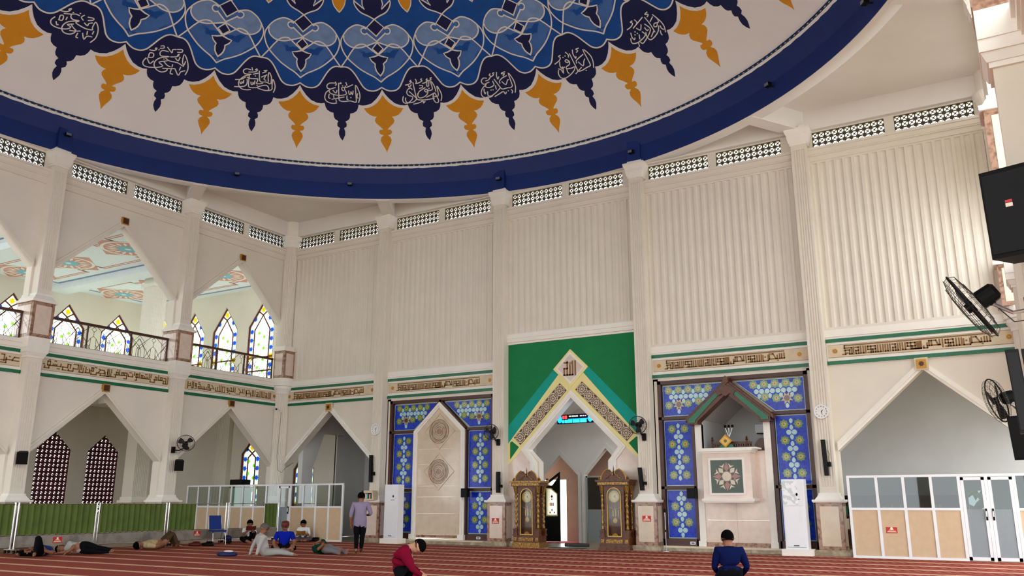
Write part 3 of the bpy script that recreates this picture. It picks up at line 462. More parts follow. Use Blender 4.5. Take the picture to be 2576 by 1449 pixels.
hm = MB(); ht = smooth(DM['heart']); ll = smooth(DM['lobe_low']); tp = smooth(DM['heart_top'])
hm.m('paint_heart'); i871 = next(i for i, p in enumerate(tp) if p[0] >= 6.1); ihe = next(i for i, p in enumerate(ht) if p[0] >= 6.1)
hp = ht[:ihe + 1] + tp[:i871 + 1][::-1]
decal(hm, hp + mir(hp)[::-1][1:-1], 2)
hm.m('paint_lobe'); i_top = next(i for i, p in enumerate(ht) if p[1] >= 54.27); lp = ll + ht[i_top:] + [(1.83, 55.45), (0.06, 54.30)]
for s_ in (1, -1): decal(hm, [(s_ * u, v) for u, v in lp], 3)
hm.m('paint_heart')
for s_ in (1, -1):
    decal(hm, [(s_ * u, v) for u, v in [(0.05, 53.8), (1.95, 54.75)] + DM['curl'][::-1][1:-1] + [(1.95, 55.3), (0.05, 54.25)]], 4)
hm.m('paint_navy'); decal(hm, DM['dia'] + mir(DM['dia'])[1:2], 5); decal(hm, DM['sdia'] + mir(DM['sdia'])[1:2], 5)
tl = DM['tulip']; decal(hm, tl + mir(tl)[::-1][1:-1], 4)
bd = smooth(DM['bud'] + [(3.6, 60.2), (2.6, 61.8), (0, 64.0)]); decal(hm, bd + mir(bd)[::-1][1:-1], 3)
hm.m('paint_blue')
for s_ in (1, -1): decal(hm, [(s_ * u, v) for u, v in DM['slit'] + [(2.9, 60.0), (3.6, 59.6)]], 4)
hm.m('paint_white'); W_ = .17
for pts in (ht, ll, tp, DM['dia'], DM['vline'], DM['curl'], DM['sdia'], tl, bd, DM['slit'][:3] + [(2.23, 58.9)]):
    for s_ in (1, -1): ribbon(hm, [(s_ * u, v) for u, v in pts], 6, W_)
hmesh = hm.mesh('painted_medallion')
dp = DM['drop'] + [(1.6, 59.6), (1.2, 61.2), (0, 63.2)]; dmm = MB(); dmm.m('paint_yellow'); decal(dmm, [(0, dp[0][1])] + dp + mir(dp)[::-1][1:], 2)
dmm.m('paint_white'); [ribbon(dmm, smooth([(s_ * u, v) for u, v in [(0, dp[0][1] - .1)] + dp[1:]]), 3, .14) for s_ in (1, -1)]; dmesh = dmm.mesh('yellow_drop')
for k in range(24):
    az = (k * 15 + 90) % 360 - 180 if False else k * 15 - 180
    for nm, me, a_ in (('yellow_pendant', ym, az), ('painted_medallion', hmesh, az), ('navy_pendant', nmesh, az + 7.5), ('yellow_drop', dmesh, az + 7.5)):
        o = link(nm, me, dome); o.rotation_euler = (0, 0, -math.radians(a_))
        if nm == 'navy_pendant' and round(a_, 1) in DT:
            c = MB().m('paint_white')
            for ln in DT[round(a_, 1)]: ribbon(c, smooth(ln, 3) if len(ln) > 2 else ln, 7, .125)
            c.build('calligraphy', None, o, local=True)['label'] = 'white Arabic calligraphy painted on the navy pendant'
# leaf cresting along the dome foot
NL = 400
def crest(m, a0):
    st_ = 360 / NL; R0, z0 = 13.03, 13.70
    f = lambda u, v, d: ((R0 - d) * math.sin(math.radians(a0 + u * st_)), (R0 - d) * math.cos(math.radians(a0 + u * st_)), z0 + v)
    m.m('maroon').plate([[(-.5, .05), (.5, .05), (.5, .10), (.33, .15), (.16, .19), (0, .225), (-.16, .19), (-.33, .15), (-.5, .10)]], f, 0, -.03)
    m.m('leaf_green').plate([[(-.5, .0), (.5, .0), (.34, .07), (.30, .13), (0, .185), (-.30, .13), (-.34, .07)]], f, .008, -.01)
    m.m('gold').plate([[(-.12, .055), (.12, .055), (.06, .09), (0, .12), (-.06, .09)]], f, .015, 0)
    m.m('paint_white').plate([[(.34, -.005), (.66, -.005), (.58, .04), (.5, .06), (.42, .04)]], f, .016, 0)
    return m
cm = crest(MB(), 0).mesh('crest_leaf'); rest = MB()
for k in range(NL):
    az = k * 360 / NL - 180
    if -112 < az < 75:
        o = link('crest_leaf', cm, dome); o.rotation_euler = (0, 0, -math.radians(az))
    else: crest(rest, az)
stuff(rest.build('crest_leaves', None, dome, local=True))
for az, z in ((-78.3, 13.12), (-53.9, 13.03), (-36.2, 13.03), (-11.5, 12.98), (11.5, 12.90), (36.4, 12.98), (55.8, 12.88)):
    q = math.radians(az); R = 13.20; px = DC.x + R * math.sin(q); py = DC.y + R * math.cos(q)
    t = thing('spotlight', 'small black spotlight bracketed to the blue drum below the dome', 'spotlight', (px, py, z - .05), 'spotlights on the blue drum', -q)
    MB().m('black').box(-.09, .09, -.10, .03, -.02, .09).build('lamp_body', None, t, True)
    MB().m('dark_grey').box(-.015, .015, .03, .18, .0, .03).build('bracket', None, t, True)
    MB().m('steel').box(-.08, .08, -.108, -.10, -.01, .08).build('lens', None, t, True)

# ------------------------------------------------------------------ columns
def shaft_profile(hs, d, back, nfl=5):
    """plan outline (u, d) of a pilaster with fluted front"""
    pts = [(-hs, -back), (-hs, d)]; g = (2 * hs - .10) / nfl
    for i in range(nfl):
        c = -hs + .05 + g * (i + .5); h = g * .36
        for q in range(5): t = PI * q / 4; pts.append((c - h * math.cos(t), d - .028 * math.sin(t)))
    return pts + [(hs, d), (hs, -back)]
def extr(m, plan, mp, z0, z1):
    n = len(plan); o = len(m.v)
    for z in (z0, z1): m.v += [tuple(mp(u, z, d)) for u, d in plan]
    for i in range(n): m.face([o + i, o + (i + 1) % n, o + n + (i + 1) % n, o + n + i])
    for t in tessellate_polygon([[Vector((p[0], p[1], 0)) for p in plan]]): m.face([o + i for i in t]); m.face([o + n + i for i in reversed(t)])
def pedestal(t, mp, z0, z1, hp, dp, back, panel='marble_pale'):
    f = lambda a_, b_, z_0, z_1, d0, d1: [mp(a_, z_0, d0), mp(b_, z_0, d0), mp(b_, z_0, d1), mp(a_, z_0, d1), mp(a_, z_1, d0), mp(b_, z_1, d0), mp(b_, z_1, d1), mp(a_, z_1, d1)]
    FC = [(3, 2, 1, 0), (4, 5, 6, 7), (0, 1, 5, 4), (1, 2, 6, 5), (2, 3, 7, 6), (3, 0, 4, 7)]
    p = MB().m('marble_brown').add(f(-hp, hp, z0, z1, -back, dp), FC).build('pedestal', None, t)
    b = .10
    MB().m(panel).add(f(-hp + b, hp - b, z0 + b, z1 - b, dp - .02, dp + .008), FC).build('marble_panel', None, p)
    for s in (-1, 1):
        MB().m(panel).add(f(min(s * hp, s * (hp + .008)), max(s * hp, s * (hp + .008)), z0 + b, z1 - b, -back + .05, dp - b), FC).build('marble_panel', None, p)
    return p
def slab(m, mp, hw, d, back, z0, z1, hw1=None, d1=None):
    hw1 = hw if hw1 is None else hw1; d1 = d if d1 is None else d1
    v = [mp(-hw, z0, -back), mp(hw, z0, -back), mp(hw, z0, d), mp(-hw, z0, d), mp(-hw1, z1, -back), mp(hw1, z1, -back), mp(hw1, z1, d1), mp(-hw1, z1, d1)]
    m.add(v, [(3, 2, 1, 0), (4, 5, 6, 7), (0, 1, 5, 4), (1, 2, 6, 5), (2, 3, 7, 6), (3, 0, 4, 7)])
def column(mp0, i, label, gallery, back=.0, pan='marble_pale', skin='plaster'):
    mp = lambda u, z, d: mp0(i * A + u, z, d)
    base = mp(0, 0, .3); t = thing('column', label, 'column', (base[0], base[1], 0))
    m = MB().m('stone_base'); slab(m, mp, .466, .555, back, 0, .11); slab(m, mp, .466, .555, back, .11, .15, .43, .52); m.build('base_step', None, t)
    pedestal(t, mp, .15, 1.40, .348, .443, back, pan)
    m = MB().m('white_trim'); slab(m, mp, .40, .50, back, 1.40, 1.43, .425, .53); slab(m, mp, .425, .53, back, 1.43, 1.48); slab(m, mp, .36, .45, back, 1.48, 1.60, .27, .38); slab(m, mp, .265, .375, back, 1.60, 1.66); m.build('base_moulding', None, t)
    def cap(z0, z1):
        h = z1 - z0; m = MB().m('white_trim')
        slab(m, mp, .255, .37, back, z0, z0 + h * .12); slab(m, mp, .27, .385, back, z0 + h * .12, z0 + h * .38, .31, .43); slab(m, mp, .31, .43, back, z0 + h * .38, z0 + h * .48)
        slab(m, mp, .31, .43, back, z0 + h * .48, z0 + h * .72, .37, .49); slab(m, mp, .37, .49, back, z0 + h * .72, z0 + h * .82); slab(m, mp, .25, .36, back, z0 + h * .82, z1)
        m.build('capital', None, t)
    def shf(z0, z1):
        m = MB().m(skin); extr(m, [(-.226, -back), (-.226, .34), (.226, .34), (.226, -back)], mp, z0, z0 + .16); extr(m, shaft_profile(.226, .34, back), mp, z0 + .16, z1 - .16)
        extr(m, [(-.226, -back), (-.226, .34), (.226, .34), (.226, -back)], mp, z1 - .16, z1); m.build('shaft', None, t)
    if not gallery: shf(1.66, 11.98); cap(11.98, 12.62)
    else:
        shf(1.66, 5.72); m = MB().m('white_trim')
        slab(m, mp, .255, .37, back, 5.72, 5.78); slab(m, mp, .27, .385, back, 5.78, 5.88, .31, .43); slab(m, mp, .33, .44, back, 5.88, 6.02); slab(m, mp, .345, .44, back, 6.02, 6.35); m.build('capital', None, t)
        pedestal(t, mp, 6.35, 7.45, .348, .443, back)
        m = MB().m('white_trim'); slab(m, mp, .40, .50, back, 7.45, 7.53, .41, .51); slab(m, mp, .36, .46, back, 7.53, 7.68, .27, .38); slab(m, mp, .262, .375, back, 7.68, 7.74); m.build('upper_moulding', None, t)
        shf(7.74, 11.98); cap(11.98, 12.62)
    return t
column(fB, 1, 'tall fluted white column with marble pedestal beside the book display stand', False)
column(fB, 2, 'tall fluted white column between the marble niche panel and the green prayer niche', False)
column(fB, 3, 'tall fluted white column between the green prayer niche and the pulpit', False, pan='marble_beige')
column(fB, 4, 'tall fluted white column between the pulpit and the glazed partition', False, pan='marble_beige')
column(fL, 1, 'two storey fluted column of the gallery side beside the wall fan, nearer the hall corner', True, .42, skin='plaster_left')
column(fL, 2, 'two storey fluted column of the gallery side beside the hanging square speaker', True, .42, skin='plaster_left')
column(fL, 3, 'two storey fluted gallery column farther along behind the green curtain screen', True, .42, skin='plaster_left')
for j in (1, 2, 3): column(fR, j, 'two storey fluted column along the wall of black speakers', True, .1)
# corner columns
for cx, s, lab in ((0, 1, 'round fluted corner column between gallery side and prayer wall'), (RM, -1, 'round fluted corner column behind the wall fans and black speakers')):
    t = thing('corner_column', lab, 'column', (cx + s * .2, -.2, 0))
    def fl(m, R, z0, z1, nf=28):
        n = nf * 2; pts = []
        for k in range(n):
            q = 2 * PI * k / n; r = R if k % 2 else R - .03; pts.append((cx + s * .14 + r * math.cos(q), -.14 + r * math.sin(q)))
        o_ = len(m.v)
        for z in (z0, z1): m.v += [(p[0], p[1], z) for p in pts]
        for k in range(n): m.face([o_ + k, o_ + (k + 1) % n, o_ + n + (k + 1) % n, o_ + n + k])
    def rnd(m, prof): m.lathe(prof, (cx + s * .14, -.14, 0), 28)
    m = MB().m('stone_base'); rnd(m, [(.55, 0), (.55, .12), (.5, .15)]); m.build('base_step', None, t)
    p = MB().m('marble_brown'); rnd(p, [(.44, .15), (.44, 1.40)]); p.build('pedestal', None, t)
    m = MB().m('white_trim'); rnd(m, [(.46, 1.4), (.5, 1.45), (.44, 1.5), (.34, 1.62), (.34, 1.66)]); m.build('base_moulding', None, t)
    m = MB().m('plaster_left'); fl(m, .30, 1.66, 5.72); m.build('shaft', None, t)
    m = MB().m('white_trim'); rnd(m, [(.32, 5.72), (.34, 5.8), (.42, 5.93), (.40, 6.02), (.46, 6.04), (.46, 6.35)]); m.build('capital', None, t)
    m = MB().m('marble_brown').box(min(cx, cx + s * .58), max(cx, cx + s * .58), -.58, 0, 6.35, 7.45); p = m.build('upper_pedestal', None, t)
    x_ = sorted((cx + s * .07, cx + s * .48)); MB().m('marble_pale').box(x_[0], x_[1], -.588, -.57, 6.45, 7.35).build('marble_panel', None, p)
    x_ = sorted((cx + s * .57, cx + s * .588)); MB().m('marble_pale').box(x_[0], x_[1], -.48, -.07, 6.45, 7.35).build('marble_panel', None, p)
    m = MB().m('white_trim'); x_ = sorted((cx, cx + s * .66)); m.box(x_[0], x_[1], -.66, 0, 7.45, 7.53); x_ = sorted((cx, cx + s * .56)); m.box(x_[0], x_[1], -.56, 0, 7.53, 7.66); m.build('upper_moulding', None, t)
    m = MB().m('plaster_left'); fl(m, .30, 7.66, 11.98); m.build('shaft', None, t)
    m = MB().m('white_trim'); rnd(m, [(.32, 11.98), (.33, 12.08), (.38, 12.2), (.38, 12.26), (.45, 12.38), (.45, 12.45), (.34, 12.5), (.34, 13.1)]); m.build('capital', None, t)
# ------------------------------------------------------------------ prayer carpet rows
def carpet_mat():
    m = bpy.data.materials.new('carpet'); m.use_nodes = True; N = m.node_tree.nodes; L = m.node_tree.links; b = N['Principled BSDF']; b.inputs['Roughness'].default_value = .95; b.inputs['Specular IOR Level'].default_value = .1
    tc = N.new('ShaderNodeTexCoord'); sp = N.new('ShaderNodeSeparateXYZ'); L.new(tc.outputs['Object'], sp.inputs[0])
    def mth(op, a, bb=None, c=None):
        n = N.new('ShaderNodeMath'); n.operation = op
        for i, x in enumerate((a, bb, c)):
            if x is None: continue
            if isinstance(x, (int, float)): n.inputs[i].default_value = x
            else: L.new(x, n.inputs[i])
        return n.outputs[0]
    def mix(f, a, c):
        n = N.new('ShaderNodeMix'); n.data_type = 'RGBA'
        for i, x in ((0, f), (6, a), (7, c)):
            if isinstance(x, tuple): n.inputs[i].default_value = x
            else: L.new(x, n.inputs[i])
        return n.outputs[2]
    no = N.new('ShaderNodeTexNoise'); no.inputs['Scale'].default_value = .35; L.new(tc.outputs['Object'], no.inputs['Vector'])
    n2 = N.new('ShaderNodeTexNoise'); n2.inputs['Scale'].default_value = 25; L.new(tc.outputs['Object'], n2.inputs['Vector'])
    hat = mth('PINGPONG', mth('MULTIPLY', mth('ADD', sp.outputs['X'], mth('MULTIPLY', mth('ABSOLUTE', sp.outputs['Y']), .45)), 5.2), .5)
    hatm = mth('GREATER_THAN', hat, .27)
    base = mix(mth('SMOOTHSTEP', .42, .58, no.outputs['Fac']) if False else no.outputs['Fac'], lin('7e1f27'), lin('9a3a3a'))
    base = mix(mth('MULTIPLY', hatm, .42), base, lin('c08a62'))
    base = mix(mth('MULTIPLY', n2.outputs['Fac'], .3), base, lin('5e1019'))
    edge = mth('GREATER_THAN', sp.outputs['Y'], .41)
    full = mix(edge, base, lin('d2ab8a')); L.new(full, b.inputs['Base Color']); MATS['carpet'] = m
carpet_mat()
cme = MB().m('carpet').box(-13.15, 13.0, -.635, .632, -.012, .0).mesh('carpet_row')
for k in range(1, 21):
    y = -.80 - .52 - 1.268 * k + 1.268
    o = link('prayer_carpet', cme); o.location = (RM / 2 + .15, y, 0)
    tag(o, 'red patterned prayer carpet row with a beige border stripe across the hall', 'carpet', 'prayer carpet rows on the hall floor')
# ------------------------------------------------------------------ calligraphy friezes
def rosette(f, u, v, d, r=.075):
    m = MB().m('gold'); m.plate([[(u + (r if k % 2 else r * .78) * math.cos(k * PI / 8), v + (r if k % 2 else r * .78) * math.sin(k * PI / 8)) for k in range(16)]], f, d + .012, d)
    m.m('letter_brown').plate([[(u + r * .62 * math.cos(k * PI / 4), v + r * .62 * math.sin(k * PI / 4)) for k in range(8)]], f, d + .016, d + .01)
    m.m('gold').plate([[(u + r * .45 * math.cos(k * PI / 4), v + r * .45 * math.sin(k * PI / 4)) for k in range(8)]], f, d + .02, d + .014)
    return m
def frieze(f, i, segs, label, ros, wd=.036, v0=5.487, vh=.285):
    b = f(i * A + A / 2, 5.2, .02); t = thing('calligraphy_frieze', label, 'frieze', b); u0, u1 = i * A + .235, (i + 1) * A - .235
    MB().m('white_trim').plate([rect(u0, u1, 5.21, 5.98)], f, .03, 0).build('white_surround', None, t)
    for z0, z1 in ((5.23, 5.335), (5.875, 5.975)):
        n = 8; g = (u1 - u0) / n
        for k in range(n): MB().m('green_tile').plate([rect(u0 + k * g + .002, u0 + (k + 1) * g - .002, z0, z1)], f, .062, .02).build('green_tile', None, t)
    p = MB().m('cream_panel').plate([rect(u0 + .04, u1 - .04, 5.435, 5.80)], f, .045, .02).build('cream_panel', None, t)
    m = MB().m('letter_brown')
    for z in (5.437, 5.797): m.plate([rect(u0 + .04, u1 - .04, z - .004, z + .004)], f, .049, .04)
    m.build('border_line', None, t)
    strokes(MB().m('letter_brown'), [(a, v0 + b_ * vh, c, v0 + d * vh) for a, b_, c, d in segs], f, .056, .04, wd).build('kufic_lettering', None, t)['label'] = 'brown square Kufic Arabic lettering'
    for u in ros: rosette(f, u, 5.618, .045).build('rosette', None, t)
for i, lab in ((0, 'cream frieze with brown Kufic letters above the arch next to the corner column'), (1, 'cream frieze with brown Kufic letters above the marble niche panel'),
               (3, 'cream frieze with brown Kufic letters above the gabled pulpit'), (4, 'cream frieze with brown Kufic letters above the arch of the glazed partition')):
    frieze(fB, i, [(i * A + a, b, i * A + c, d) for a, b, c, d in KB], lab, (i * A + .47, i * A + 4.82))
frieze(fL, 0, KL1, 'cream Kufic frieze under the gallery railing, beside the corner column', (.48,), .031)
frieze(fL, 1, KL2, 'cream Kufic frieze under the gallery railing, between the two nearest gallery columns', (), .034)
frieze(fL, 2, KL3, 'cream Kufic frieze under the gallery railing, behind the tall screen speakers', (), .036)

# ------------------------------------------------------------------ prayer niche (mihrab) surround
CX = 2.5 * A
t = thing('prayer_niche', 'green painted prayer niche surround with diamond plaque and arabesque tile bands', 'prayer niche', (CX, 0, 0))
def sym(pts): return [(CX + u, v) for u, v in pts]
def bothd(m, pts, d0, d1):
    for s in (1, -1): m.plate([[(CX + s * u, v) for u, v in pts]], fB, d0, d1)
    return m
X0 = A / 2 - .22
m = MB().m('green_wall'); m.plate([sym([(-X0, 2.66), (-2.0, 3.30), (0, 5.2), (2.0, 3.30), (X0, 2.66), (X0, 6.81), (-X0, 6.81)])], fB, .02, -.0); m.build('green_field', None, t)
# lower side walls in pale marble
for s in (-1, 1): MB().m('marble_pale').plate([[(CX + s * u, v) for u, v in ((1.28, .12), (X0, .12), (X0, 2.9), (1.85, 3.32), (1.62, 3.10), (1.28, 2.72))]], fB, .025, 0).build('marble_side_panel', None, t)
bothd(MB().m('teal'), [(.62, 5.84), (.36, 5.50), (X0, 3.26), (X0, 3.96)], .028, .01).build('teal_band', None, t)
bothd(MB().m('pale_yellow'), [(.10, 5.62), (.46, 5.62), (X0, 3.36), (X0, 2.66), (1.93, 3.10), (0.0, 4.96), (0.0, 5.2)], .034, .01).build('yellow_band', None, t)
bothd(MB().m('green_wall'), [(2.02, 3.24), (2.29, 3.44), (X0 - .09, 3.40), (X0 - .09, 2.84)], .045, .02).build('green_corner', None, t)
# arabesque tiles along both slopes
def ara_tile():
    m = MB(); f = lambda u, v, d: (u, -d, v); s = .178
    m.m('wood_frame').plate([rect(-s, s, -s, s)], f, .02, 0); m.m('cream_panel').plate([rect(-s + .012, s - .012, -s + .012, s - .012)], f, .024, .015)
    m.m('wood_frame').plate([[(.155 * math.cos(k * PI / 6), .155 * math.sin(k * PI / 6)) for k in range(12)]], f, .028, .02)
    m.m('cream_panel')
    for k in range(12):
        q = k * PI / 6; c, n_ = math.cos(q), math.sin(q); m.plate([[(c * .045, n_ * .045), (c * .10 + n_ * .021, n_ * .10 - c * .021), (c * .15, n_ * .15), (c * .10 - n_ * .021, n_ * .10 + c * .021)]], f, .034, .025)
    m.plate([[(.035 * math.cos(k * PI / 6), .035 * math.sin(k * PI / 6)) for k in range(12)]], f, .038, .025)
    m.m('wood_frame')
    for k in range(4):
        q = PI / 4 + k * PI / 2; c, n_ = math.cos(q) * .205, math.sin(q) * .205; m.plate([[(c + .032 * math.cos(j * PI / 3), n_ + .032 * math.sin(j * PI / 3)) for j in range(6)]], f, .03, .02)
    return m.mesh('arabesque_tile')
AT = ara_tile()
for s, nn in ((-1, 7), (1, 7)):
    for k in range(nn):
        q = k + .5; u = .29 + q * .2560; v = 5.185 - q * .2500
        o = link('arabesque_tile', AT, t); o.location = (s * u, -.035, v); o.rotation_euler = (0, s * math.radians(44.3), 0)
# white arch trim
tr_o = [(1.28 + .0, 0), (1.28, 0)]
inn = [(1.30, .0), (1.30, 2.70), (1.66, 3.14), (0, 4.80)]; outr = [(0, 5.06), (1.93, 3.14), (1.57, 2.72), (1.57, .0)]
bothd(MB().m('white_trim'), inn + outr, .075, -.28).build('arch_trim', None, t)
inn2 = [(1.36, .0), (1.36, 2.68), (1.74, 3.14), (0, 4.88)]; out2 = [(0, 4.98), (1.85, 3.14), (1.49, 2.72), (1.49, .0)]
bothd(MB().m('white_trim'), inn2 + out2, .10, .03).build('arch_trim', None, t)
# diamond plaque with the word Allah
D_ = lambda r: [(CX, 5.80 - r * .98), (CX + r, 5.80), (CX, 5.80 + r * .98), (CX - r, 5.80)]
p = MB().m('pale_yellow').plate([D_(.655)], fB, .06, .01).build('diamond_plaque', None, t)
MB().m('white_trim').plate([D_(.555)], fB, .08, .03).build('white_frame', None, p); MB().m('marble_pale').plate([D_(.47)], fB, .085, .03).build('marble_inset', None, p)
ks = [(.20, 5.56, .20, 6.01), (.10, 5.56, .10, 6.01), (.0, 5.56, 0, 5.88), (-.10, 5.56, -.10, 6.01), (-.22, 5.56, .10, 5.56), (-.20, 5.98, -.10, 5.98), (-.20, 5.78, -.10, 5.78), (-.215, 5.56, -.215, 5.78)]
strokes(MB().m('letter_brown'), [(CX + a, b, CX + c, d) for a, b, c, d in ks], fB, .10, .07, .055).build('kufic_word', None, p)
strokes(MB().m('letter_brown'), [(CX - .03, 5.93, CX + .06, 5.93), (CX - .03, 5.93, CX - .03, 5.99), (CX + .015, 5.93, CX + .015, 5.99), (CX + .06, 5.93, CX + .06, 5.99)], fB, .10, .07, .014).build('kufic_mark', None, p)

# ------------------------------------------------------------------ stained glass bays
def flower_mesh():
    m = MB(); f = lambda u, v, d: (u, -d, v); P = lambda r0, r1, n, ph=0: [((r0 if k % 2 else r1) * math.cos(PI * k / n + ph), (r0 if k % 2 else r1) * math.sin(PI * k / n + ph)) for k in range(2 * n)]
    m.m('glass_green').plate([P(.112, .145, 8)], f, .008, 0); m.m('glass_gold').plate([P(.045, .098, 8, PI / 8)], f, .012, .005); m.m('glass_brown').plate([P(.02, .024, 4)], f, .015, .01)
    return m.mesh('glass_flower')
def poly_mesh(nm, mt, pts):
    f = lambda u, v, d: (u, -d, v); return MB().m(mt).plate([pts], f, .007, 0).mesh(nm)
FLW = flower_mesh(); OVL = poly_mesh('glass_oval', 'glass_pale', [(0, -.078), (.05, -.035), (.052, .02), (.02, .076), (-.02, .076), (-.052, .02), (-.05, -.035)])
OCT = poly_mesh('glass_octagon', 'glass_pale', [(.078 * math.cos(PI / 8 + k * PI / 4), .078 * math.sin(PI / 8 + k * PI / 4)) for k in range(8)])
BST = poly_mesh('glass_star', 'glass_gold', [((.20 if k % 2 else .10) * math.cos(PI * k / 8), (.20 if k % 2 else .10) * math.sin(PI * k / 8)) for k in range(16)])
BSC = poly_mesh('glass_star_centre', 'glass_brown', [(.085 * math.cos(PI * k / 5), .085 * math.sin(PI * k / 5)) for k in range(10)])
def inside(p, poly):
    c = False; n = len(poly)
    for i in range(n):
        (x0, y0), (x1, y1) = poly[i], poly[(i + 1) % n]
        if (y0 > p[1]) != (y1 > p[1]) and p[0] < (x1 - x0) * (p[1] - y0) / (y1 - y0) + x0: c = not c
    return c
YG = -.10    # glass plane sits 10 cm behind the wall face
def pane(par, poly, c, vert=True):
    pn = MB().m('glass_blue').plate([poly], fB, YG, YG - .02).build('glass_pane', None, par)
    pn['label'] = 'blue stained glass pane with green flowers'
    m = MB().m('glass_pale'); m.plate([offs(poly, .018), poly], fB, YG + .006, YG - .02); m.build('lead_edge', None, par)
    base = par.location
    def put(me, u, v, d, r, rot=0):
        if not all(inside((u + r * math.cos(k), v + r * math.sin(k)), poly) for k in (0, 1.57, 3.14, 4.71)): return
        o = link(me.name, me, pn); o.location = (u - base.x, -YG - .001 - d, v - base.z); o.rotation_euler = (0, rot, 0)
    if vert:
        zs = [p[1] for p in poly]; z = max(zs) - .02
        k = 0; per = .466; zr = 3.62 - per * 10
        while zr < max(zs) + per:
            for s in (-1, 1): put(FLW, c + s * .205, zr, 0, .13)
            for s in (-1, 1): put(OCT, c + s * .078, zr + per / 2, .002, .07)
            for s in (-1, 1): put(OVL, c, zr + per / 2 + s * .135, .002, .07, 0 if s > 0 else PI)
            zr += per
    else:
        s = -1 if c < poly_c else 1       # outer side
        for k in range(5): put(FLW, c - s * (-.26 + .32 * k), 4.83 + .0, 0, .12)
        put(FLW, c + s * .26, 4.36, 0, .12); put(FLW, c - s * .36, 4.40, 0, .12); put(FLW, c - s * .70, 4.45, 0, .12)
        put(BST, c - s * .06, 4.38, .003, .14); put(BSC, c - s * .06, 4.38, .011, .05)
        for k in range(4):
            u = c - s * (-.10 + .32 * k)
            for q in (-1, 1): put(OCT, u + q * .078, 4.62, .002, .07)
            put(OVL, u, 4.62 + .135, .002, .07); put(OVL, u, 4.62 - .135, .002, .07, PI)
        for q in (-1, 1): put(OCT, c - s * .06 + q * .078, 4.07, .002, .06)
        put(OVL, c - s * .06, 4.16, .002, .06)
def glass_bay(n, i, spr, ztop_in, wx, label):
    global poly_c
    c = (i + .5) * A; poly_c = c; x0, x1 = i * A + .37, (i + 1) * A - .37
    t = bpy.data.objects.new('window_%d' % n, None); COL.objects.link(t); t.location = (c, 0, .12); st(t); t['label'] = label
    m = MB().m('wood_frame'); F_ = lambda r: m.plate([r], fB, .03, -.16)
    F_(rect(x0, x0 + .11, .12, 5.13)); F_(rect(x1 - .11, x1, .12, 5.13)); F_(rect(x0, x1, 5.02, 5.13)); F_(rect(x0, c - wx, .12, .34)); F_(rect(c + wx, x1, .12, .34))
    for z in (3.91, 1.80): F_(rect(x0, c - wx + .02, z, z + .085)); F_(rect(c + wx - .02, x1, z, z + .085))
    F_(rect(c - wx - .05, c - wx + .04, .12, spr + .05)); F_(rect(c + wx - .04, c + wx + .05, .12, spr + .05)); F_(rect(c - .05, c + .05, ztop_in, 5.05))
    for s in (-1, 1): m.plate([[(c + s * (wx + .05), spr), (c + s * (wx - .04), spr), (c, ztop_in - .02), (c, ztop_in + .1)]], fB, .03, -.16)
    m.build('frame', None, t)
    for s in (-1, 1): MB().m('cream_panel').plate([[(c + s * (wx - .05), .12), (c + s * (x1 - c), .12), (c + s * (x1 - c), 5.1), (c, 5.1), (c, ztop_in), (c + s * (wx - .05), spr)]], fB, -.17, -.2).build('backing', None, t)
    g = .05
    for s in (-1, 1):
        a_, b_ = c + s * (wx + .05 + .03), (x1 - .11 - .04 if s > 0 else x0 + .11 + .04); lo, hi = min(a_, b_), max(a_, b_); cc = (lo + hi) / 2
        pane(t, rect(lo, hi, .38, 1.76), cc); pane(t, rect(lo, hi, 1.92, 3.87), cc)
        pts = [(b_, 4.04), (c + s * (wx + .10), 4.04), (c + s * .16, 4.96), (b_, 4.96)]
        pane(t, pts if s < 0 else pts[::-1], cc, False)
    return t
glass_bay(1, 1, 3.95, 4.97, 1.13, 'blue and green stained glass window framing the marble niche panel')
glass_bay(2, 3, 3.80, 4.90, 1.20, 'blue and green stained glass window framing the pulpit')
for i in (1, 3):   # plaster reveal strips beside the frames
    for u0, u1 in ((i * A + .2, i * A + .39), ((i + 1) * A - .39, (i + 1) * A - .2)): MB().m('plaster').plate([rect(u0, u1, .1, 5.2)], fB, .0, -.2).build('reveal', None, wall_back)
# marble niche panel
c = 1.5 * A
t = thing('niche_panel', 'tall pointed marble niche panel with two ringed diamond medallions', 'panel', (c, 0, .1))
ar = lambda w_, s_, a_: [(c - w_, .1), (c + w_, .1), (c + w_, s_), (c, a_), (c - w_, s_)]
o1, i1 = ar(1.13, 3.94, 4.97), ar(.96, 3.88, 4.76)
m = MB().m('white_trim'); m.plate([[o1[1], o1[2], o1[3], o1[4], o1[0], i1[0], i1[4], i1[3], i1[2], i1[1]]], fB, .09, -.08)
o2, i2 = ar(1.08, 3.92, 4.91), ar(1.01, 3.90, 4.83); m.plate([[o2[1], o2[2], o2[3], o2[4], o2[0], i2[0], i2[4], i2[3], i2[2], i2[1]]], fB, .12, .05); m.build('arch_trim', None, t)
for s in (-1, 1): MB().m('white_trim').box(c + s * 1.05 - .12, c + s * 1.05 + .12, -.17, -.0, .02, .32).build('foot_block', None, t)
zr = [.30, 1.02, 1.60, 1.98, 2.75, 3.28, 3.88]
for z0, z1 in zip(zr[:-1], zr[1:]): MB().m('marble_beige').plate([rect(c - .96, c + .96, z0 + .003, z1 - .003)], fB, .04, -.04).build('marble_slab', None, t)
MB().m('marble_beige').plate([[(c - .96, 3.883), (c + .96, 3.883), (c, 4.76)]], fB, .04, -.04).build('marble_slab', None, t)
MB().m('marble_brown').plate([rect(c - .96, c + .96, .2, .297)], fB, .042, -.04).build('brown_strip', None, t)
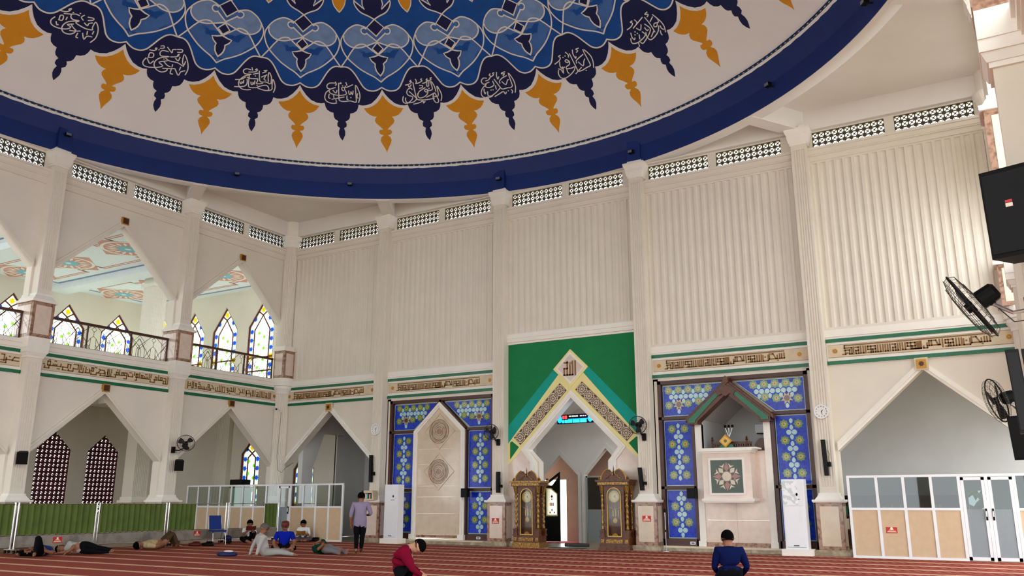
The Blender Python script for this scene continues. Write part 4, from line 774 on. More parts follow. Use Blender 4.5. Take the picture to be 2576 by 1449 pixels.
for z in (3.90, 2.48):
    dd = lambda r: [(c, z - r), (c + r * 1.04, z), (c, z + r), (c - r * 1.04, z)]
    p = MB().m('marble_beige'); p.plate([dd(.66), dd(.60)], fB, .075, .03); p.plate([dd(.60)], fB, .05, .03); p = p.build('diamond_medallion', None, t)
    for r0, r1, mt in ((.40, .435, 'marble_brown'), (.345, .375, 'stone_base'), (.29, .33, 'marble_brown'), (.21, .26, 'stone_base'), (.15, .18, 'marble_brown'), (0, .115, 'marble_brown')):
        m = MB().m(mt); ci = lambda r: [(c + r * math.cos(k * PI / 18), z + r * math.sin(k * PI / 18)) for k in range(36)]
        m.plate([ci(r1), ci(r0)] if r0 else [ci(r1)], fB, .06, .045); m.build('ring_inlay', None, p)

# ------------------------------------------------------------------ pulpit (minbar)
c = 3.5 * A
t = thing('pulpit', 'marble pulpit balcony with inlaid star panel under a green and brown gabled hood', 'pulpit', (c, 0, 0))
W1 = .945
# recess: side walls, back wall, ceiling slopes
m = MB().m('grey_inner')
m.box(c - W1 - .1, c - W1, .0, 2.4, 1.4, 3.9); m.box(c + W1, c + W1 + .1, .0, 2.4, 1.4, 3.9); m.box(c - W1 - .1, c + W1 + .1, 2.4, 2.5, 1.4, 5.0); m.box(c - W1 - .1, c + W1 + .1, 0, 2.4, 2.55, 2.65)
for s in (-1, 1): m.add([(c + s * (W1 + .1), 0, 3.78), (c, 0, 4.72), (c, 2.4, 4.72), (c + s * (W1 + .1), 2.4, 3.78), (c + s * (W1 + .1), 0, 3.9), (c, 0, 4.84), (c, 2.4, 4.84), (c + s * (W1 + .1), 2.4, 3.9)], [(0, 1, 2, 3), (4, 5, 6, 7), (0, 1, 5, 4)])
m.build('alcove', None, t)
for s in (-1, 1): m = MB().m('white_trim'); a_, b_ = sorted((c + s * W1, c + s * (W1 + .19))); m.box(a_, b_, -.07, .16, .28, 3.72); a_, b_ = sorted((c + s * (W1 + .0), c + s * (W1 + .22))); m.box(a_, b_, -.12, .1, .15, .3); m.build('side_pilaster', None, t)
for k, (z0, z1) in enumerate(((.27, .9), (.903, 1.5))):
    for q in range(2): MB().m('marble_pale').box(c - W1 + q * W1 + .002, c - W1 + (q + 1) * W1 - .002, -.03, .1, z0, z1).build('marble_slab', None, t)
MB().m('marble_brown').box(c - W1, c + W1, -.035, .1, .14, .268).build('brown_strip', None, t)
MB().m('marble_pale').box(c - W1, c + W1, -.02, .1, 1.48, 2.88).build('rear_panel', None, t)
bx0, bx1 = 17.93, 19.36
bal = MB().m('marble_pale').box(bx0, bx1, -.55, 0, 1.50, 2.84).build('balcony_box', None, t)
m = MB().m('white_trim'); m.box(bx0 - .05, bx1 + .05, -.60, 0, 1.44, 1.52); m.box(bx0 - .02, bx1 + .02, -.57, 0, 1.40, 1.44); m.build('lower_ledge', None, bal)
m = MB().m('white_trim'); m.box(bx0 - .03, bx1 + .03, -.58, 0, 2.81, 2.86); m.box(bx0 - .08, bx1 + .08, -.63, 0, 2.86, 2.91); m.box(bx0 - .06, bx1 + .2, -.61, 0, 2.91, 2.96); m.build('upper_ledge', None, bal)
pcx, pcz = 18.645, 2.14
fP = lambda u, v, d: (u, -.55 - d, v)
MB().m('white_trim').plate([rect(pcx - .53, pcx + .53, pcz - .53, pcz + .53), rect(pcx - .47, pcx + .47, pcz - .47, pcz + .47)], fP, .03, -.01).build('panel_frame', None, bal)
mat('inlay_green', '44564b', .3); mat('inlay_pink', 'a67a70', .3); mat('inlay_cream', 'd9ccb4', .3)
pn = MB().m('inlay_green').plate([rect(pcx - .47, pcx + .47, pcz - .47, pcz + .47)], fP, .006, -.01).build('star_panel', None, bal)
for k in range(8):
    q = k * PI / 4; cc, ss = math.cos(q), math.sin(q); mt = 'inlay_pink' if k % 2 == 0 else 'inlay_cream'; R_ = .42 if k % 2 == 0 else .34; h = .075
    m = MB().m(mt).plate([[(pcx + cc * .13, pcz + ss * .13), (pcx + cc * .24 + ss * h, pcz + ss * .24 - cc * h), (pcx + cc * R_, pcz + ss * R_), (pcx + cc * .24 - ss * h, pcz + ss * .24 + cc * h)]], fP, .012, 0); m.build('star_petal', None, bal)
    q = (k + .5) * PI / 4; cc, ss = math.cos(q), math.sin(q)
    MB().m('inlay_cream').plate([[(pcx + cc * .26, pcz + ss * .26), (pcx + cc * .37 + ss * .09, pcz + ss * .37 - cc * .09), (pcx + cc * .33, pcz + ss * .33), (pcx + cc * .37 - ss * .09, pcz + ss * .37 + cc * .09)]], fP, .010, 0).build('star_petal', None, bal)
    MB().m('marble_brown').plate([[(pcx + cc * .27, pcz + ss * .27), (pcx + cc * .25 + ss * .05, pcz + ss * .25 - cc * .05), (pcx + cc * .22, pcz + ss * .22), (pcx + cc * .25 - ss * .05, pcz + ss * .25 + cc * .05)]], fP, .013, 0).build('star_petal', None, bal)
ci = lambda r: [(pcx + r * math.cos(k * PI / 14), pcz + r * math.sin(k * PI / 14)) for k in range(28)]
MB().m('marble_brown').plate([ci(.15)], fP, .014, 0).build('star_ring', None, bal); MB().m('inlay_cream').plate([ci(.13)], fP, .017, 0).build('star_centre', None, bal)
# gabled hood
hood = MB(); fH = lambda u, v, d: (c + u, -d, v); EV, AP = 3.86, 4.92
for s in (-1, 1):
    S = lambda pts: [(s * u, v) for u, v in pts]
    hood.m('wood_dark').plate([S([(1.25, EV), (0, AP + .02), (0, AP - .36), (.93, EV - .08), (.93, EV - .16), (1.25, EV - .16)])], fH, .40, -.02)
    hood.m('green_tile').plate([S([(1.20, EV - .02), (.10, AP - .13), (.10, AP - .26), (.99, EV - .06), (.99, EV - .12), (1.20, EV - .12)])], fH, .43, .3)
    hood.m('wood_dark').plate([S([(1.32, EV + .03), (0, AP + .10), (0, AP - .02), (1.32, EV - .09)])], fH, .34, -.02)
hood.m('wood_dark').plate([[(-.10, AP + .0), (0, AP + .18), (.10, AP + .0), (0, AP - .1)]], fH, .44, .1)
hood.build('hood', None, t)
m = MB().m('wood_dark'); m.plate([[(-.30, AP - .30), (-.22, AP - .42), (-.12, AP - .36), (0, AP - .44), (.12, AP - .36), (.22, AP - .42), (.30, AP - .30), (0, AP - .1)]], fH, .46, .42); m.build('carved_pendant', None, t)
# carved balustrade inside the balcony, seat back
m = MB().m('wood_dark'); x0, x1 = 18.0, 19.15
m.box(x0, x1, .30, .34, 2.96, 3.0); m.box(x0, x1, .30, .34, 3.16, 3.19)
for k in range(17):
    u = x0 + (x1 - x0) * k / 16; m.plate([[(u - .03, 3.0), (u, 2.985), (u + .06, 3.17), (u + .03, 3.18)]], lambda a, b_, d: (a, .32 - d, b_), .012, -.012); m.plate([[(u + .03, 2.99), (u + .06, 3.0), (u, 3.18), (u - .03, 3.17)]], lambda a, b_, d: (a, .32 - d, b_), .012, -.012)
for u in (x0, 19.05): m.lathe([(.03, 2.96), (.03, 3.22), (.045, 3.25), (.02, 3.28), (.035, 3.31), (.0, 3.36)], (u, .32, 0), 8)
m.build('balustrade', None, t)
m = MB().m('wood_dark'); m.plate([[(19.22, 2.66), (19.66, 2.66), (19.66, 3.10), (19.6, 3.2), (19.5, 3.28), (19.4, 3.28), (19.3, 3.2), (19.24, 3.1)]], fB, -.5, -.56); m.box(19.2, 19.68, .55, .95, 2.65, 2.98); m.build('seat_back', None, t)
m = MB().m('gold'); fD = lambda u, v, d: (u, .10 - d, v); m.plate([[(18.48, 3.0), (18.68, 3.2), (18.48, 3.4), (18.28, 3.2)]], fD, .04, 0); m.m('brass').plate([[(18.48, 3.05), (18.63, 3.2), (18.48, 3.35), (18.33, 3.2)]], fD, .05, .03); m.m('letter_brown').plate([[(18.48 + .05 * math.cos(k * PI / 6), 3.2 + .05 * math.sin(k * PI / 6)) for k in range(12)]], fD, .055, .04)
m.build('diamond_ornament', None, t)
m = MB().m('green_tile').plate([[(18.22, 2.96), (18.76, 2.96), (18.66, 3.10), (18.32, 3.10)]], fD, -.02, -.06); m.build('green_cloth', None, t)
# things inside the alcove
t2 = thing('air_conditioner', 'white split air conditioner unit mounted inside the pulpit alcove', 'air conditioner', (c + .55, 2.38, 3.55))
MB().m('plastic_white').box(c + .12, c + .93, 2.17, 2.39, 3.56, 3.83).build('case', None, t2); MB().m('black').box(c + .16, c + .90, 2.165, 2.2, 3.53, 3.565).build('air_slot', None, t2); MB().m('plastic_white').box(c + .12, c + .93, 2.14, 2.18, 3.60, 3.82).build('front_cover', None, t2)
for k, u in enumerate((c + .38, c + .77)):
    t2 = thing('wall_ornament', ('small golden pointed ornament hanging under the alcove air conditioner', 'golden diamond ornament hanging under the alcove air conditioner')[k], 'ornament', (u, 2.36, 3.2))
    pts = [(u, 3.42), (u + .06, 3.22), (u - .06, 3.22)] if k == 0 else [(u - .1, 3.4), (u + .06, 3.44), (u + .12, 3.3), (u - .02, 3.2), (u - .13, 3.32)]
    MB().m('gold').plate([pts], fB, -2.37, -2.41).build('gilt_plate', None, t2); MB().m('brass').plate([[(u + (a_ - u) * .6, 3.32 + (b_ - 3.32) * .6) for a_, b_ in pts]], fB, -2.36, -2.38).build('inset', None, t2)
t2 = thing('microphone_cluster', 'three black gooseneck microphones standing on the pulpit ledge', 'microphone', (18.55, .15, 2.96))
for u in (-.08, .03, .14):
    m = MB().m('black').ell((18.55 + u, .15, 3.64), .045, .045, .045, 10, 6); m.build('microphone_head', None, t2); MB().m('steel').tube([(18.62, .2, 2.97), (18.57, .17, 3.3), (18.55 + u, .15, 3.6)], .01, 6).build('gooseneck', None, t2)
# ------------------------------------------------------------------ left aisle and gallery
GC = 11.5
fX = lambda u, v, d: (HX0 + d, -u, v)       # far wall of the aisle, u = -Y
fE = lambda u, v, d: (u, HY1 - d, v)        # end wall of the aisle, u = X
def pw(c, hw, z0, zs, za): return [(c - hw, z0), (c + hw, z0), (c + hw, zs), (c, za), (c - hw, zs)]
UF = [-1.08 + 2.73 * k for k in range(8)]; LF = [-1.05 + 2.55 * k for k in range(8)]
UE = [-4.5, -7.0, -9.35, -11.75]; LE = [(-4.58, .62, .4, 3.6, 4.27), (-1.23, .62, .4, 2.83, 3.62)]
LATE = -10.45
upF = [pw(u, .93, 6.9, 9.72, 10.80) for u in UF]; loF = [pw(u, .84, .9, 3.85, 4.66) for u in LF]
upE = [pw(u, .88, 6.32, 9.62, 10.80) for u in UE]; loE = [pw(*q) for q in LE] + [pw(LATE, .8, .9, 3.85, 4.66)]
m = MB().m('plaster_left'); m.plate([rect(-2.75, RM, -.02, 12.9)] + upF + loF, fX, 0, -.25)
m.plate([rect(HX0, 0.6, -.02, 12.9)] + upE + loE, fE, 0, -.25); st(m.build('wall_gallery'))
m = MB().m('gallery_ceiling'); m.box(HX0, -.3, -RM, HY1, GC, GC + .2); gceil = st(m.build('ceiling_gallery'))
m = MB().m('white_trim'); m.box(HX0, -.28, -RM, HY1, GAL, 6.29); m.box(HX0, -.3, HY1 - 1.0, HY1, 5.7, 6.0)
for x in (-4.4, -8.8): m.box(x - .3, x + .3, -RM, HY1, 5.55, 6.0)
for y in (-2.3, -8.0): m.box(HX0, -.3, y - .25, y + .25, 5.6, 6.0)
gfl = st(m.build('floor_gallery'))
m = MB().m('line_blue')
for x in (-4.4, -8.8): m.box(x - .42, x - .34, -RM, HY1, 5.97, 5.995); m.box(x + .34, x + .42, -RM, HY1, 5.97, 5.995)
m.build('painted_line', None, gfl)
for y0, y1 in ((-12.1, -8.1), (-6.65, -2.75), (-1.85, 2.3)):
    m = MB().m('line_blue'); R0 = [(-12.3, y0), (-.7, y0), (-.7, y1), (-12.3, y1)]
    m.plate([R0, offs(R0, -.12)], fZ, GC - .012, GC); m.build('painted_line', None, gceil)
    m = MB().m('med_red'); R1 = offs(R0, -.45)
    for q in (0, .14):
        z_ = []; xs = [-11.8 + q, -9.2, -9.2, -8.0, -8.0, -5.2, -5.2, -4.0, -4.0, -1.2 - q]; dy = [0, 0, .35, .35, 0, 0, .35, .35, 0, 0]
        for yy, sg in ((y0 + .55 + q, 1), (y1 - .55 - q, -1)):
            P_ = [(x, yy + sg * d) for x, d in zip(xs, dy)]
            for a_, b_ in zip(P_[:-1], P_[1:]): m.box(min(a_[0], b_[0]) - .03, max(a_[0], b_[0]) + .03, min(a_[1], b_[1]) - .03, max(a_[1], b_[1]) + .03, GC - .01, GC)
    m.build('painted_chain', None, gceil)
    cy_ = (y0 + y1) / 2 - .02
    for cx_ in (-4.45, -8.5, -11.6):
        P_ = lambda r, n=28, ph=0: [(cx_ + r * math.cos(2 * PI * k / n + ph), cy_ + r * math.sin(2 * PI * k / n + ph)) for k in range(n)]
        m = MB().m('med_red').plate([P_(1.45, 4, 0)], fZ, GC - .012, GC); m.m('paint_white').plate([P_(1.05)], fZ, GC - .016, GC); m.m('med_red').plate([P_(.93)], fZ, GC - .020, GC)
        m.m('paint_white')
        for k in range(16):
            q = k * PI / 8; c_, s_ = math.cos(q), math.sin(q); m.plate([[(cx_ + c_ * .42, cy_ + s_ * .42), (cx_ + c_ * .65 + s_ * .07, cy_ + s_ * .65 - c_ * .07), (cx_ + c_ * .9, cy_ + s_ * .9), (cx_ + c_ * .65 - s_ * .07, cy_ + s_ * .65 + c_ * .07)]], fZ, GC - .024, GC - .01)
        m.m('med_blue').plate([P_(.42)], fZ, GC - .026, GC); m.m('paint_white').plate([P_(.12, 10)], fZ, GC - .03, GC)
        m.build('painted_rosette', None, gceil)
for y in (-7.4, -2.3): MB().m('gallery_ceiling').box(HX0, -.3, y - .4, y + .4, GC - .28, GC).build('ceiling_beam', None, gceil)
# inner gallery / aisle column
t = thing('aisle_column', 'square fluted column standing in the aisle and gallery behind the arches', 'column', (-7.3, -1.15, 0))
mpA = lambda u, z, d: (-7.3 + d, -1.15 + u, z)
MB().m('stone_base').box(-7.8, -6.8, -1.65, -.65, 0, .15).build('base_step', None, t); MB().m('marble_brown').box(-7.73, -6.87, -1.58, -.72, .15, 1.40).build('pedestal', None, t)
m = MB().m('white_trim'); m.box(-7.78, -6.82, -1.63, -.67, 1.40, 1.5); m.box(-7.7, -6.9, -1.55, -.75, 1.5, 1.64); m.build('base_moulding', None, t)
for z0, z1 in ((1.64, 5.6), (6.29, GC)):
    m = MB().m('white_trim' if z0 > 5 else 'plaster_left'); pl = []
    for k in range(4):
        c_, s_ = math.cos(k * PI / 2), math.sin(k * PI / 2)
        for q in range(17):
            u = -.36 + .72 * q / 17; d = .36 - (.03 if q % 2 else 0); pl.append((u * c_ - -d * s_ * -1, u * s_ + d * c_ * -1) if False else (c_ * u + s_ * d, s_ * u - c_ * d))
    extr(m, pl, lambda u, z, d: (-7.3 + u, -1.15 + d, z), z0, z1); m.build('shaft', None, t)
m = MB().m('white_trim'); m.box(-7.75, -6.85, -1.6, -.7, GC - .55, GC - .4); m.box(-7.7, -6.9, -1.55, -.75, 5.4, 5.6); m.build('capital', None, t)
m = MB().m('plaster_left'); extr(m, shaft_profile(.45, .25, .0, 8), lambda u, z, d: (-6.3 + u, HY1 - d, z), 0, 5.5); m.build('pilaster', None, bpy.data.objects['wall_gallery'])
# stained glass gallery windows
def star8(nm, mt, r0, r1): return poly_mesh(nm, mt, [((r0 if k % 2 else r1) * math.cos(PI * k / 8), (r0 if k % 2 else r1) * math.sin(PI * k / 8)) for k in range(16)])
SGB = star8('glass_rosette', 'sg_blue', .085, .145); SGG = star8('glass_rosette', 'sg_green', .06, .125); SGY = star8('glass_rosette', 'sg_yellow', .10, .17)
WN = [2]
def sg_window(f, c, hw, z0, zs, za, rz, label):
    WN[0] += 1; t = bpy.data.objects.new('window_%d' % WN[0], None); COL.objects.link(t); b = f(c, z0, 0); t.location = b; st(t); t['label'] = label
    P = pw(c, hw, z0, zs, za); I = pw(c, hw - .09, z0 + .05, zs - .02, za - .11); g = .26; J = pw(c, hw - .09 - g, z0 + .05, zs - .18, za - .62); J2 = pw(c, hw - .15 - g, z0 + .05, zs - .20, za - .70)
    m = MB().m('sg_frame'); m.plate([P, I], f, -.06, -.16); m.plate([J, J2], f, -.08, -.14)
    for zc in ([zs - 1.55, zs - 2.2] if zs - z0 > 2 else []): m.plate([rect(c - hw + .05, c + hw - .05, zc, zc + .06)], f, -.08, -.14)
    dz = .33
    for s in (-1, 1): m.plate([[(c + s * .0, za - .62), (c + s * .04, za - .66), (c + s * .36, za - .44), (c + s * .32, za - .40)]], f, -.08, -.14)
    m.build('frame', None, t)
    MB().m('sg_pale').plate([I, J], f, -.10, -.12).build('border_pane', None, t)
    MB().m('sg_clear').plate([J2], f, -.10, -.12).build('centre_pane', None, t)
    def put(me, u, v):
        o = link('glass_rosette', me, t); q = f(u, v, -.085); o.location = (q[0] - b[0], q[1] - b[1], q[2] - b[2]); o.rotation_euler = (0, 0, rz)
    e = hw - .09 - g / 2; z = zs - .25; k = 0
    while z > z0 + .2:
        for s in (-1, 1): put(SGB if k % 4 != 3 else SGY, c + s * e, z)
        z -= .42; k += 1
    for s in (-1, 1): put(SGB, c + s * (hw * .55), zs + (za - zs) * .30)
    put(SGY, c, za - .40)
    z = zs - .35; k = 0
    while z > z0 + .2:
        for s in (-1, 1): put(SGG, c + s * .17, z - (.2 if s > 0 else 0))
        z -= .55
for k, u in enumerate(UF[:6]): sg_window(fX, u, .93, 6.9, 9.72, 10.80, PI / 2, 'pointed stained glass window on the far gallery wall')
for k, u in enumerate(UE): sg_window(fE, u, .88, 6.32, 9.62, 10.80, 0, 'tall pointed stained glass window on the gallery end wall')
for k, q in enumerate(LE): sg_window(fE, *q, 0, 'pointed stained glass window at the end of the aisle')
# terracotta lattice windows of the aisle
def lattice(f, c, hw, z0, zs, za, label):
    WN[0] += 1; t = bpy.data.objects.new('window_%d' % WN[0], None); COL.objects.link(t); t.location = f(c, z0, 0); st(t); t['label'] = label
    m = MB().m('lattice_maroon'); s = 2 * hw / 8
    z = z0
    while z < za - s * .3:
        zc = z + s / 2; w_ = hw if zc < zs else max(hw * (za - zc) / (za - zs), s * .5)
        for k in range(8):
            u = c - hw + s * (k + .5)
            if abs(u - c) > w_ + s * .1: continue
            ho = [(u + s * .33 * math.cos(q * PI / 3 + .5), zc + s * .33 * math.sin(q * PI / 3 + .5)) for q in range(6)]
            m.plate([rect(u - s / 2, u + s / 2, zc - s / 2, zc + s / 2), ho], f, -.06, -.14, back=False)
            m.plate([[(u - s * .34, zc - s * .12), (u - s * .28, zc - s * .26), (u + s * .34, zc + s * .12), (u + s * .28, zc + s * .26)]], f, -.08, -.12, back=False)
        z += s
    stuff(m.build('lattice', None, t))
for u in LF[:5]: lattice(fX, u, .84, .9, 3.85, 4.66, 'pointed maroon lattice window of the aisle far wall')
lattice(fE, LATE, .8, .9, 3.85, 4.66, 'pointed maroon lattice window of the aisle end wall')
# trees outside the gallery windows
for k, (x, y, z, r) in enumerate(((-18, -3, 4.5, 2.6), (-17.5, -9, 4.5, 2.4), (-7.6, 7.5, 5.5, 2.0), (-3, 7, 2.2, 1.7), (-12.8, 8.5, 6, 2.0))):
    t = thing('tree', 'green leafy tree outside the aisle windows', 'tree', (x, y, -.6), 'trees outside the windows'); rnd_ = random.Random(k)
    m = MB().m('foliage')
    for q in range(130):
        v = Vector((rnd_.gauss(0, 1), rnd_.gauss(0, 1), rnd_.gauss(0, 1))).normalized() * r * (.5 + .5 * rnd_.random()); p = Vector((x, y, z)) + v; s = .28 + .2 * rnd_.random()
        e1 = Vector((rnd_.gauss(0, 1), rnd_.gauss(0, 1), rnd_.gauss(0, 1))).normalized() * s; e2 = e1.orthogonal().normalized() * s * .6
        m.add([p - e1, p - e2, p + e1, p + e2], [(0, 1, 2, 3)])
    m.build('foliage', None, t); MB().m('wood_dark').tube([(x, y, -.6), (x + .1, y, z)], [.16, .08], 7).build('trunk', None, t)
# gallery railings
for j in range(3):
    u0, u1 = j * A + (.60 if j == 0 else .36), (j + 1) * A - .36
    t = thing('gallery_railing', ('iron gallery railing with brown handrail next to the corner column', 'iron gallery railing with brown handrail between the two gallery columns', 'iron gallery railing with brown handrail beyond the nearer gallery column')[j], 'railing', (0, -(u0 + u1) / 2, 6.30))
    MB().m('wood_frame').plate([rect(u0, u1, 7.10, 7.18)], fL, -.02, -.12).build('handrail', None, t)
    m = MB().m('black_wire'); m.plate([rect(u0, u1, 6.32, 6.345)], fL, -.055, -.08); m.build('bottom_rail', None, t)
    for u in (u0 + .02, u0 + 1.5, u1 - 1.5, u1 - .02): MB().m('wood_frame').plate([rect(u - .022, u + .022, 6.30, 7.12)], fL, -.045, -.095).build('post', None, t)
    m = MB().m('black_wire'); T_ = lambda pts, r=.009: m.tube([fL(p[0], p[1], -.07) for p in pts], r, 4)
    n = 4; g = (u1 - u0) / n
    for k in range(n):
        c_ = u0 + g * (k + .5); h = g / 2
        for s in (-1, 1):
            T_([(c_, 6.86), (c_ + s * .16, 7.02), (c_, 7.10)] if False else [(c_, 6.92), (c_ + s * .09, 7.0), (c_, 7.09)])
            T_([(c_ + s * h, 6.72), (c_ + s * .12, 7.10)]); T_([(c_ + s * .10, 6.34), (c_ + s * .10, 6.70), (c_, 6.78), (c_ , 6.92)]); T_([(c_ + s * .10, 6.70), (c_ + s * .34, 6.34)]); T_([(c_ + s * .10, 6.50), (c_ + s * .20, 6.34)]); T_([(c_ + s * .34, 6.34), (c_ + s * .34, 6.62), (c_ + s * (h - .02), 6.98)]); T_([(c_ + s * .10, 6.34), (c_ + s * .34, 6.68)])
            T_([(c_ + s * h, 6.98), (c_ + s * .30, 6.62)]); T_([(c_ + s * h, 7.1), (c_ + s * (h - .25), 6.86), (c_ + s * h, 6.60)]); T_([(c_ + s * (h - .02), 6.34), (c_ + s * (h - .02), 6.74)]); T_([(c_ + s * (h - .09), 6.34), (c_ + s * (h - .09), 6.6), (c_ + s * (h - .02), 6.68)])
    stuff(m.build('ironwork', None, t))
# ------------------------------------------------------------------ rooms behind the prayer wall
m = MB().m('grey_inner'); RY = 3.0
# prayer-niche room
dl = pw(11.35, .75, -.02, 2.36, 3.10); dr = pw(13.22, .86, -.02, 2.38, 3.30)
out_ = [(10.3, 0)] + [(dl[0][0], 0), dl[4], dl[3], dl[2], (dl[1][0], 0)] + [(dr[0][0], 0), dr[4], dr[3], dr[2], (dr[1][0], 0)] + [(16.0, 0), (16.0, 5.6), (10.3, 5.6)]
m.plate([out_], fB, -RY, -RY - .2)
m.box(10.2, 10.35, .3, RY, 0, 5.6); m.box(15.95, 16.1, .3, RY, 0, 2.2); m.box(10.2, 16.1, .3, RY + .2, 5.6, 5.75)
for d in (dl, dr):
    q = [(d[1][0], .0), d[2], d[3], d[4], (d[0][0], .0)]; q2 = [(q[0][0] + .12, 0), (q[1][0] + .12, q[1][1] + .06), (q[2][0], q[2][1] + .20), (q[3][0] - .12, q[3][1] + .06), (q[4][0] - .12, 0)]
    m.plate([q + q2[::-1]], fB, -RY + .07, -RY)
# sloping ceiling of the niche vault
m.add([(10.35, .3, 4.2), (13.3, .3, 5.55), (13.3, RY, 5.55), (10.35, RY, 3.6)], [(0, 1, 2, 3)])
st(m.build('wall_niche_room'))
# corridor behind the doors: pink wall, red carpet, open to daylight on the left
m = MB().m('pink_inner'); m.box(10.98, 14.6, RY + 1.2, RY + 1.32, 0, 3.8); m.box(9.3, 10.98, RY + 1.2, RY + 1.32, 2.25, 3.8); m.box(9.3, 14.6, RY + .2, RY + 1.3, 3.6, 3.75); m.box(10.1, 10.2, RY + 1.2, RY + 1.32, 0, 2.3); st(m.build('wall_corridor'))
MB().m('carpet').box(10.4, 12.3, .9, RY + 4.2, -.011, .004); o = MB().m('red_sticker'); mat('red_rug', 'b0303a', .9); o = MB().m('red_rug').box(10.62, 12.05, RY - .15, RY + 1.15, -.011, .006).build('red_rug'); tag(o, 'plain red rug in the corridor behind the prayer niche door', 'rug')
t = thing('niche_door', 'open dark door leaf with stained glass inset behind the prayer niche arch', 'door', (10.72, RY - .05, 0))
fd = lambda u, v, d: (10.68 + u * .97, RY - .05 + u * .22 - d, v)
MB().m('black').plate([[(0, .03), (.62, .03), (.62, 2.5), (.0, 2.05)], [(.08, 2.02), (.34, 2.02), (.56, 2.3), (.56, 2.36), (.2, 2.1), (.08, 2.08)], [(.09, .92), (.54, .92), (.54, 1.72), (.3, 1.93), (.09, 1.93)]], fd, .03, -.03).build('door_leaf', None, t)
p = MB().m('pale_yellow').plate([[(.09, .92), (.54, .92), (.54, 1.72), (.3, 1.93), (.09, 1.93)], [(.13, .97), (.50, .97), (.50, 1.70), (.28, 1.88), (.13, 1.88)]], fd, .012, -.012).build('yellow_border', None, t)
MB().m('sg_clear').plate([[(.13, .97), (.50, .97), (.50, 1.70), (.28, 1.88), (.13, 1.88)]], fd, .004, -.004).build('glass_inset', None, t)
m = MB().m('maroon')
for u, v, r in ((.31, 1.62, .06), (.31, 1.52, .035), (.31, 1.14, .04), (.24, 1.05, .04), (.40, 1.05, .04)): m.plate([[(u, v - r), (u + r * .7, v), (u, v + r), (u - r * .7, v)]], fd, .012, .004)
m.m('gold')
for u in (.24, .28, .32, .36): m.plate([[(u, 1.28), (u + .025, 1.28), (u + .025, 1.40), (u, 1.40)]], fd, .012, .004)
stuff(m.build('glass_motif', None, t))
t = thing('glass_door', 'dark frosted glass door with metal frame behind the prayer niche arch', 'door', (13.2, RY + .08, 0))
MB().m('frost').box(12.40, 14.02, RY + .06, RY + .09, .03, 1.15).build('frosted_panel', None, t); MB().m('dark_glass').box(12.40, 14.02, RY + .06, RY + .08, 1.17, 2.28).build('glass_pane', None, t)
m = MB().m('steel'); m.box(12.37, 14.06, RY + .04, RY + .11, 2.28, 2.34); m.box(12.37, 12.42, RY + .04, RY + .11, 0, 2.34); m.box(14.0, 14.06, RY + .04, RY + .11, 0, 2.34); m.build('frame', None, t)
mat('green_mat', '2f4a3c', .9)
o = MB().m('green_mat').box(12.75, 13.9, -.62, -.15, 0, .012).build('door_mat'); tag(o, 'dark green door mat at the foot of the prayer niche', 'mat')
t = thing('rolled_mat', 'rolled grey mat lying in the prayer niche doorway', 'mat', (13.35, .25, .06)); MB().m('black_wire').tube([(12.95, .25, .065), (13.75, .3, .065)], .06, 10).build('roll', None, t); MB().m('maroon').tube([(12.93, .25, .065), (12.96, .25, .065)], .062, 10).build('roll_end', None, t)
# LED prayer-time board
mat('led_blue', '0a6cff', .4, emit=3, var=0); mat('led_cyan', '19d8ff', .4, emit=2.5, var=0); mat('led_red', 'ff2a2a', .4, emit=2.5, var=0); mat('led_white', 'cfffe0', .4, emit=2, var=0); mat('led_violet', 'd6a0ff', .4, emit=2, var=0)
t = thing('led_board', 'lit blue and red LED prayer time board hanging in the niche arch', 'display', (13.1, .8, 4.0))
u0, u1, v0, v1 = 12.40, 13.76, 4.03, 4.34
MB().m('black').plate([rect(u0, u1, v0, v1)], fB, -.80, -.86).build('case', None, t)
fl_ = lambda mt, r, n: MB().m(mt).plate([r], fB, -.792, -.80).build(n, None, t)
for u in (u0 + .10, u1 - .10): fl_('led_blue', [(u + .085 * math.cos(k * PI / 8), 4.185 + .13 * math.sin(k * PI / 8)) for k in range(16)], 'blue_disc')
for u in (u0 + .24, u0 + .34): fl_('led_red', rect(u - .04, u + .04, 4.19, 4.30), 'red_digit')
for a_, b_ in ((.19, .27), (.30, .58), (.61, .86), (.89, 1.12)): fl_('led_cyan', rect(u0 + a_, u0 + b_, 4.055, 4.155), 'cyan_field')
fl_('led_blue', rect(u0 + .42, u1 - .2, 4.165, 4.19), 'blue_bar')
for a_, b_ in ((.46, .54), (.57, .68), (.70, .80)): fl_('led_white', rect(u0 + a_, u0 + b_, 4.26, 4.29), 'white_text')
for a_, b_ in ((.88, .95), (.98, 1.05), (1.08, 1.11)): fl_('led_violet', rect(u0 + a_, u0 + b_, 4.26, 4.29), 'violet_text')
t = thing('black_speaker', 'black box speaker high on the niche room wall behind the arch', 'speaker', (14.05, 1.5, 4.0)); MB().m('black').box(13.95, 14.25, 1.35, 1.6, 3.92, 4.2).build('cabinet', None, t); MB().m('dark_grey').box(13.98, 14.22, 1.34, 1.36, 3.95, 4.17).build('speaker_cloth', None, t); MB().m('steel').box(14.05, 14.15, 1.6, 1.66, 4.0, 4.1).build('bracket', None, t)
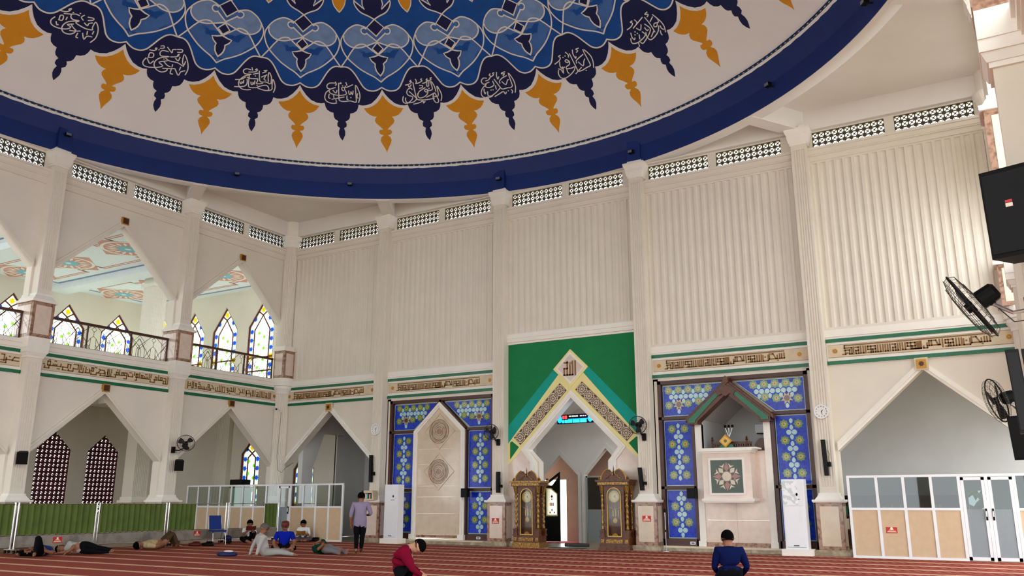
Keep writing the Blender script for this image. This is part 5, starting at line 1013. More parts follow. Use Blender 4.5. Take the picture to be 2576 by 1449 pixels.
# side rooms
m = MB().m('grey_inner'); m.box(-.1, 6.0, 4.6, 4.75, 0, 5.6); m.box(5.4, 5.55, .3, 4.6, 0, 5.6); m.box(-.3, 5.6, .3, 4.7, 5.6, 5.75)
m.plate([[(-.3, 0), (-.3, 5.6), (-2.75, 5.6), (-2.75, 4.2), (-1.5, 4.2), (-.9, 2.8), (-.9, 0)]], lambda u, v, d: (.95 + d, -u, v), .12, -.12)
m.box(.55, .68, 2.75, 4.7, 0, 5.6); st(m.build('wall_side_room'))
m = MB().m('grey_inner'); rw = [rect(24.55, 25.1, .5, 1.75)]
m.plate([rect(20.6, 27.6, 0, 5.6)] + rw, fB, -4.2, -4.35); m.box(20.6, 20.75, .3, 4.2, 0, 5.6); m.box(27.5, 27.6, .3, 4.2, 0, 1.0); m.box(27.5, 27.6, .3, 4.2, 3.6, 5.6); m.box(20.6, 27.6, .3, 4.4, 5.6, 5.75); st(m.build('wall_book_room'))
MB().m('foliage').box(23.8, 26.2, 6.2, 6.4, -.5, 3.2); t = thing('hedge', 'bright green bush outside the book room window', 'bush', (24.8, 6.5, -.6)); m = MB().m('foliage')
for q in range(120):
    p = Vector((24.8 + random.uniform(-1.2, 1.2), 6.5 + random.uniform(-.5, .5), random.uniform(-.4, 2.2))); e1 = Vector((random.gauss(0, 1), random.gauss(0, 1), random.gauss(0, 1))).normalized() * .3; e2 = e1.orthogonal().normalized() * .18; m.add([p - e1, p - e2, p + e1, p + e2], [(0, 1, 2, 3)])
m.build('leaves', None, t); MB().m('wood_dark').tube([(24.8, 6.5, -.6), (24.8, 6.5, .8)], .08, 6).build('stem', None, t)
# stone plinth along the wall foot
for k, (x0, x1) in enumerate(((A + .47, 2 * A - .47), (2 * A + .47, 12.1 - .02), (14.72, 3 * A - .47), (3 * A + .47, 4 * A - .47))):
    n = max(2, int((x1 - x0) / .75)); g = (x1 - x0) / n; b_ = bpy.data.objects.new('baseboard_%d' % (k + 1), None); COL.objects.link(b_); b_.location = (x0, 0, 0); st(b_)
    for q in range(n): MB().m('stone_base').box(x0 + q * g + .004, x0 + (q + 1) * g - .004, -.40, 0, 0, .10).build('stone_slab', None, b_)
    MB().m('marble_beige').box(x0, x1, -.30, 0, .10, .15).build('upper_step', None, b_)
# ------------------------------------------------------------------ aluminium partitions
def partition(label, xs, y, gl, kind, zt=2.10, zm=1.24):
    t = thing('partition', label, 'partition', ((xs[0] + xs[-1]) / 2, y, 0))
    m = lambda x0, x1, z0, z1, n='frame_bar': MB().m('alu_white').box(x0, x1, y - .03, y + .03, z0, z1).build(n, None, t)
    for x in xs: m(x - .035, x + .035, 0, zt)
    for a_, b_, k in zip(xs[:-1], xs[1:], kind):
        m(a_ + .035, b_ - .035, zt - .06, zt)
        if k == 'p':
            m(a_ + .035, b_ - .035, zm - .03, zm + .03); m(a_ + .035, b_ - .035, 0, .06)
            MB().m('ply').box(a_ + .035, b_ - .035, y - .008, y + .008, .06, zm - .03).build('ply_panel', None, t)
            MB().m(gl).box(a_ + .035, b_ - .035, y - .004, y + .004, zm + .03, zt - .06).build('glass_pane', None, t)
        elif k in 'dD':
            d = MB().m('alu_white')
            for r in ((a_ + .04, a_ + .11, .02, zt - .08), (b_ - .11, b_ - .04, .02, zt - .08), (a_ + .04, b_ - .04, zt - .15, zt - .08), (a_ + .04, b_ - .04, .02, .10)): d.box(r[0], r[1], y - .025, y + .025, r[2], r[3])
            d = d.build('door_leaf', None, t)
            MB().m('frost').box(a_ + .11, b_ - .11, y - .006, y + .006, .10, 1.24).build('frosted_panel', None, d); MB().m(gl).box(a_ + .11, b_ - .11, y - .004, y + .004, 1.24, zt - .15).build('glass_pane', None, d)
            hx = b_ - .075 if k == 'd' else a_ + .075
            MB().m('black').box(hx - .02, hx + .02, y - .05, y - .02, .98, 1.26).build('handle', None, d); MB().m('steel').box(hx - .012, hx + .012, y - .06, y - .03, 1.06, 1.2).build('grip', None, d)
    return t
partition('white aluminium partition with glass, plywood panels and double glass doors under the wide arch', [22.02, 22.72, 23.37, 24.02, 24.66, 25.27, 25.88, 26.30], -.86, 'dark_glass', 'ppppdDp')
xs = [-4.45 + .66 * k for k in range(14)]
partition('long white aluminium partition with glass and plywood panels behind the seated readers', xs, -.66, 'clear_glass', 'ppppppppdpppp')
# ------------------------------------------------------------------ green curtain screens along the aisle
secs = [(-13.6, -11.15, 'c'), (-11.10, -8.60, 'c'), (-8.56, -6.05, 'c'), (-6.0, -3.50, 'h'), (-3.45, -.95, 'e')]
labs = ['green curtain screen on casters standing beyond the lying man in black', 'green curtain screen on casters behind the lying man in grey shirt', 'green curtain screen on casters behind the lying man in beige shirt', 'half curtained steel screen on casters beside the blue chair', 'open steel screen with a narrow green curtain near the partition']
XS = 1.2
for (y0, y1, k), lab in zip(secs, labs):
    t = thing('curtain_screen', lab, 'screen', (XS, (y0 + y1) / 2, 0))
    for y in (y0 + .03, y1 - .03):
        MB().m('stainless').tube([(XS, y, .12), (XS, y, 1.40)], .024, 10).build('post', None, t)
        MB().m('stainless').box(XS - .25, XS + .25, y - .02, y + .02, .10, .13).build('foot', None, t)
        for s in (-.22, .22):
            MB().m('black').lathe([(.01, -.02), (.045, -.02), (.045, .02), (.01, .02)], (XS + s, y, .05), 12, 'y').build('caster', None, t)
    for z in (1.36, .49, .16): MB().m('stainless').tube([(XS, y0 + .03, z), (XS, y1 - .03, z)], .014, 8).build('rail', None, t)
    MB().m('board_grey').box(XS - .012, XS + .012, y0 + .05, y1 - .05, .17, .47).build('grey_board', None, t)
    c0, c1 = {'c': (y0 + .06, y1 - .06), 'h': (y0 + .06, y0 + 1.15), 'e': (y1 - .75, y1 - .1)}[k]
    m = MB().m('curtain_green'); m.smooth = True; n = int((c1 - c0) / .022); rn = random.Random(int(y0 * 10)); ph = 0; pts = []
    for i in range(n + 1):
        ph += .55 + .35 * rn.random(); pts.append((c0 + (c1 - c0) * i / n, .045 * math.sin(ph) * (.6 + .4 * rn.random())))
    for (y, d) in pts: m.v += [(XS + d, y, .50), (XS + d * 1.05, y, .95), (XS + d * .7, y, 1.355)]
    for i in range(n): b = 3 * i; m.face([b, b + 3, b + 4, b + 1]); m.face([b + 1, b + 4, b + 5, b + 2])
    m.build('curtain', None, t)
# ------------------------------------------------------------------ grandfather clocks
def clock_tower(x, y, label, base_m, hm=(1, 22)):
    t = thing('grandfather_clock', label, 'clock', (x, y, 0)); L = lambda m, n, p=None: m.build(n, None, p or t, True)
    f = lambda u, v, d: (u, -d, v)
    m = MB().m(base_m); m.box(-.52, .52, -.30, .28, 0, .07); m.box(-.50, .50, -.28, .28, .07, .16); L(m, 'plinth')
    m = MB().m('wood_dark'); m.box(-.47, .47, -.25, .27, .16, .36); L(m, 'base_block')
    m = MB().m('carved_gold'); m.box(-.27, .27, -.262, -.25, .20, .31); m.box(.34, .45, -.262, -.25, .20, .31); m.box(-.45, -.34, -.262, -.25, .20, .31); L(m, 'carved_base_relief')
    m = MB().m('wood_dark'); m.box(-.33, .33, -.10, .26, .36, 1.92); m.plate([rect(-.33, .33, .36, 1.92), [(-.20, .42), (.20, .42), (.20, 1.62)] + [(.20 * math.cos(k * PI / 10), 1.62 + .20 * math.sin(k * PI / 10)) for k in range(1, 10)] + [(-.20, 1.62)]], f, .20, .10); body = L(m, 'case')
    arc = lambda r, z0: [(-r, z0), (r, z0), (r, 1.62)] + [(r * math.cos(k * PI / 12), 1.62 + r * math.sin(k * PI / 12)) for k in range(1, 12)] + [(-r, 1.62)]
    d = L(MB().m('brass').plate([arc(.235, .39), arc(.212, .415)], f, .225, .19), 'door_frame')
    L(MB().m('clock_glass').plate([arc(.212, .415)], f, .205, .20), 'door_glass', d)
    ci = lambda r, zc=1.58, n=32: [(r * math.cos(2 * PI * k / n), zc + r * math.sin(2 * PI * k / n)) for k in range(n)]
    mat_ = MATS.get('dial') or mat('dial', 'e9dfae', .4, var=.02)
    dl_ = L(MB().m('brass').plate([ci(.178), ci(.15)], f, .19, .11), 'dial_bezel'); L(MB().m('dial').plate([ci(.152)], f, .16, .11), 'dial_face', dl_); L(MB().m('gold').plate([ci(.118), ci(.112)], f, .163, .15), 'dial_ring', dl_)
    m = MB().m('black')
    for k in range(12): q = k * PI / 6; m.plate([[(.135 * math.sin(q) + .006 * math.cos(q), 1.58 + .135 * math.cos(q) - .006 * math.sin(q)), (.135 * math.sin(q) - .006 * math.cos(q), 1.58 + .135 * math.cos(q) + .006 * math.sin(q)), (.122 * math.sin(q), 1.58 + .122 * math.cos(q))]], f, .164, .16)
    stuff(L(m, 'hour_marks', dl_))
    for ln, q, w_ in ((.07, math.radians(hm[0] * 30 + hm[1] / 2), .010), (.105, math.radians(hm[1] * 6), .007)):
        s_, c_ = math.sin(q), math.cos(q); L(MB().m('black').plate([[(w_ * c_, 1.58 - w_ * s_), (ln * s_, 1.58 + ln * c_), (-w_ * c_, 1.58 + w_ * s_)]], f, .170, .166), 'clock_hand', dl_)
    m = MB().m('gold').tube([(-.18, -.14, 1.27), (-.09, -.14, 1.22), (0, -.14, 1.20), (.09, -.14, 1.22), (.18, -.14, 1.27)], .014, 7); L(m, 'garland')
    for u in (-.07, .02, .11): L(MB().m('brass').lathe([(.0, .99 - abs(u) * .1), (.022, 1.0 - abs(u) * .1), (.022, 1.18), (0, 1.19)], (u, -.14, 0), 12), 'weight')
    p = MB().m('brass'); p.tube([(0, -.15, 1.3), (0, -.15, .92)], .008, 6); p.lathe([(0, -.012), (.075, -.006), (.075, .006), (0, .012)], (0, -.15, .86), 20, 'y'); L(p, 'pendulum')
    L(MB().m('gold').plate([[(-.10, .42), (.10, .42), (.08, .46), (0, .50), (-.08, .46)]], f, .19, .12), 'shell_ornament')
    for sx in (-1, 1):
        for sy in (-.17, .20):
            u = sx * .41; m = MB().m('wood_dark'); m.box(u - .075, u + .075, sy - .07, sy + .07, .36, .58); m.box(u - .09, u + .09, sy - .085, sy + .085, .36, .41); m.box(u - .085, u + .085, sy - .08, sy + .08, .53, .58); L(m, 'column_base')
            m = MB().m('carved_gold'); m.smooth = True; prof = [(.042 + .012 * math.sin(k * 1.9) + (.008 if k % 5 == 0 else 0), .58 + 1.10 * k / 22) for k in range(23)]; m.lathe(prof, (u, sy, 0), 10); L(m, 'gilt_column')
            m = MB().m('carved_gold'); m.lathe([(.05, 1.68), (.06, 1.72), (.085, 1.84), (.10, 1.92)], (u, sy, 0), 8); L(m, 'column_capital')
    m = MB().m('wood_dark'); m.box(-.53, .53, -.28, .28, 1.92, 2.03); m.m('carved_gold'); m.box(-.50, .50, -.285, -.28, 1.94, 2.01); m.m(base_m); m.box(-.58, .58, -.32, .30, 2.03, 2.09); L(m, 'cornice')
    ou = [(.40 * math.cos(k * PI / 14), 2.09 + .34 * math.sin(k * PI / 14)) for k in range(0, 6)] + [(.13, 2.40), (.07, 2.30), (.08, 2.22), (.0, 2.20)]
    m = MB().m('wood_dark')
    pts = [(.40, 2.09)] + ou[1:]; m.plate([pts + [(-a, b) for a, b in pts[::-1] if a > .001]], f, .22, .14); ped = L(m, 'pediment')
    for s in (-1, 1):
        q = [(s * (.42 * math.cos(k * PI / 14)), 2.09 + .36 * math.sin(k * PI / 14)) for k in range(0, 6)]
        L(MB().m('gold').tube([(a, -.22, b) for a, b in q], .022, 8), 'pediment_moulding', ped); L(MB().m('carved_gold').tube([(s * .13, -.23, 2.38), (s * .05, -.23, 2.32), (s * .07, -.23, 2.25), (s * .14, -.23, 2.23), (s * .17, -.23, 2.17), (s * .26, -.23, 2.13)], .022, 7), 'scroll', ped)
        L(MB().m('carved_gold').lathe([(.04, 2.09), (.06, 2.13), (.03, 2.17), (.0, 2.2)], (s * .47, -.2, 0), 8), 'corner_knob')
    L(MB().m('wood_dark').lathe([(.05, 2.2), (.03, 2.26), (.045, 2.30), (.02, 2.35), (.012, 2.45), (0, 2.54)], (0, -.18, 0), 10), 'finial')
    return t
clock_tower(12.02, -.50, 'carved gilt and brown grandfather clock with golden plinth, by the open niche door', 'carved_gold')
clock_tower(15.12, -.50, 'carved brown wooden grandfather clock with dark plinth, by the dark glass door', 'wood_dark')
# ------------------------------------------------------------------ floor standing air conditioners
def floor_ac(x, label, fancy):
    t = thing('floor_air_conditioner', label, 'air conditioner', (x, -.62, 0)); L = lambda m, n, p=None: m.build(n, None, p or t, True)
    m = MB().m('stone_base' if False else 'white_trim'); m.box(-.40, .40, -.26, .22, 0, .17); L(m, 'plinth')
    m = MB().m('plastic_white'); m.box(-.30, .30, -.17, .17, .17, 2.03); b = L(m, 'cabinet')
    m = MB().m('alu_white'); m.box(-.27, .27, -.185, -.17, .22, 1.30); L(m, 'lower_panel', b)
    m = MB().m('plastic_white'); m.box(-.285, .285, -.19, -.17, 1.32, 2.00); L(m, 'upper_panel', b)
    L(MB().m('black').plate([[(.10 + .028 * math.cos(k * PI / 6), 1.62 + .042 * math.sin(k * PI / 6)) for k in range(12)]], lambda u, v, d: (u, -.19 - d, v), .006, 0), 'control_display', b)
    L(MB().m('black_wire').box(-.08, .07, -.192, -.184, .25, .275), 'badge', b); m = MB().m('black_wire')
    for k in range(6): m.box(.0 + k * .03, .02 + k * .03, -.193, -.188, 1.48, 1.50)
    stuff(L(m, 'badge_text', b))
    L(MB().m('black_wire').box(-.25, .25, -.19, -.184, .215, .222), 'seam', b)
    if fancy:
        mat('frost_pattern', 'c9d4d6', .3, scale=9, col2='f2f5f5', c2lo=.47, c2hi=.53); L(MB().m('frost_pattern').box(-.28, .12, -.196, -.189, 1.34, 1.98), 'patterned_front', b); L(MB().m('alu_white').box(.14, .19, -.195, -.188, .85, 1.2), 'side_vent', b)
floor_ac(6.52, 'white floor standing air conditioner beside the marble niche panel', False); floor_ac(20.54, 'white floor standing air conditioner with patterned top beside the pulpit', True)
# ------------------------------------------------------------------ wall clocks, fans, speakers on the columns
def wall_clock(x, y, z, r, label, hm):
    t = thing('wall_clock', label, 'clock', (x, y, z)); f = lambda u, v, d: (u, -d, v); ci = lambda r_: [(r_ * math.cos(k * PI / 16), r_ * math.sin(k * PI / 16)) for k in range(32)]; L = lambda m, n: m.build(n, None, t, True)
    L(MB().m('plastic_white').plate([ci(r), ci(r * .86)], f, .05, 0), 'rim'); L(MB().m('paint_white').plate([ci(r * .88)], f, .03, 0), 'dial')
    m = MB().m('dark_grey')
    for k in range(12): q = k * PI / 6; m.plate([[(r * .72 * math.sin(q) + .012 * math.cos(a_), r * .72 * math.cos(q) + .016 * math.sin(a_)) for a_ in (0, 1.57, 3.14, 4.71)]], f, .034, .028)
    stuff(L(m, 'numerals'))
    for ln, q, w_ in ((r * .42, math.radians(hm[0] * 30 + hm[1] / 2), .012), (r * .62, math.radians(hm[1] * 6), .008)):
        s_, c_ = math.sin(q), math.cos(q); L(MB().m('black').plate([[(w_ * c_, -w_ * s_), (ln * s_, ln * c_), (-w_ * c_, w_ * s_)]], f, .042, .036), 'clock_hand')
wall_clock(5.33, -.345, 4.07, .215, 'round white wall clock on the column above the book display stand', (1, 28)); wall_clock(21.40, -.345, 3.89, .20, 'round white wall clock on the column beside the pulpit', (1, 28))
def fan(loc, fdir, label, anchor, r=.30, grp=None):
    """pedestal-style wall fan; fdir = direction the fan blows, anchor = wall point"""
    t = thing('wall_fan', label, 'fan', loc); z = Vector(fdir).normalized(); x = z.cross(Vector((0, 0, 1))).normalized(); y = x.cross(z); M = lambda a, b, c: tuple(x * a + y * b + z * c)
    L = lambda m, n, p=None: m.build(n, None, p or t, True); rr = lambda ra, c_, n=24: [M(ra * math.cos(2 * PI * k / n), ra * math.sin(2 * PI * k / n), c_) for k in range(n + 1)]
    m = MB().m('black'); m.tube(rr(r, 0), .010, 6, False); cg = L(m, 'cage_rim')
    m = MB().m('black_wire')
    for ra, c_ in ((r * .97, .05), (r * .75, .085), (r * .5, .095), (r * .25, .10), (r * .9, -.055), (r * .6, -.075)): m.tube(rr(ra, c_), .0028, 4, False)
    for k in range(28):
        q = 2 * PI * k / 28; c_, s_ = math.cos(q), math.sin(q); m.tube([M(c_ * .05, s_ * .05, .10), M(c_ * r * .6, s_ * r * .6, .09), M(c_ * r * .93, s_ * r * .93, .055), M(c_ * r, s_ * r, 0), M(c_ * r * .9, s_ * r * .9, -.055), M(c_ * .1, s_ * .1, -.085)], .0022, 3, False)
    stuff(L(m, 'cage_wires', cg))
    for k in range(3):
        q0 = 2 * PI * k / 3 + .4; pts = []
        for i in range(6):
            ra = r * (.12 + .76 * i / 5); w_ = .35 + .35 * math.sin(PI * (i + .6) / 6.2); pts.append((ra, q0 - w_ * .75, q0 + w_ * .75, .03))
        m = MB().m('dark_grey'); m.smooth = True; o_ = len(m.v)
        for ra, a0, a1, h in pts: m.v += [M(ra * math.cos(a0), ra * math.sin(a0), -h * .6), M(ra * math.cos((a0 + a1) / 2), ra * math.sin((a0 + a1) / 2), .005), M(ra * math.cos(a1), ra * math.sin(a1), h)]
        for i in range(5): b = 3 * i; m.face([b, b + 1, b + 4, b + 3]); m.face([b + 1, b + 2, b + 5, b + 4])
        L(m, 'blade')
    m = MB().m('black'); m.tube([M(0, 0, .06), M(0, 0, -.02)], .05, 12); L(m, 'hub')
    m = MB().m('black'); m.tube([M(0, 0, -.07), M(0, 0, -.09), M(0, 0, -.24), M(0, 0, -.27)], [.07, .095, .09, .06], 14); L(m, 'motor')
    a = Vector(anchor) - Vector(loc); p0 = Vector(M(0, -.10, -.16)); mid = (p0 + a) / 2 + Vector((0, 0, -.06))
    L(MB().m('black').tube([M(0, -.05, -.16), p0], .03, 8), 'tilt_joint'); L(MB().m('steel' if grp else 'black').tube([p0, mid, a], .020, 8), 'arm')
    m = MB().m('black'); m.cbox(a, .10, .10, .22); L(m, 'wall_bracket'); L(MB().m('black_wire').tube([p0, mid + Vector((0, 0, -.09)), a + Vector((0, 0, -.1))], .006, 5), 'cable')
fan((10.70, -.78, 3.72), (.18, -1, -.12), 'black wall fan on the column left of the green prayer niche', (10.74, -.39, 3.40), .26)
fan((16.02, -.78, 3.72), (.18, -1, -.08), 'black wall fan on the column between prayer niche and pulpit', (16.06, -.39, 3.38), .27)
fan((.98, -5.36, 3.42), (.80, -.45, .35), 'black wall fan on the gallery column above a small square speaker', (.40, -5.40, 3.2), .30)
fan((25.93, -16.3, 3.27), (-.85, .10, -.505), 'large grey wall fan on a bracket beside the big black speaker', (26.42, -16.33, 3.18), .36, 1)
fan((25.93, -10.95, 2.88), (-.85, -.30, -.25), 'smaller grey wall fan in front of the wide arch', (26.42, -10.93, 2.70), .33, 1)
def line_speaker(x, y, z0, z1, tilt, label, d=(1, 0)):
    t = thing('column_speaker', label, 'speaker', (x, y, z0)); h = z1 - z0; L = lambda m, n: m.build(n, None, t, True); s = math.tan(tilt)
    def bx(m, x0, x1, y0, y1, za, zb): m.add([(x0 + s * za, y0, za), (x1 + s * za, y0, za), (x1 + s * za, y1, za), (x0 + s * za, y1, za), (x0 + s * zb, y0, zb), (x1 + s * zb, y0, zb), (x1 + s * zb, y1, zb), (x0 + s * zb, y1, zb)], [(3, 2, 1, 0), (4, 5, 6, 7), (0, 1, 5, 4), (1, 2, 6, 5), (2, 3, 7, 6), (3, 0, 4, 7)]); return m
    L(bx(MB().m('black_gloss'), -.055, .055, -.05, .06, 0, h), 'cabinet'); L(bx(MB().m('dark_grey'), -.045, .045, -.058, -.05, .03, h - .03), 'front_mesh')
    L(MB().m('black').box(.05, .12, .0, .10, h * .25, h * .38), 'bracket'); L(MB().m('black_wire').tube([(.06, .05, h * .7), (.11, .03, h * .6), (.08, .03, h * .45), (.10, .05, h * .33)], .006, 5), 'cable')
line_speaker(5.27, -.47, 2.13, 3.11, -.02, 'long black column speaker beside the wall clock over the book stand'); line_speaker(10.79, -.47, 1.72, 2.41, 0, 'short black column speaker beside the gilt grandfather clock')
line_speaker(15.97, -.47, 1.76, 2.45, -.09, 'tilted black column speaker beside the brown grandfather clock'); line_speaker(21.42, -.47, 2.12, 3.10, -.03, 'long black column speaker between the pulpit and the glazed partition')
def box_speaker(loc, size, rz, tilt, label, st_=None):
    t = thing('box_speaker', label, 'speaker', loc, None, rz); t.rotation_euler = (tilt, 0, rz); w_, d_, h_ = size; L = lambda m, n: m.build(n, None, t, True)
    m = MB().m('black'); m.add([(-w_ / 2, -d_ / 2, 0), (w_ / 2, -d_ / 2, 0), (w_ * .36, d_ / 2, 0), (-w_ * .36, d_ / 2, 0), (-w_ / 2, -d_ / 2, h_), (w_ / 2, -d_ / 2, h_), (w_ * .36, d_ / 2, h_), (-w_ * .36, d_ / 2, h_)], [(3, 2, 1, 0), (4, 5, 6, 7), (0, 1, 5, 4), (1, 2, 6, 5), (2, 3, 7, 6), (3, 0, 4, 7)]); L(m, 'cabinet')
    L(MB().m('black_gloss').box(-w_ * .45, w_ * .45, -d_ / 2 - .012, -d_ / 2, h_ * .05, h_ * .95), 'speaker_cloth'); L(MB().m('black_wire').box(-.03, .03, d_ / 2, d_ / 2 + .12, h_ * .4, h_ * .55), 'bracket')
    return t
box_speaker((9.32, -.22, 1.58), (.26, .22, .30), 0, 0, 'small black box speaker on the frame beside the marble niche panel'); box_speaker((17.46, -.22, 1.52), (.26, .22, .30), 0, 0, 'small black box speaker on the frame beside the pulpit')
box_speaker((.55, -10.78, 2.52), (.30, .25, .36), .95, .22, 'small black box speaker on the gallery column above the screens'); box_speaker((.62, -5.28, 2.50), (.30, .25, .36), .95, .22, 'small black box speaker on the gallery column under the wall fan')
t = box_speaker((26.43, -16.66, 3.60), (.44, .40, .84), -.30, .06, 'large black loudspeaker with a small red and white badge, beside the big wall fan')
for mt, z0, z1 in (('red_sticker', .50, .525), ('sticker_white', .46, .495)): MB().m(mt).box(-.03, .03, -.218, -.211, z0, z1).build('badge', None, t, True)
line_speaker(26.24, -16.62, 2.00, 2.76, -.04, 'tall black column speaker below the large loudspeaker'); line_speaker(26.37, -16.60, 2.00, 2.76, -.04, 'second tall black column speaker beside the other below the large loudspeaker')
t = box_speaker((26.26, -11.25, 2.0), (.30, .28, .62), -.5, .1, 'black box speaker behind the smaller grey wall fan')
# ------------------------------------------------------------------ small things
def sticker(f, u, v, w_, h_, d, label):
    b = f(u, v, d); t = thing('notice_sticker', label, 'sticker', b); m = MB().m('red_sticker').plate([rect(u - w_ / 2, u + w_ / 2, v - h_ / 2, v + h_ / 2)], f, d + .004, d); m.build('red_sheet', None, t)
    m = MB().m('sticker_white'); m.plate([[(u + .035 * math.cos(k * PI / 5), v + h_ * .27 + .035 * math.sin(k * PI / 5)) for k in range(10)]], f, d + .006, d + .003); m.build('emblem', None, t)
    m = MB().m('sticker_white'); m.plate([rect(u - w_ * .22, u + w_ * .22, v + h_ * .0, v + h_ * .09)], f, d + .006, d + .003); m.m('pale_yellow').plate([rect(u - w_ * .36, u + w_ * .36, v - h_ * .2, v - h_ * .11)], f, d + .006, d + .003); m.m('sticker_white').plate([rect(u - w_ * .42, u + w_ * .42, v - h_ * .36, v - h_ * .27)], f, d + .006, d + .003); stuff(m.build('printed_lines', None, t))
sticker(fB, 10.68, .81, .28, .18, .452, 'red notice sticker on the pedestal beside the gilt grandfather clock'); sticker(fB, 16.07, .93, .28, .17, .452, 'red notice sticker on the pedestal beside the brown grandfather clock'); sticker(fB, 22.98, .71, .27, .15, .87, 'red notice sticker on a plywood panel of the glazed partition')
fS = lambda u, v, d: (1.212 + d, -u, v)
sticker(fS, 9.80, .33, .28, .17, .002, 'red notice sticker on the grey board behind the person lying in grey shirt'); sticker(fS, 4.74, .36, .28, .17, .002, 'red notice sticker on the grey board beside the blue chair')
t = thing('book_stand', 'small gabled white display stand with books on the column pedestal', 'display stand', (5.33, -.44, 1.50)); x = 5.33
MB().m('cream_panel').plate([[(x - .27, 1.49), (x + .27, 1.49), (x + .20, 1.83), (x - .20, 1.83)], [(x - .21, 1.54), (x + .21, 1.54), (x + .17, 1.74), (x - .17, 1.74)]], fB, .66, .40).build('case', None, t); MB().m('dark_grey').plate([rect(x - .22, x + .22, 1.53, 1.75)], fB, .46, .45).build('back_board', None, t)
for k in range(6):
    mt = ('sticker_white', 'med_blue', 'maroon', 'cream_panel', 'leaf_green', 'med_red')[k]; b = thing('book', 'small upright book with %s spine in the display stand' % ('white', 'pale blue', 'maroon', 'cream', 'green', 'pink')[k], 'book', (x - .15 + .06 * k, -.5, 1.54)); MB().m(mt).box(x - .175 + .06 * k, x - .125 + .06 * k, -.60, -.48, 1.545, 1.70 - .01 * (k % 3)).build('cover', None, b); MB().m('paint_white').box(x - .170 + .06 * k, x - .130 + .06 * k, -.597, -.47, 1.55, 1.695 - .01 * (k % 3)).build('pages', None, b)
t = thing('microphone_stand', 'thin silver microphone stand by the column beside the pulpit', 'microphone stand', (16.72, -.62, 0)); MB().m('steel').tube([(16.72, -.62, .02), (16.72, -.62, 1.12)], .012, 8).build('pole', None, t); MB().m('black').ell((16.72, -.64, 1.17), .04, .04, .06, 10, 6).build('microphone', None, t)
MB().m('steel').lathe([(.13, 0), (.13, .015), (.03, .03)], (16.72, -.62, 0), 16).build('base', None, t); MB().m('black').tube([(16.72, -.62, .55), (16.72, -.62, .62)], .018, 8).build('clutch', None, t)
t = thing('security_camera', 'small white security camera under the frieze at the hall corner', 'camera', (.42, -.55, 5.1)); MB().m('plastic_white').tube([(.30, -.62, 5.10), (.52, -.78, 5.04)], .05, 10).build('body', None, t); MB().m('black').tube([(.52, -.78, 5.04), (.535, -.79, 5.037)], .04, 10).build('lens', None, t); MB().m('plastic_white').tube([(.34, -.30, 4.98), (.40, -.50, 4.96), (.38, -.66, 5.06)], .015, 6).build('arm', None, t)
for x, lab in ((9.75, 'white wall socket on the frame foot beside the marble niche panel'), (17.35, 'white wall socket at the foot of the window beside the pulpit')):
    t = thing('wall_socket', lab, 'socket', (x, -.04, .22)); MB().m('plastic_white').box(x - .08, x + .08, -.06, -.03, .19, .27).build('plate', None, t); MB().m('black').box(x - .05, x + .05, -.065, -.058, .215, .245).build('outlet', None, t)
# blue chair
t = thing('chair', 'blue padded chair with chrome tube legs beside the steel screen', 'chair', (1.85, -4.42, .004), None, -.35); mat('blue_fabric', '0b2f78', .8); L = lambda m, n: m.build(n, None, t, True)
L(MB().m('blue_fabric').box(-.22, .24, -.23, .23, .42, .48), 'seat')
m = MB().m('blue_fabric'); m.add([(-.26, -.22, .50), (-.20, -.22, .50), (-.20, .22, .50), (-.26, .22, .50), (-.34, -.20, .96), (-.29, -.20, .96), (-.29, .20, .96), (-.34, .20, .96)], [(3, 2, 1, 0), (4, 5, 6, 7), (0, 1, 5, 4), (1, 2, 6, 5), (2, 3, 7, 6), (3, 0, 4, 7)]); L(m, 'backrest')
for s in (-.22, .22): L(MB().m('steel').tube([(.26, s, 0), (.20, s, .38), (.14, s, .42), (-.16, s, .42), (-.22, s, .50), (-.30, s, .9)], .013, 8), 'leg'); L(MB().m('steel').tube([(-.32, s, 0), (-.12, s, .40)], .013, 8), 'leg')
# mobile stand next to the chair
t = thing('rolling_bag', 'small dark bag on wheels beside the blue chair', 'bag', (1.75, -3.85, 0)); MB().m('paint_navy').ell((1.75, -3.85, .20), .16, .12, .10, 12, 8).build('bag_body', None, t)
for dx in (-.1, .1): MB().m('black').lathe([(.01, -.02), (.05, -.02), (.05, .02), (.01, .02)], (1.75 + dx, -3.85, .05), 12, 'y').build('wheel', None, t)
MB().m('steel').tube([(1.65, -3.85, .05), (1.75, -3.85, .12), (1.85, -3.85, .05)], .01, 6).build('axle', None, t)
for k, (x, y, lab, mt) in enumerate(((7.25, -8.75, 'dark flat bag lying on the carpet beside the man in grey', 'paint_navy'), (2.05, -5.5, 'dark red folded cloth on the floor by the curtain screen', 'maroon'), (2.35, -5.2, 'black folded jacket on the floor by the curtain screen', 'black'), (3.0, -.85, 'black sandals bag on the floor at the partition foot', 'black'))):
    t = thing('cloth_bundle', lab, 'bag' if k in (0, 3) else 'cloth', (x, y, 0)); m = MB().m(mt); m.smooth = True; a0, b0 = (.34, .2) if k == 0 else (.24, .17); m.lathe([(.80, .002), (1.0, .03), (.95, .085), (.6, .11), (.02, .115)], (0, 0, 0), 16); m.v = [(x + a0 * p[0] * (1 + .12 * math.sin(3 * math.atan2(p[1], p[0]) + k)), y + b0 * p[1], p[2]) for p in m.v]; m.build('bundle', None, t); m = MB().m('sticker_white' if k == 0 else mt); m.ell((x + .08, y, .125), .16, .10, .03, 12, 6); m.build('fold', None, t)
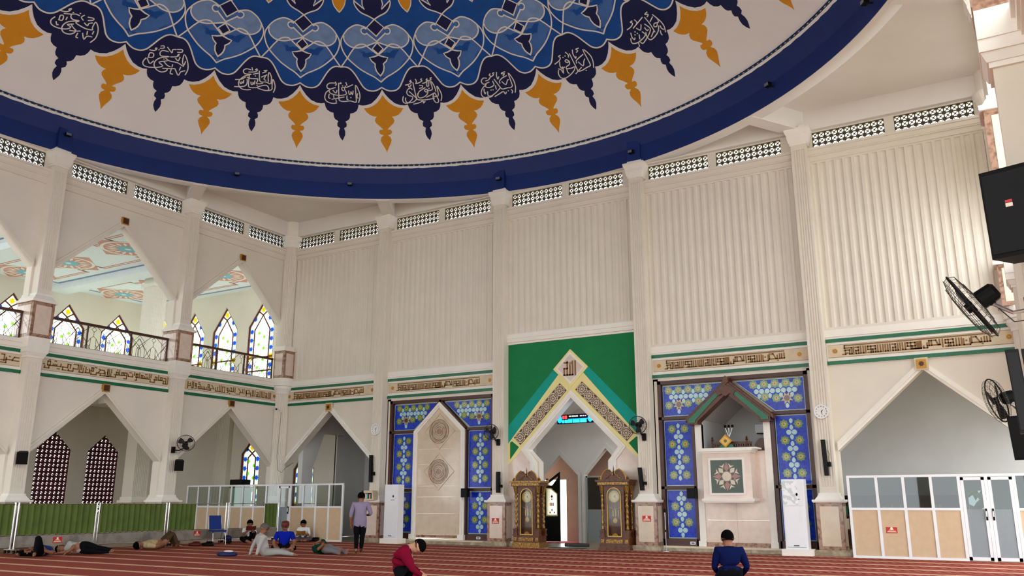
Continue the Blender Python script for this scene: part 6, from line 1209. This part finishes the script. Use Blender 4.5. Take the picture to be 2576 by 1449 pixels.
# furniture behind the glazed partition and aisle
t = thing('bookshelf', 'dark bookshelf full of books behind the glazed partition', 'bookshelf', (22.4, 3.9, 0)); MB().m('wood_dark').box(20.9, 24.3, 3.75, 4.15, 0, .1).build('base', None, t)
for z in (.55, 1.0, 1.45): MB().m('wood_dark').box(20.9, 24.3, 3.75, 4.15, z, z + .04).build('shelf', None, t)
for x in (20.9, 21.75, 22.6, 23.45, 24.26): MB().m('wood_dark').box(x, x + .04, 3.75, 4.15, .1, 1.6).build('upright', None, t)
MB().m('wood_dark').box(20.9, 24.3, 4.12, 4.16, 0, 1.6).build('back_panel', None, t); MB().m('black').box(20.9, 24.3, 3.75, 4.15, 1.58, 1.62).build('top', None, t)
bcol = ('maroon', 'leaf_green', 'paint_navy', 'cream_panel', 'letter_brown', 'sticker_white'); cn = ('maroon', 'green', 'navy', 'cream', 'brown', 'white')
for k in range(48):
    q = k % 24; z = 1.042 if k < 24 else .592; x = 20.97 + (q // 6) * .85 + (q % 6) * .12; c_ = random.Random(k).randrange(6); h = .24 + .08 * random.Random(k + 99).random()
    o = MB().m(bcol[c_]).box(x, x + .06, 3.80, 4.0, z, z + h).build('book'); tag(o, '%s book standing on the dark shelf behind the glazed partition' % cn[c_], 'book', 'books on the shelf behind the partition')
mat('mint', '7fd0b0', .6)
t = thing('mint_cabinet', 'mint green locker standing behind the long partition', 'cabinet', (-2.6, .6, 0)); MB().m('mint').box(-2.95, -2.35, .3, .9, 0, 2.0).build('body', None, t); MB().m('black').box(-3.1, -2.4, .35, .85, 2.0, 2.35).build('box_on_top', None, t); MB().m('steel').box(-2.42, -2.39, .27, .30, 1.0, 1.2).build('handle', None, t)
t = thing('notice_board', 'brown notice board with pinned papers behind the long partition', 'notice board', (4.35, .9, 0)); MB().m('wood_frame').box(3.75, 4.75, .85, .9, .95, 1.85).build('board', None, t)
for k, (a_, b_, mt) in enumerate(((3.9, 1.5, 'sticker_white'), (4.2, 1.5, 'mint'), (3.9, 1.1, 'sticker_white'), (4.25, 1.1, 'marble_pale'))): MB().m(mt).box(a_, a_ + .27, .84, .85, b_, b_ + .25).build('paper', None, t)
for s in (3.85, 4.65): MB().m('steel').tube([(s, .875, 0), (s, .875, .95)], .02, 8).build('leg', None, t)
# cable hanging down the corner column
o = MB().m('black_wire').tube([(.52, -.5, 4.95), (.50, -.52, 4.0), (.50, -.56, 3.2), (.62, -.58, 2.65), (.80, -.55, 2.55), (.95, -.48, 2.75), (1.0, -.12, 2.95)], .008, 5).build('hanging_cable'); tag(o, 'thin grey cable looping down the corner column', 'cable')
# ------------------------------------------------------------------ people
def V3(*a): return Vector(a)
PEOPLE_TMP = []
def person(label, loc, rz, J, shirt, trousers, skin='skin', sleeve=.95, trouser_to=1.0, hair='hair', cap=None, group=None, scale=1.0, extras=None, build=1.0, tail=False):
    """J: joint positions in a local frame (facing +Y, right hand = +X). One skinned body mesh; hair / cap / glasses are children."""
    J = {k: Vector(v) * scale for k, v in J.items()}; s = scale; hipm = shirt if tail else trousers
    J['head'] = J['neck'] + (J['head'] - J['neck']) * .86
    vs, es, rad, bm = [], [], [], []
    idx = {}
    def v(n, p, r, mt): idx[n] = len(vs); vs.append(p); rad.append(r * s); bm.append(mt)
    def e(a, b): es.append((idx[a], idx[b]))
    sh, ne, hd = J['chest'], J['neck'], J['head']; fw = J.get('face', Vector((0, 1, 0))); fw = fw.normalized(); upv = (hd - ne).normalized(); fw = (fw - upv * fw.dot(upv)).normalized(); rt = fw.cross(upv).normalized()
    v('pel', J['pelvis'], .155 * build, hipm); mid = (J['pelvis'] + sh) / 2
    v('waist', J['pelvis'] + (sh - J['pelvis']) * .35, .155 * build, shirt); v('rib', J['pelvis'] + (sh - J['pelvis']) * .72, .165 * build, shirt); v('chest', sh, .145 * build, shirt)
    v('nb', sh + (ne - sh) * .6, .088 * build, shirt); v('neck', ne, .064, skin)
    v('h0', hd - upv * .045 * s + fw * .012 * s, .092, skin); v('h1', hd + upv * .035 * s, .116, skin); v('h2', hd + upv * .095 * s - fw * .01 * s, .078, skin)
    for a, b in (('pel', 'waist'), ('waist', 'rib'), ('rib', 'chest'), ('chest', 'nb'), ('nb', 'neck'), ('neck', 'h0'), ('h0', 'h1'), ('h1', 'h2')): e(a, b)
    v('nose', hd - upv * .01 * s + fw * .122 * s, .014, skin); e('h0', 'nose')
    for sd, q in (('L', -1), ('R', 1)):
        S, E_, W_ = J['sho' + sd], J['elb' + sd], J['wri' + sd]
        v('ear' + sd, hd + rt * q * .108 * s + upv * .005 * s - fw * .01 * s, .017, skin); e('h1', 'ear' + sd)
        v('sho' + sd, S, .088 * build, shirt); v('ua' + sd, (S + E_) / 2, .070 * build, shirt); v('elb' + sd, E_, .054, shirt if sleeve > .5 else skin); v('fa' + sd, (E_ + W_) / 2, .047, shirt if sleeve > .8 else skin); v('wri' + sd, W_, .034, shirt if sleeve >= 1 else skin)
        for a, b in (('chest', 'sho' + sd), ('sho' + sd, 'ua' + sd), ('ua' + sd, 'elb' + sd), ('elb' + sd, 'fa' + sd), ('fa' + sd, 'wri' + sd)): e(a, b)
        d = J.get('hand' + sd, (W_ - E_).normalized()); d = Vector(d).normalized(); side = d.cross(Vector((0, 0, 1))); side = side.normalized() if side.length > .1 else Vector((1, 0, 0)); nrm = side.cross(d).normalized()
        pm = W_ + d * .055 * s; v('palm' + sd, pm, .031, skin); e('wri' + sd, 'palm' + sd)
        for k, (o_, ln) in enumerate(((-.028, .060), (-.009, .072), (.010, .068), (.028, .052))):
            r_ = pm + d * .032 * s + side * o_ * s; v('k%d' % k + sd, r_, .0095, skin); e('palm' + sd, 'k%d' % k + sd)
            v('f%d' % k + sd, r_ + d * ln * .55 * s - nrm * .006 * s, .0085, skin); e('k%d' % k + sd, 'f%d' % k + sd); v('t%d' % k + sd, r_ + d * ln * s - nrm * .022 * s, .007, skin); e('f%d' % k + sd, 't%d' % k + sd)
        th = pm - d * .02 * s - side * q * .036 * s; v('th' + sd, th, .011, skin); e('palm' + sd, 'th' + sd); v('tt' + sd, th + d * .045 * s - side * q * .018 * s, .009, skin); e('th' + sd, 'tt' + sd)
        H, K, A_, T_ = J['hip' + sd], J['kne' + sd], J['ank' + sd], J['toe' + sd]
        v('hip' + sd, H, .112 * build, hipm); v('thi' + sd, (H + K) / 2, .098 * build, trousers); v('kne' + sd, K, .076, trousers); v('cal' + sd, (K + A_) / 2, .068, trousers if trouser_to > .6 else skin); v('ank' + sd, A_, .046, trousers if trouser_to > .95 else skin)
        v('foot' + sd, A_ + (T_ - A_) * .45, .036, skin); v('toe' + sd, T_, .026, skin); v('heel' + sd, A_ - (T_ - A_) * .28, .030, skin)
        for a, b in (('pel', 'hip' + sd), ('hip' + sd, 'thi' + sd), ('thi' + sd, 'kne' + sd), ('kne' + sd, 'cal' + sd), ('cal' + sd, 'ank' + sd), ('ank' + sd, 'foot' + sd), ('foot' + sd, 'toe' + sd), ('ank' + sd, 'heel' + sd)): e(a, b)
    me = bpy.data.meshes.new('tmp_body'); me.from_pydata([tuple(p) for p in vs], es, []); ob = bpy.data.objects.new('tmp_body', me); COL.objects.link(ob)
    ob.modifiers.new('skin', 'SKIN'); sl = me.skin_vertices[0].data
    for i, r in enumerate(rad): sl[i].radius = (r, r); sl[i].use_root = (i == 0)
    md = ob.modifiers.new('sub', 'SUBSURF'); md.levels = 2; md.render_levels = 2
    PEOPLE_TMP.append((ob, label, loc, rz, vs, es, bm, dict(hd=hd, upv=upv, fw=fw, rt=rt, s=s, hair=hair, cap=cap, extras=extras, neck=ne, group=group)))
def finish_people():
    dg = bpy.context.evaluated_depsgraph_get(); dg.update()
    for ob, label, loc, rz, vs, es, bm, K in PEOPLE_TMP:
        me = bpy.data.meshes.new_from_object(ob.evaluated_get(dg)); me.name = 'person'; me.materials.clear(); ms = []
        for mt in bm:
            if mt not in ms: ms.append(mt); me.materials.append(MATS[mt])
        pv = [Vector(p) for p in vs]; seg = [(pv[a], pv[b], a, b) for a, b in es]
        for p in me.polygons:
            c = p.center; best = 9
            for A_, B_, a, b in seg:
                ab = B_ - A_; t_ = max(0, min(1, (c - A_).dot(ab) / max(ab.length_squared, 1e-9))); d = (c - A_ - ab * t_).length
                if d < best: best = d; bi = a if t_ < .5 else b
            p.material_index = ms.index(bm[bi]); p.use_smooth = True
        zmin = min(v_.co.z for v_ in me.vertices); t = bpy.data.objects.new('person', me); COL.objects.link(t); t.location = (loc[0], loc[1], loc[2] - zmin + .002); t.rotation_euler = (0, 0, rz); tag(t, label, 'person', K['group'])
        hd, up, fw, rt, s = K['hd'], K['upv'], K['fw'], K['rt'], K['s']
        Q = lambda a, b, c: tuple(hd + rt * a * s + fw * b * s + up * c * s)
        # hair: an open cap over the back and top of the skull
        m = MB().m(K['hair']); m.smooth = True; n, k = 18, 7; o_ = 0
        for i in range(k + 1):
            for j in range(n):
                q = 2 * PI * j / n; frontness = max(0, math.sin(q)); low = -.62 + 1.05 * frontness; ph = PI / 2 - (PI / 2 - low) * i / k; r = .121
                m.v.append(Q(r * .92 * math.cos(ph) * math.cos(q), r * 1.04 * math.cos(ph) * math.sin(q) - .008, .035 + r * 1.02 * math.sin(ph)))
        for i in range(k):
            for j in range(n): m.face([i * n + j, i * n + (j + 1) % n, (i + 1) * n + (j + 1) % n, (i + 1) * n + j])
        m.build('hair', None, t, True)
        if K['cap']:
            m = MB().m(K['cap']); m.smooth = True; o_ = len(m.v); n = 18
            for r, h in ((.126, .035), (.126, .10), (.112, .145), (.05, .16), (.001, .162)):
                for j in range(n): q = 2 * PI * j / n; m.v.append(Q(r * .93 * math.cos(q), r * 1.04 * math.sin(q) - .008, h))
            for i in range(4):
                for j in range(n): m.face([i * n + j, i * n + (j + 1) % n, (i + 1) * n + (j + 1) % n, (i + 1) * n + j])
            m.build('cap', None, t, True)
        for q in (-1, 1):
            m = MB().m('black'); m.tube([Q(q * .038 - .012, .103, .02), Q(q * .038 + .012, .103, .02)], .0075 * s, 6); m.build('eye', None, t, True)
            m = MB().m('hair'); m.tube([Q(q * .036 - .02, .102, .042), Q(q * .036 + .02, .102, .042)], .005 * s, 5); m.build('eyebrow', None, t, True)
        MB().m('maroon').tube([Q(-.024, .094, -.055), Q(.024, .094, -.055)], .006 * s, 6).build('mouth', None, t, True)
        if K['extras']: K['extras'](t, Q)
        bpy.data.objects.remove(ob)
mat('lilac', '8b7f96', .9, spec=.06, bump=.1); mat('trouser_black', '0c0c0f', .85, spec=.06, var=0); mat('wine', '6e0a26', .9, spec=.06, bump=.15, bscale=15); mat('navy_shirt', '0a1440', .9, spec=.06, bump=.15, bscale=15); mat('grey_shirt', 'a8a5a2', .9, spec=.06, bump=.2, bscale=12); mat('bright_blue', '0a1f96', .85, spec=.06); mat('white_shirt', 'e4e3e0', .9, spec=.06); mat('sarong', '5a4a4c', .9, spec=.06); mat('green_shirt', '0c3a2c', .9, spec=.06); mat('grey_trouser', '76757a', .9, spec=.06); mat('beige_shirt', 'b3a079', .9, spec=.06); mat('brown_trouser', '4a3a28', .9, spec=.06); mat('blue_denim', '22386e', .9, spec=.06); mat('pale_trouser', '9b9c96', .9, spec=.06)
# standing man walking away
person('person standing with back turned in lilac shirt and black trousers, barefoot', (9.55, -6.0, 0), .62,
       dict(pelvis=(0, 0, .90), chest=(0, .02, 1.33), neck=(0, .02, 1.46), head=(0.0, .04, 1.57), face=(0, 1, 0), shoL=(-.19, .01, 1.36), elbL=(-.27, -.04, 1.08), wriL=(-.26, .06, .84), shoR=(.19, .01, 1.36), elbR=(.30, -.02, 1.10), wriR=(.20, .20, 1.06), handR=(-.6, .8, .1),
            hipL=(-.09, 0, .86), kneL=(-.09, .03, .48), ankL=(-.08, -.06, .08), toeL=(-.09, .10, .03), hipR=(.09, 0, .86), kneR=(.07, .08, .48), ankR=(.04, .16, .09), toeR=(.03, .32, .03)), 'lilac', 'trouser_black', sleeve=.7, build=1.12, tail=True)
CRS = dict(hipL=(-.10, .02, .12), kneL=(-.34, .28, .13), ankL=(.06, .32, .07), toeL=(.20, .36, .05), hipR=(.10, .02, .12), kneR=(.34, .28, .13), ankR=(-.06, .38, .07), toeR=(-.20, .40, .05))
KNE = dict(hipL=(-.10, .04, .22), kneL=(-.14, .42, .08), ankL=(-.10, -.02, .06), toeL=(-.10, -.20, .04), hipR=(.10, .04, .22), kneR=(.14, .42, .08), ankR=(.10, -.02, .06), toeR=(.10, -.20, .04))
person('person kneeling in prayer with back turned in dark blue shirt', (21.62, -10.55, 0), .50,
       dict(KNE, pelvis=(0, 0, .23), chest=(0, .04, .58), neck=(0, .06, .70), head=(0, .09, .81), face=(0, 1, -.25), shoL=(-.18, .03, .59), elbL=(-.26, .06, .33), wriL=(-.16, .26, .22), shoR=(.19, .03, .59), elbR=(.30, .04, .34), wriR=(.26, .26, .20)), 'navy_shirt', 'trouser_black', sleeve=1, build=1.22)
person('person sitting bowed forward in a wine red long sleeved shirt', (16.62, -13.25, 0), -.95,
       dict(KNE, pelvis=(0, -.02, .20), chest=(.0, .08, .57), neck=(0, .20, .655), head=(.0, .315, .665), face=(0, .6, -.8), shoL=(-.19, .08, .57), elbL=(-.26, .22, .30), wriL=(-.10, .40, .20), shoR=(.19, .08, .57), elbR=(.27, .24, .30), wriR=(.12, .42, .18)), 'wine', 'trouser_black', 'skin_light', sleeve=.95, build=1.25)
person('person in grey shirt sitting and leaning back on straight arms', (8.25, -8.35, 0), -.45,
       dict(pelvis=(0, 0, .14), chest=(0, -.12, .50), neck=(.02, -.09, .63), head=(.05, -.05, .74), face=(.7, .7, 0), shoL=(-.18, -.12, .51), elbL=(-.24, -.24, .28), wriL=(-.27, -.30, .06), handL=(-.3, -1, 0), shoR=(.18, -.12, .51), elbR=(.22, -.22, .28), wriR=(.22, -.28, .06), handR=(.3, -1, 0),
            hipL=(-.10, .03, .12), kneL=(.10, .42, .14), ankL=(.42, .62, .07), toeL=(.55, .68, .05), hipR=(.10, .03, .12), kneR=(.42, .26, .14), ankR=(.50, .62, .07), toeR=(.60, .72, .05)), 'grey_shirt', 'pale_trouser', hair='hair_grey', sleeve=1)
def glasses(t, Q):
    m = MB().m('black'); [m.tube([Q(q * .04 + .026 * math.cos(a), .106, .022 + .02 * math.sin(a)) for a in [k * PI / 5 for k in range(11)]], .004, 5, False) for q in (-1, 1)]; m.tube([Q(-.016, .108, .025), Q(.016, .108, .025)], .004, 5); m.build('glasses', None, t, True)
person('person sitting cross-legged in bright blue shirt, red cap and glasses', (7.12, -6.5, 0), PI + .75,
       dict(CRS, pelvis=(0, 0, .15), chest=(0, .04, .50), neck=(0, .06, .62), head=(0, .09, .73), face=(.15, 1, -.1), shoL=(-.20, .04, .50), elbL=(-.30, .12, .28), wriL=(-.26, .30, .14), shoR=(.20, .04, .50), elbR=(.30, .12, .28), wriR=(.22, .32, .14)), 'bright_blue', 'trouser_black', sleeve=.3, trouser_to=.8, cap='maroon', extras=glasses, build=1.1)
def open_book(mt, c, w_=.17, h_=.22, tilt=.5):
    def fn(t, Q):
        b = thing('book', None or ('open red book held by the reader with raised knees' if mt == 'maroon' else 'open brown book on the lap of the boy in white'), 'book', tuple(t.matrix_basis @ Vector(c))); b.rotation_euler = t.rotation_euler
        for q in (-1, 1): m = MB().m(mt); m.add([(0, -.05 * tilt, -h_ / 2 * tilt), (q * w_, .03, -h_ / 2 * tilt + .02), (q * w_, .03 + .10, h_ / 2), (0, .05, h_ / 2 - .02), (0, -.05 * tilt + .012, -h_ / 2 * tilt + .008), (q * w_, .042, -h_ / 2 * tilt + .03), (q * w_, .14, h_ / 2 + .01), (0, .062, h_ / 2 - .01)], [(0, 1, 2, 3), (4, 5, 6, 7), (0, 1, 5, 4), (1, 2, 6, 5), (2, 3, 7, 6)]); m.build('cover', None, b, True)
        MB().m('paint_white').box(-w_ * .9, w_ * .9, -.02, -.01, -.05, .06).build('pages', None, b, True)
    return fn
person('person in white shirt sitting against the partition reading a book', (2.72, -1.12, 0), PI + .55,
       dict(CRS, pelvis=(0, 0, .14), chest=(0, .06, .46), neck=(0, .10, .57), head=(0, .15, .66), face=(0, .8, -.5), shoL=(-.17, .06, .46), elbL=(-.24, .16, .26), wriL=(-.13, .34, .28), shoR=(.17, .06, .46), elbR=(.24, .16, .26), wriR=(.13, .34, .28)), 'white_shirt', 'sarong', sleeve=.6, scale=1.0, extras=open_book('letter_brown', (0, .40, .30)))
person('person sitting with raised knees reading an open red book', (1.88, -3.02, 0), PI + .95,
       dict(pelvis=(0, 0, .13), chest=(0, .05, .47), neck=(0, .09, .59), head=(0, .14, .69), face=(0, .85, -.4), shoL=(-.17, .05, .47), elbL=(-.22, .20, .32), wriL=(-.12, .36, .42), shoR=(.17, .05, .47), elbR=(.22, .20, .32), wriR=(.12, .36, .42), hipL=(-.10, .03, .12), kneL=(-.14, .34, .42), ankL=(-.10, .44, .08), toeL=(-.10, .60, .04), hipR=(.10, .03, .12), kneR=(.30, .28, .20), ankR=(.05, .50, .07), toeR=(-.06, .60, .05)), 'white_shirt', 'trouser_black', sleeve=.4, trouser_to=.8, extras=open_book('maroon', (0, .42, .50)))
# people lying down (local +Y points from head to feet)
LIE = lambda **k: dict(dict(pelvis=(0, 0, .14), chest=(0, -.44, .14), neck=(0, -.58, .13), head=(0, -.70, .13), face=(0, 0, 1), shoL=(-.18, -.45, .13), elbL=(-.30, -.22, .08), wriL=(-.18, .0, .16), shoR=(.18, -.45, .13), elbR=(.30, -.22, .08), wriR=(.18, .0, .16),
    hipL=(-.09, .04, .12), kneL=(-.11, .44, .12), ankL=(-.10, .84, .07), toeL=(-.12, .90, .18), hipR=(.09, .04, .12), kneR=(.11, .44, .12), ankR=(.10, .84, .07), toeR=(.12, .90, .18)), **k)
person('person lying on the carpet in dark green shirt and grey trousers, feet bare', (9.12, -6.80, 0), -1.90,
       LIE(shoL=(-.16, -.44, .16), elbL=(-.10, -.50, .36), wriL=(-.02, -.66, .30), ankR=(.10, .80, .07), toeR=(.10, .88, .22), elbR=(.24, -.2, .10), wriR=(.20, .02, .24), handR=(.2, .5, .7)), 'green_shirt', 'grey_trouser', sleeve=.6)
person('person lying with one knee raised in black trousers and blue shirt', (3.15, -11.55, 0), -2.45,
       LIE(kneL=(-.10, .36, .52), ankL=(-.12, .50, .08), toeL=(-.14, .66, .05), kneR=(.36, .30, .10), ankR=(.24, .66, .08), toeR=(.22, .78, .10), wriR=(.18, .22, .18), wriL=(.02, .1, .22)), 'blue_denim', 'trouser_black', sleeve=.4, trouser_to=.98)
person('person lying on one side in grey shirt and black trousers', (3.40, -10.35, 0), -1.08,
       LIE(pelvis=(0, 0, .17), hipL=(0, .03, .09), hipR=(0, .05, .25), kneL=(.20, .36, .08), kneR=(.18, .42, .17), ankL=(.0, .76, .06), ankR=(.02, .82, .10), toeL=(.12, .84, .06), toeR=(.14, .88, .08), shoL=(-.02, -.42, .08), shoR=(.02, -.42, .27), elbR=(.16, -.22, .18), wriR=(.30, -.3, .08), elbL=(.2, -.35, .06), wriL=(.34, -.48, .05), face=(1, 0, .1)), 'grey_shirt', 'trouser_black', sleeve=.5)
person('person lying on the back with raised knees in beige shirt and brown trousers', (2.62, -7.30, 0), -.2,
       LIE(kneL=(-.11, .36, .50), ankL=(-.10, .48, .08), toeL=(-.10, .64, .05), kneR=(.11, .34, .46), ankR=(.12, .52, .08), toeR=(.12, .68, .05)), 'beige_shirt', 'brown_trouser', sleeve=.4)
finish_people()
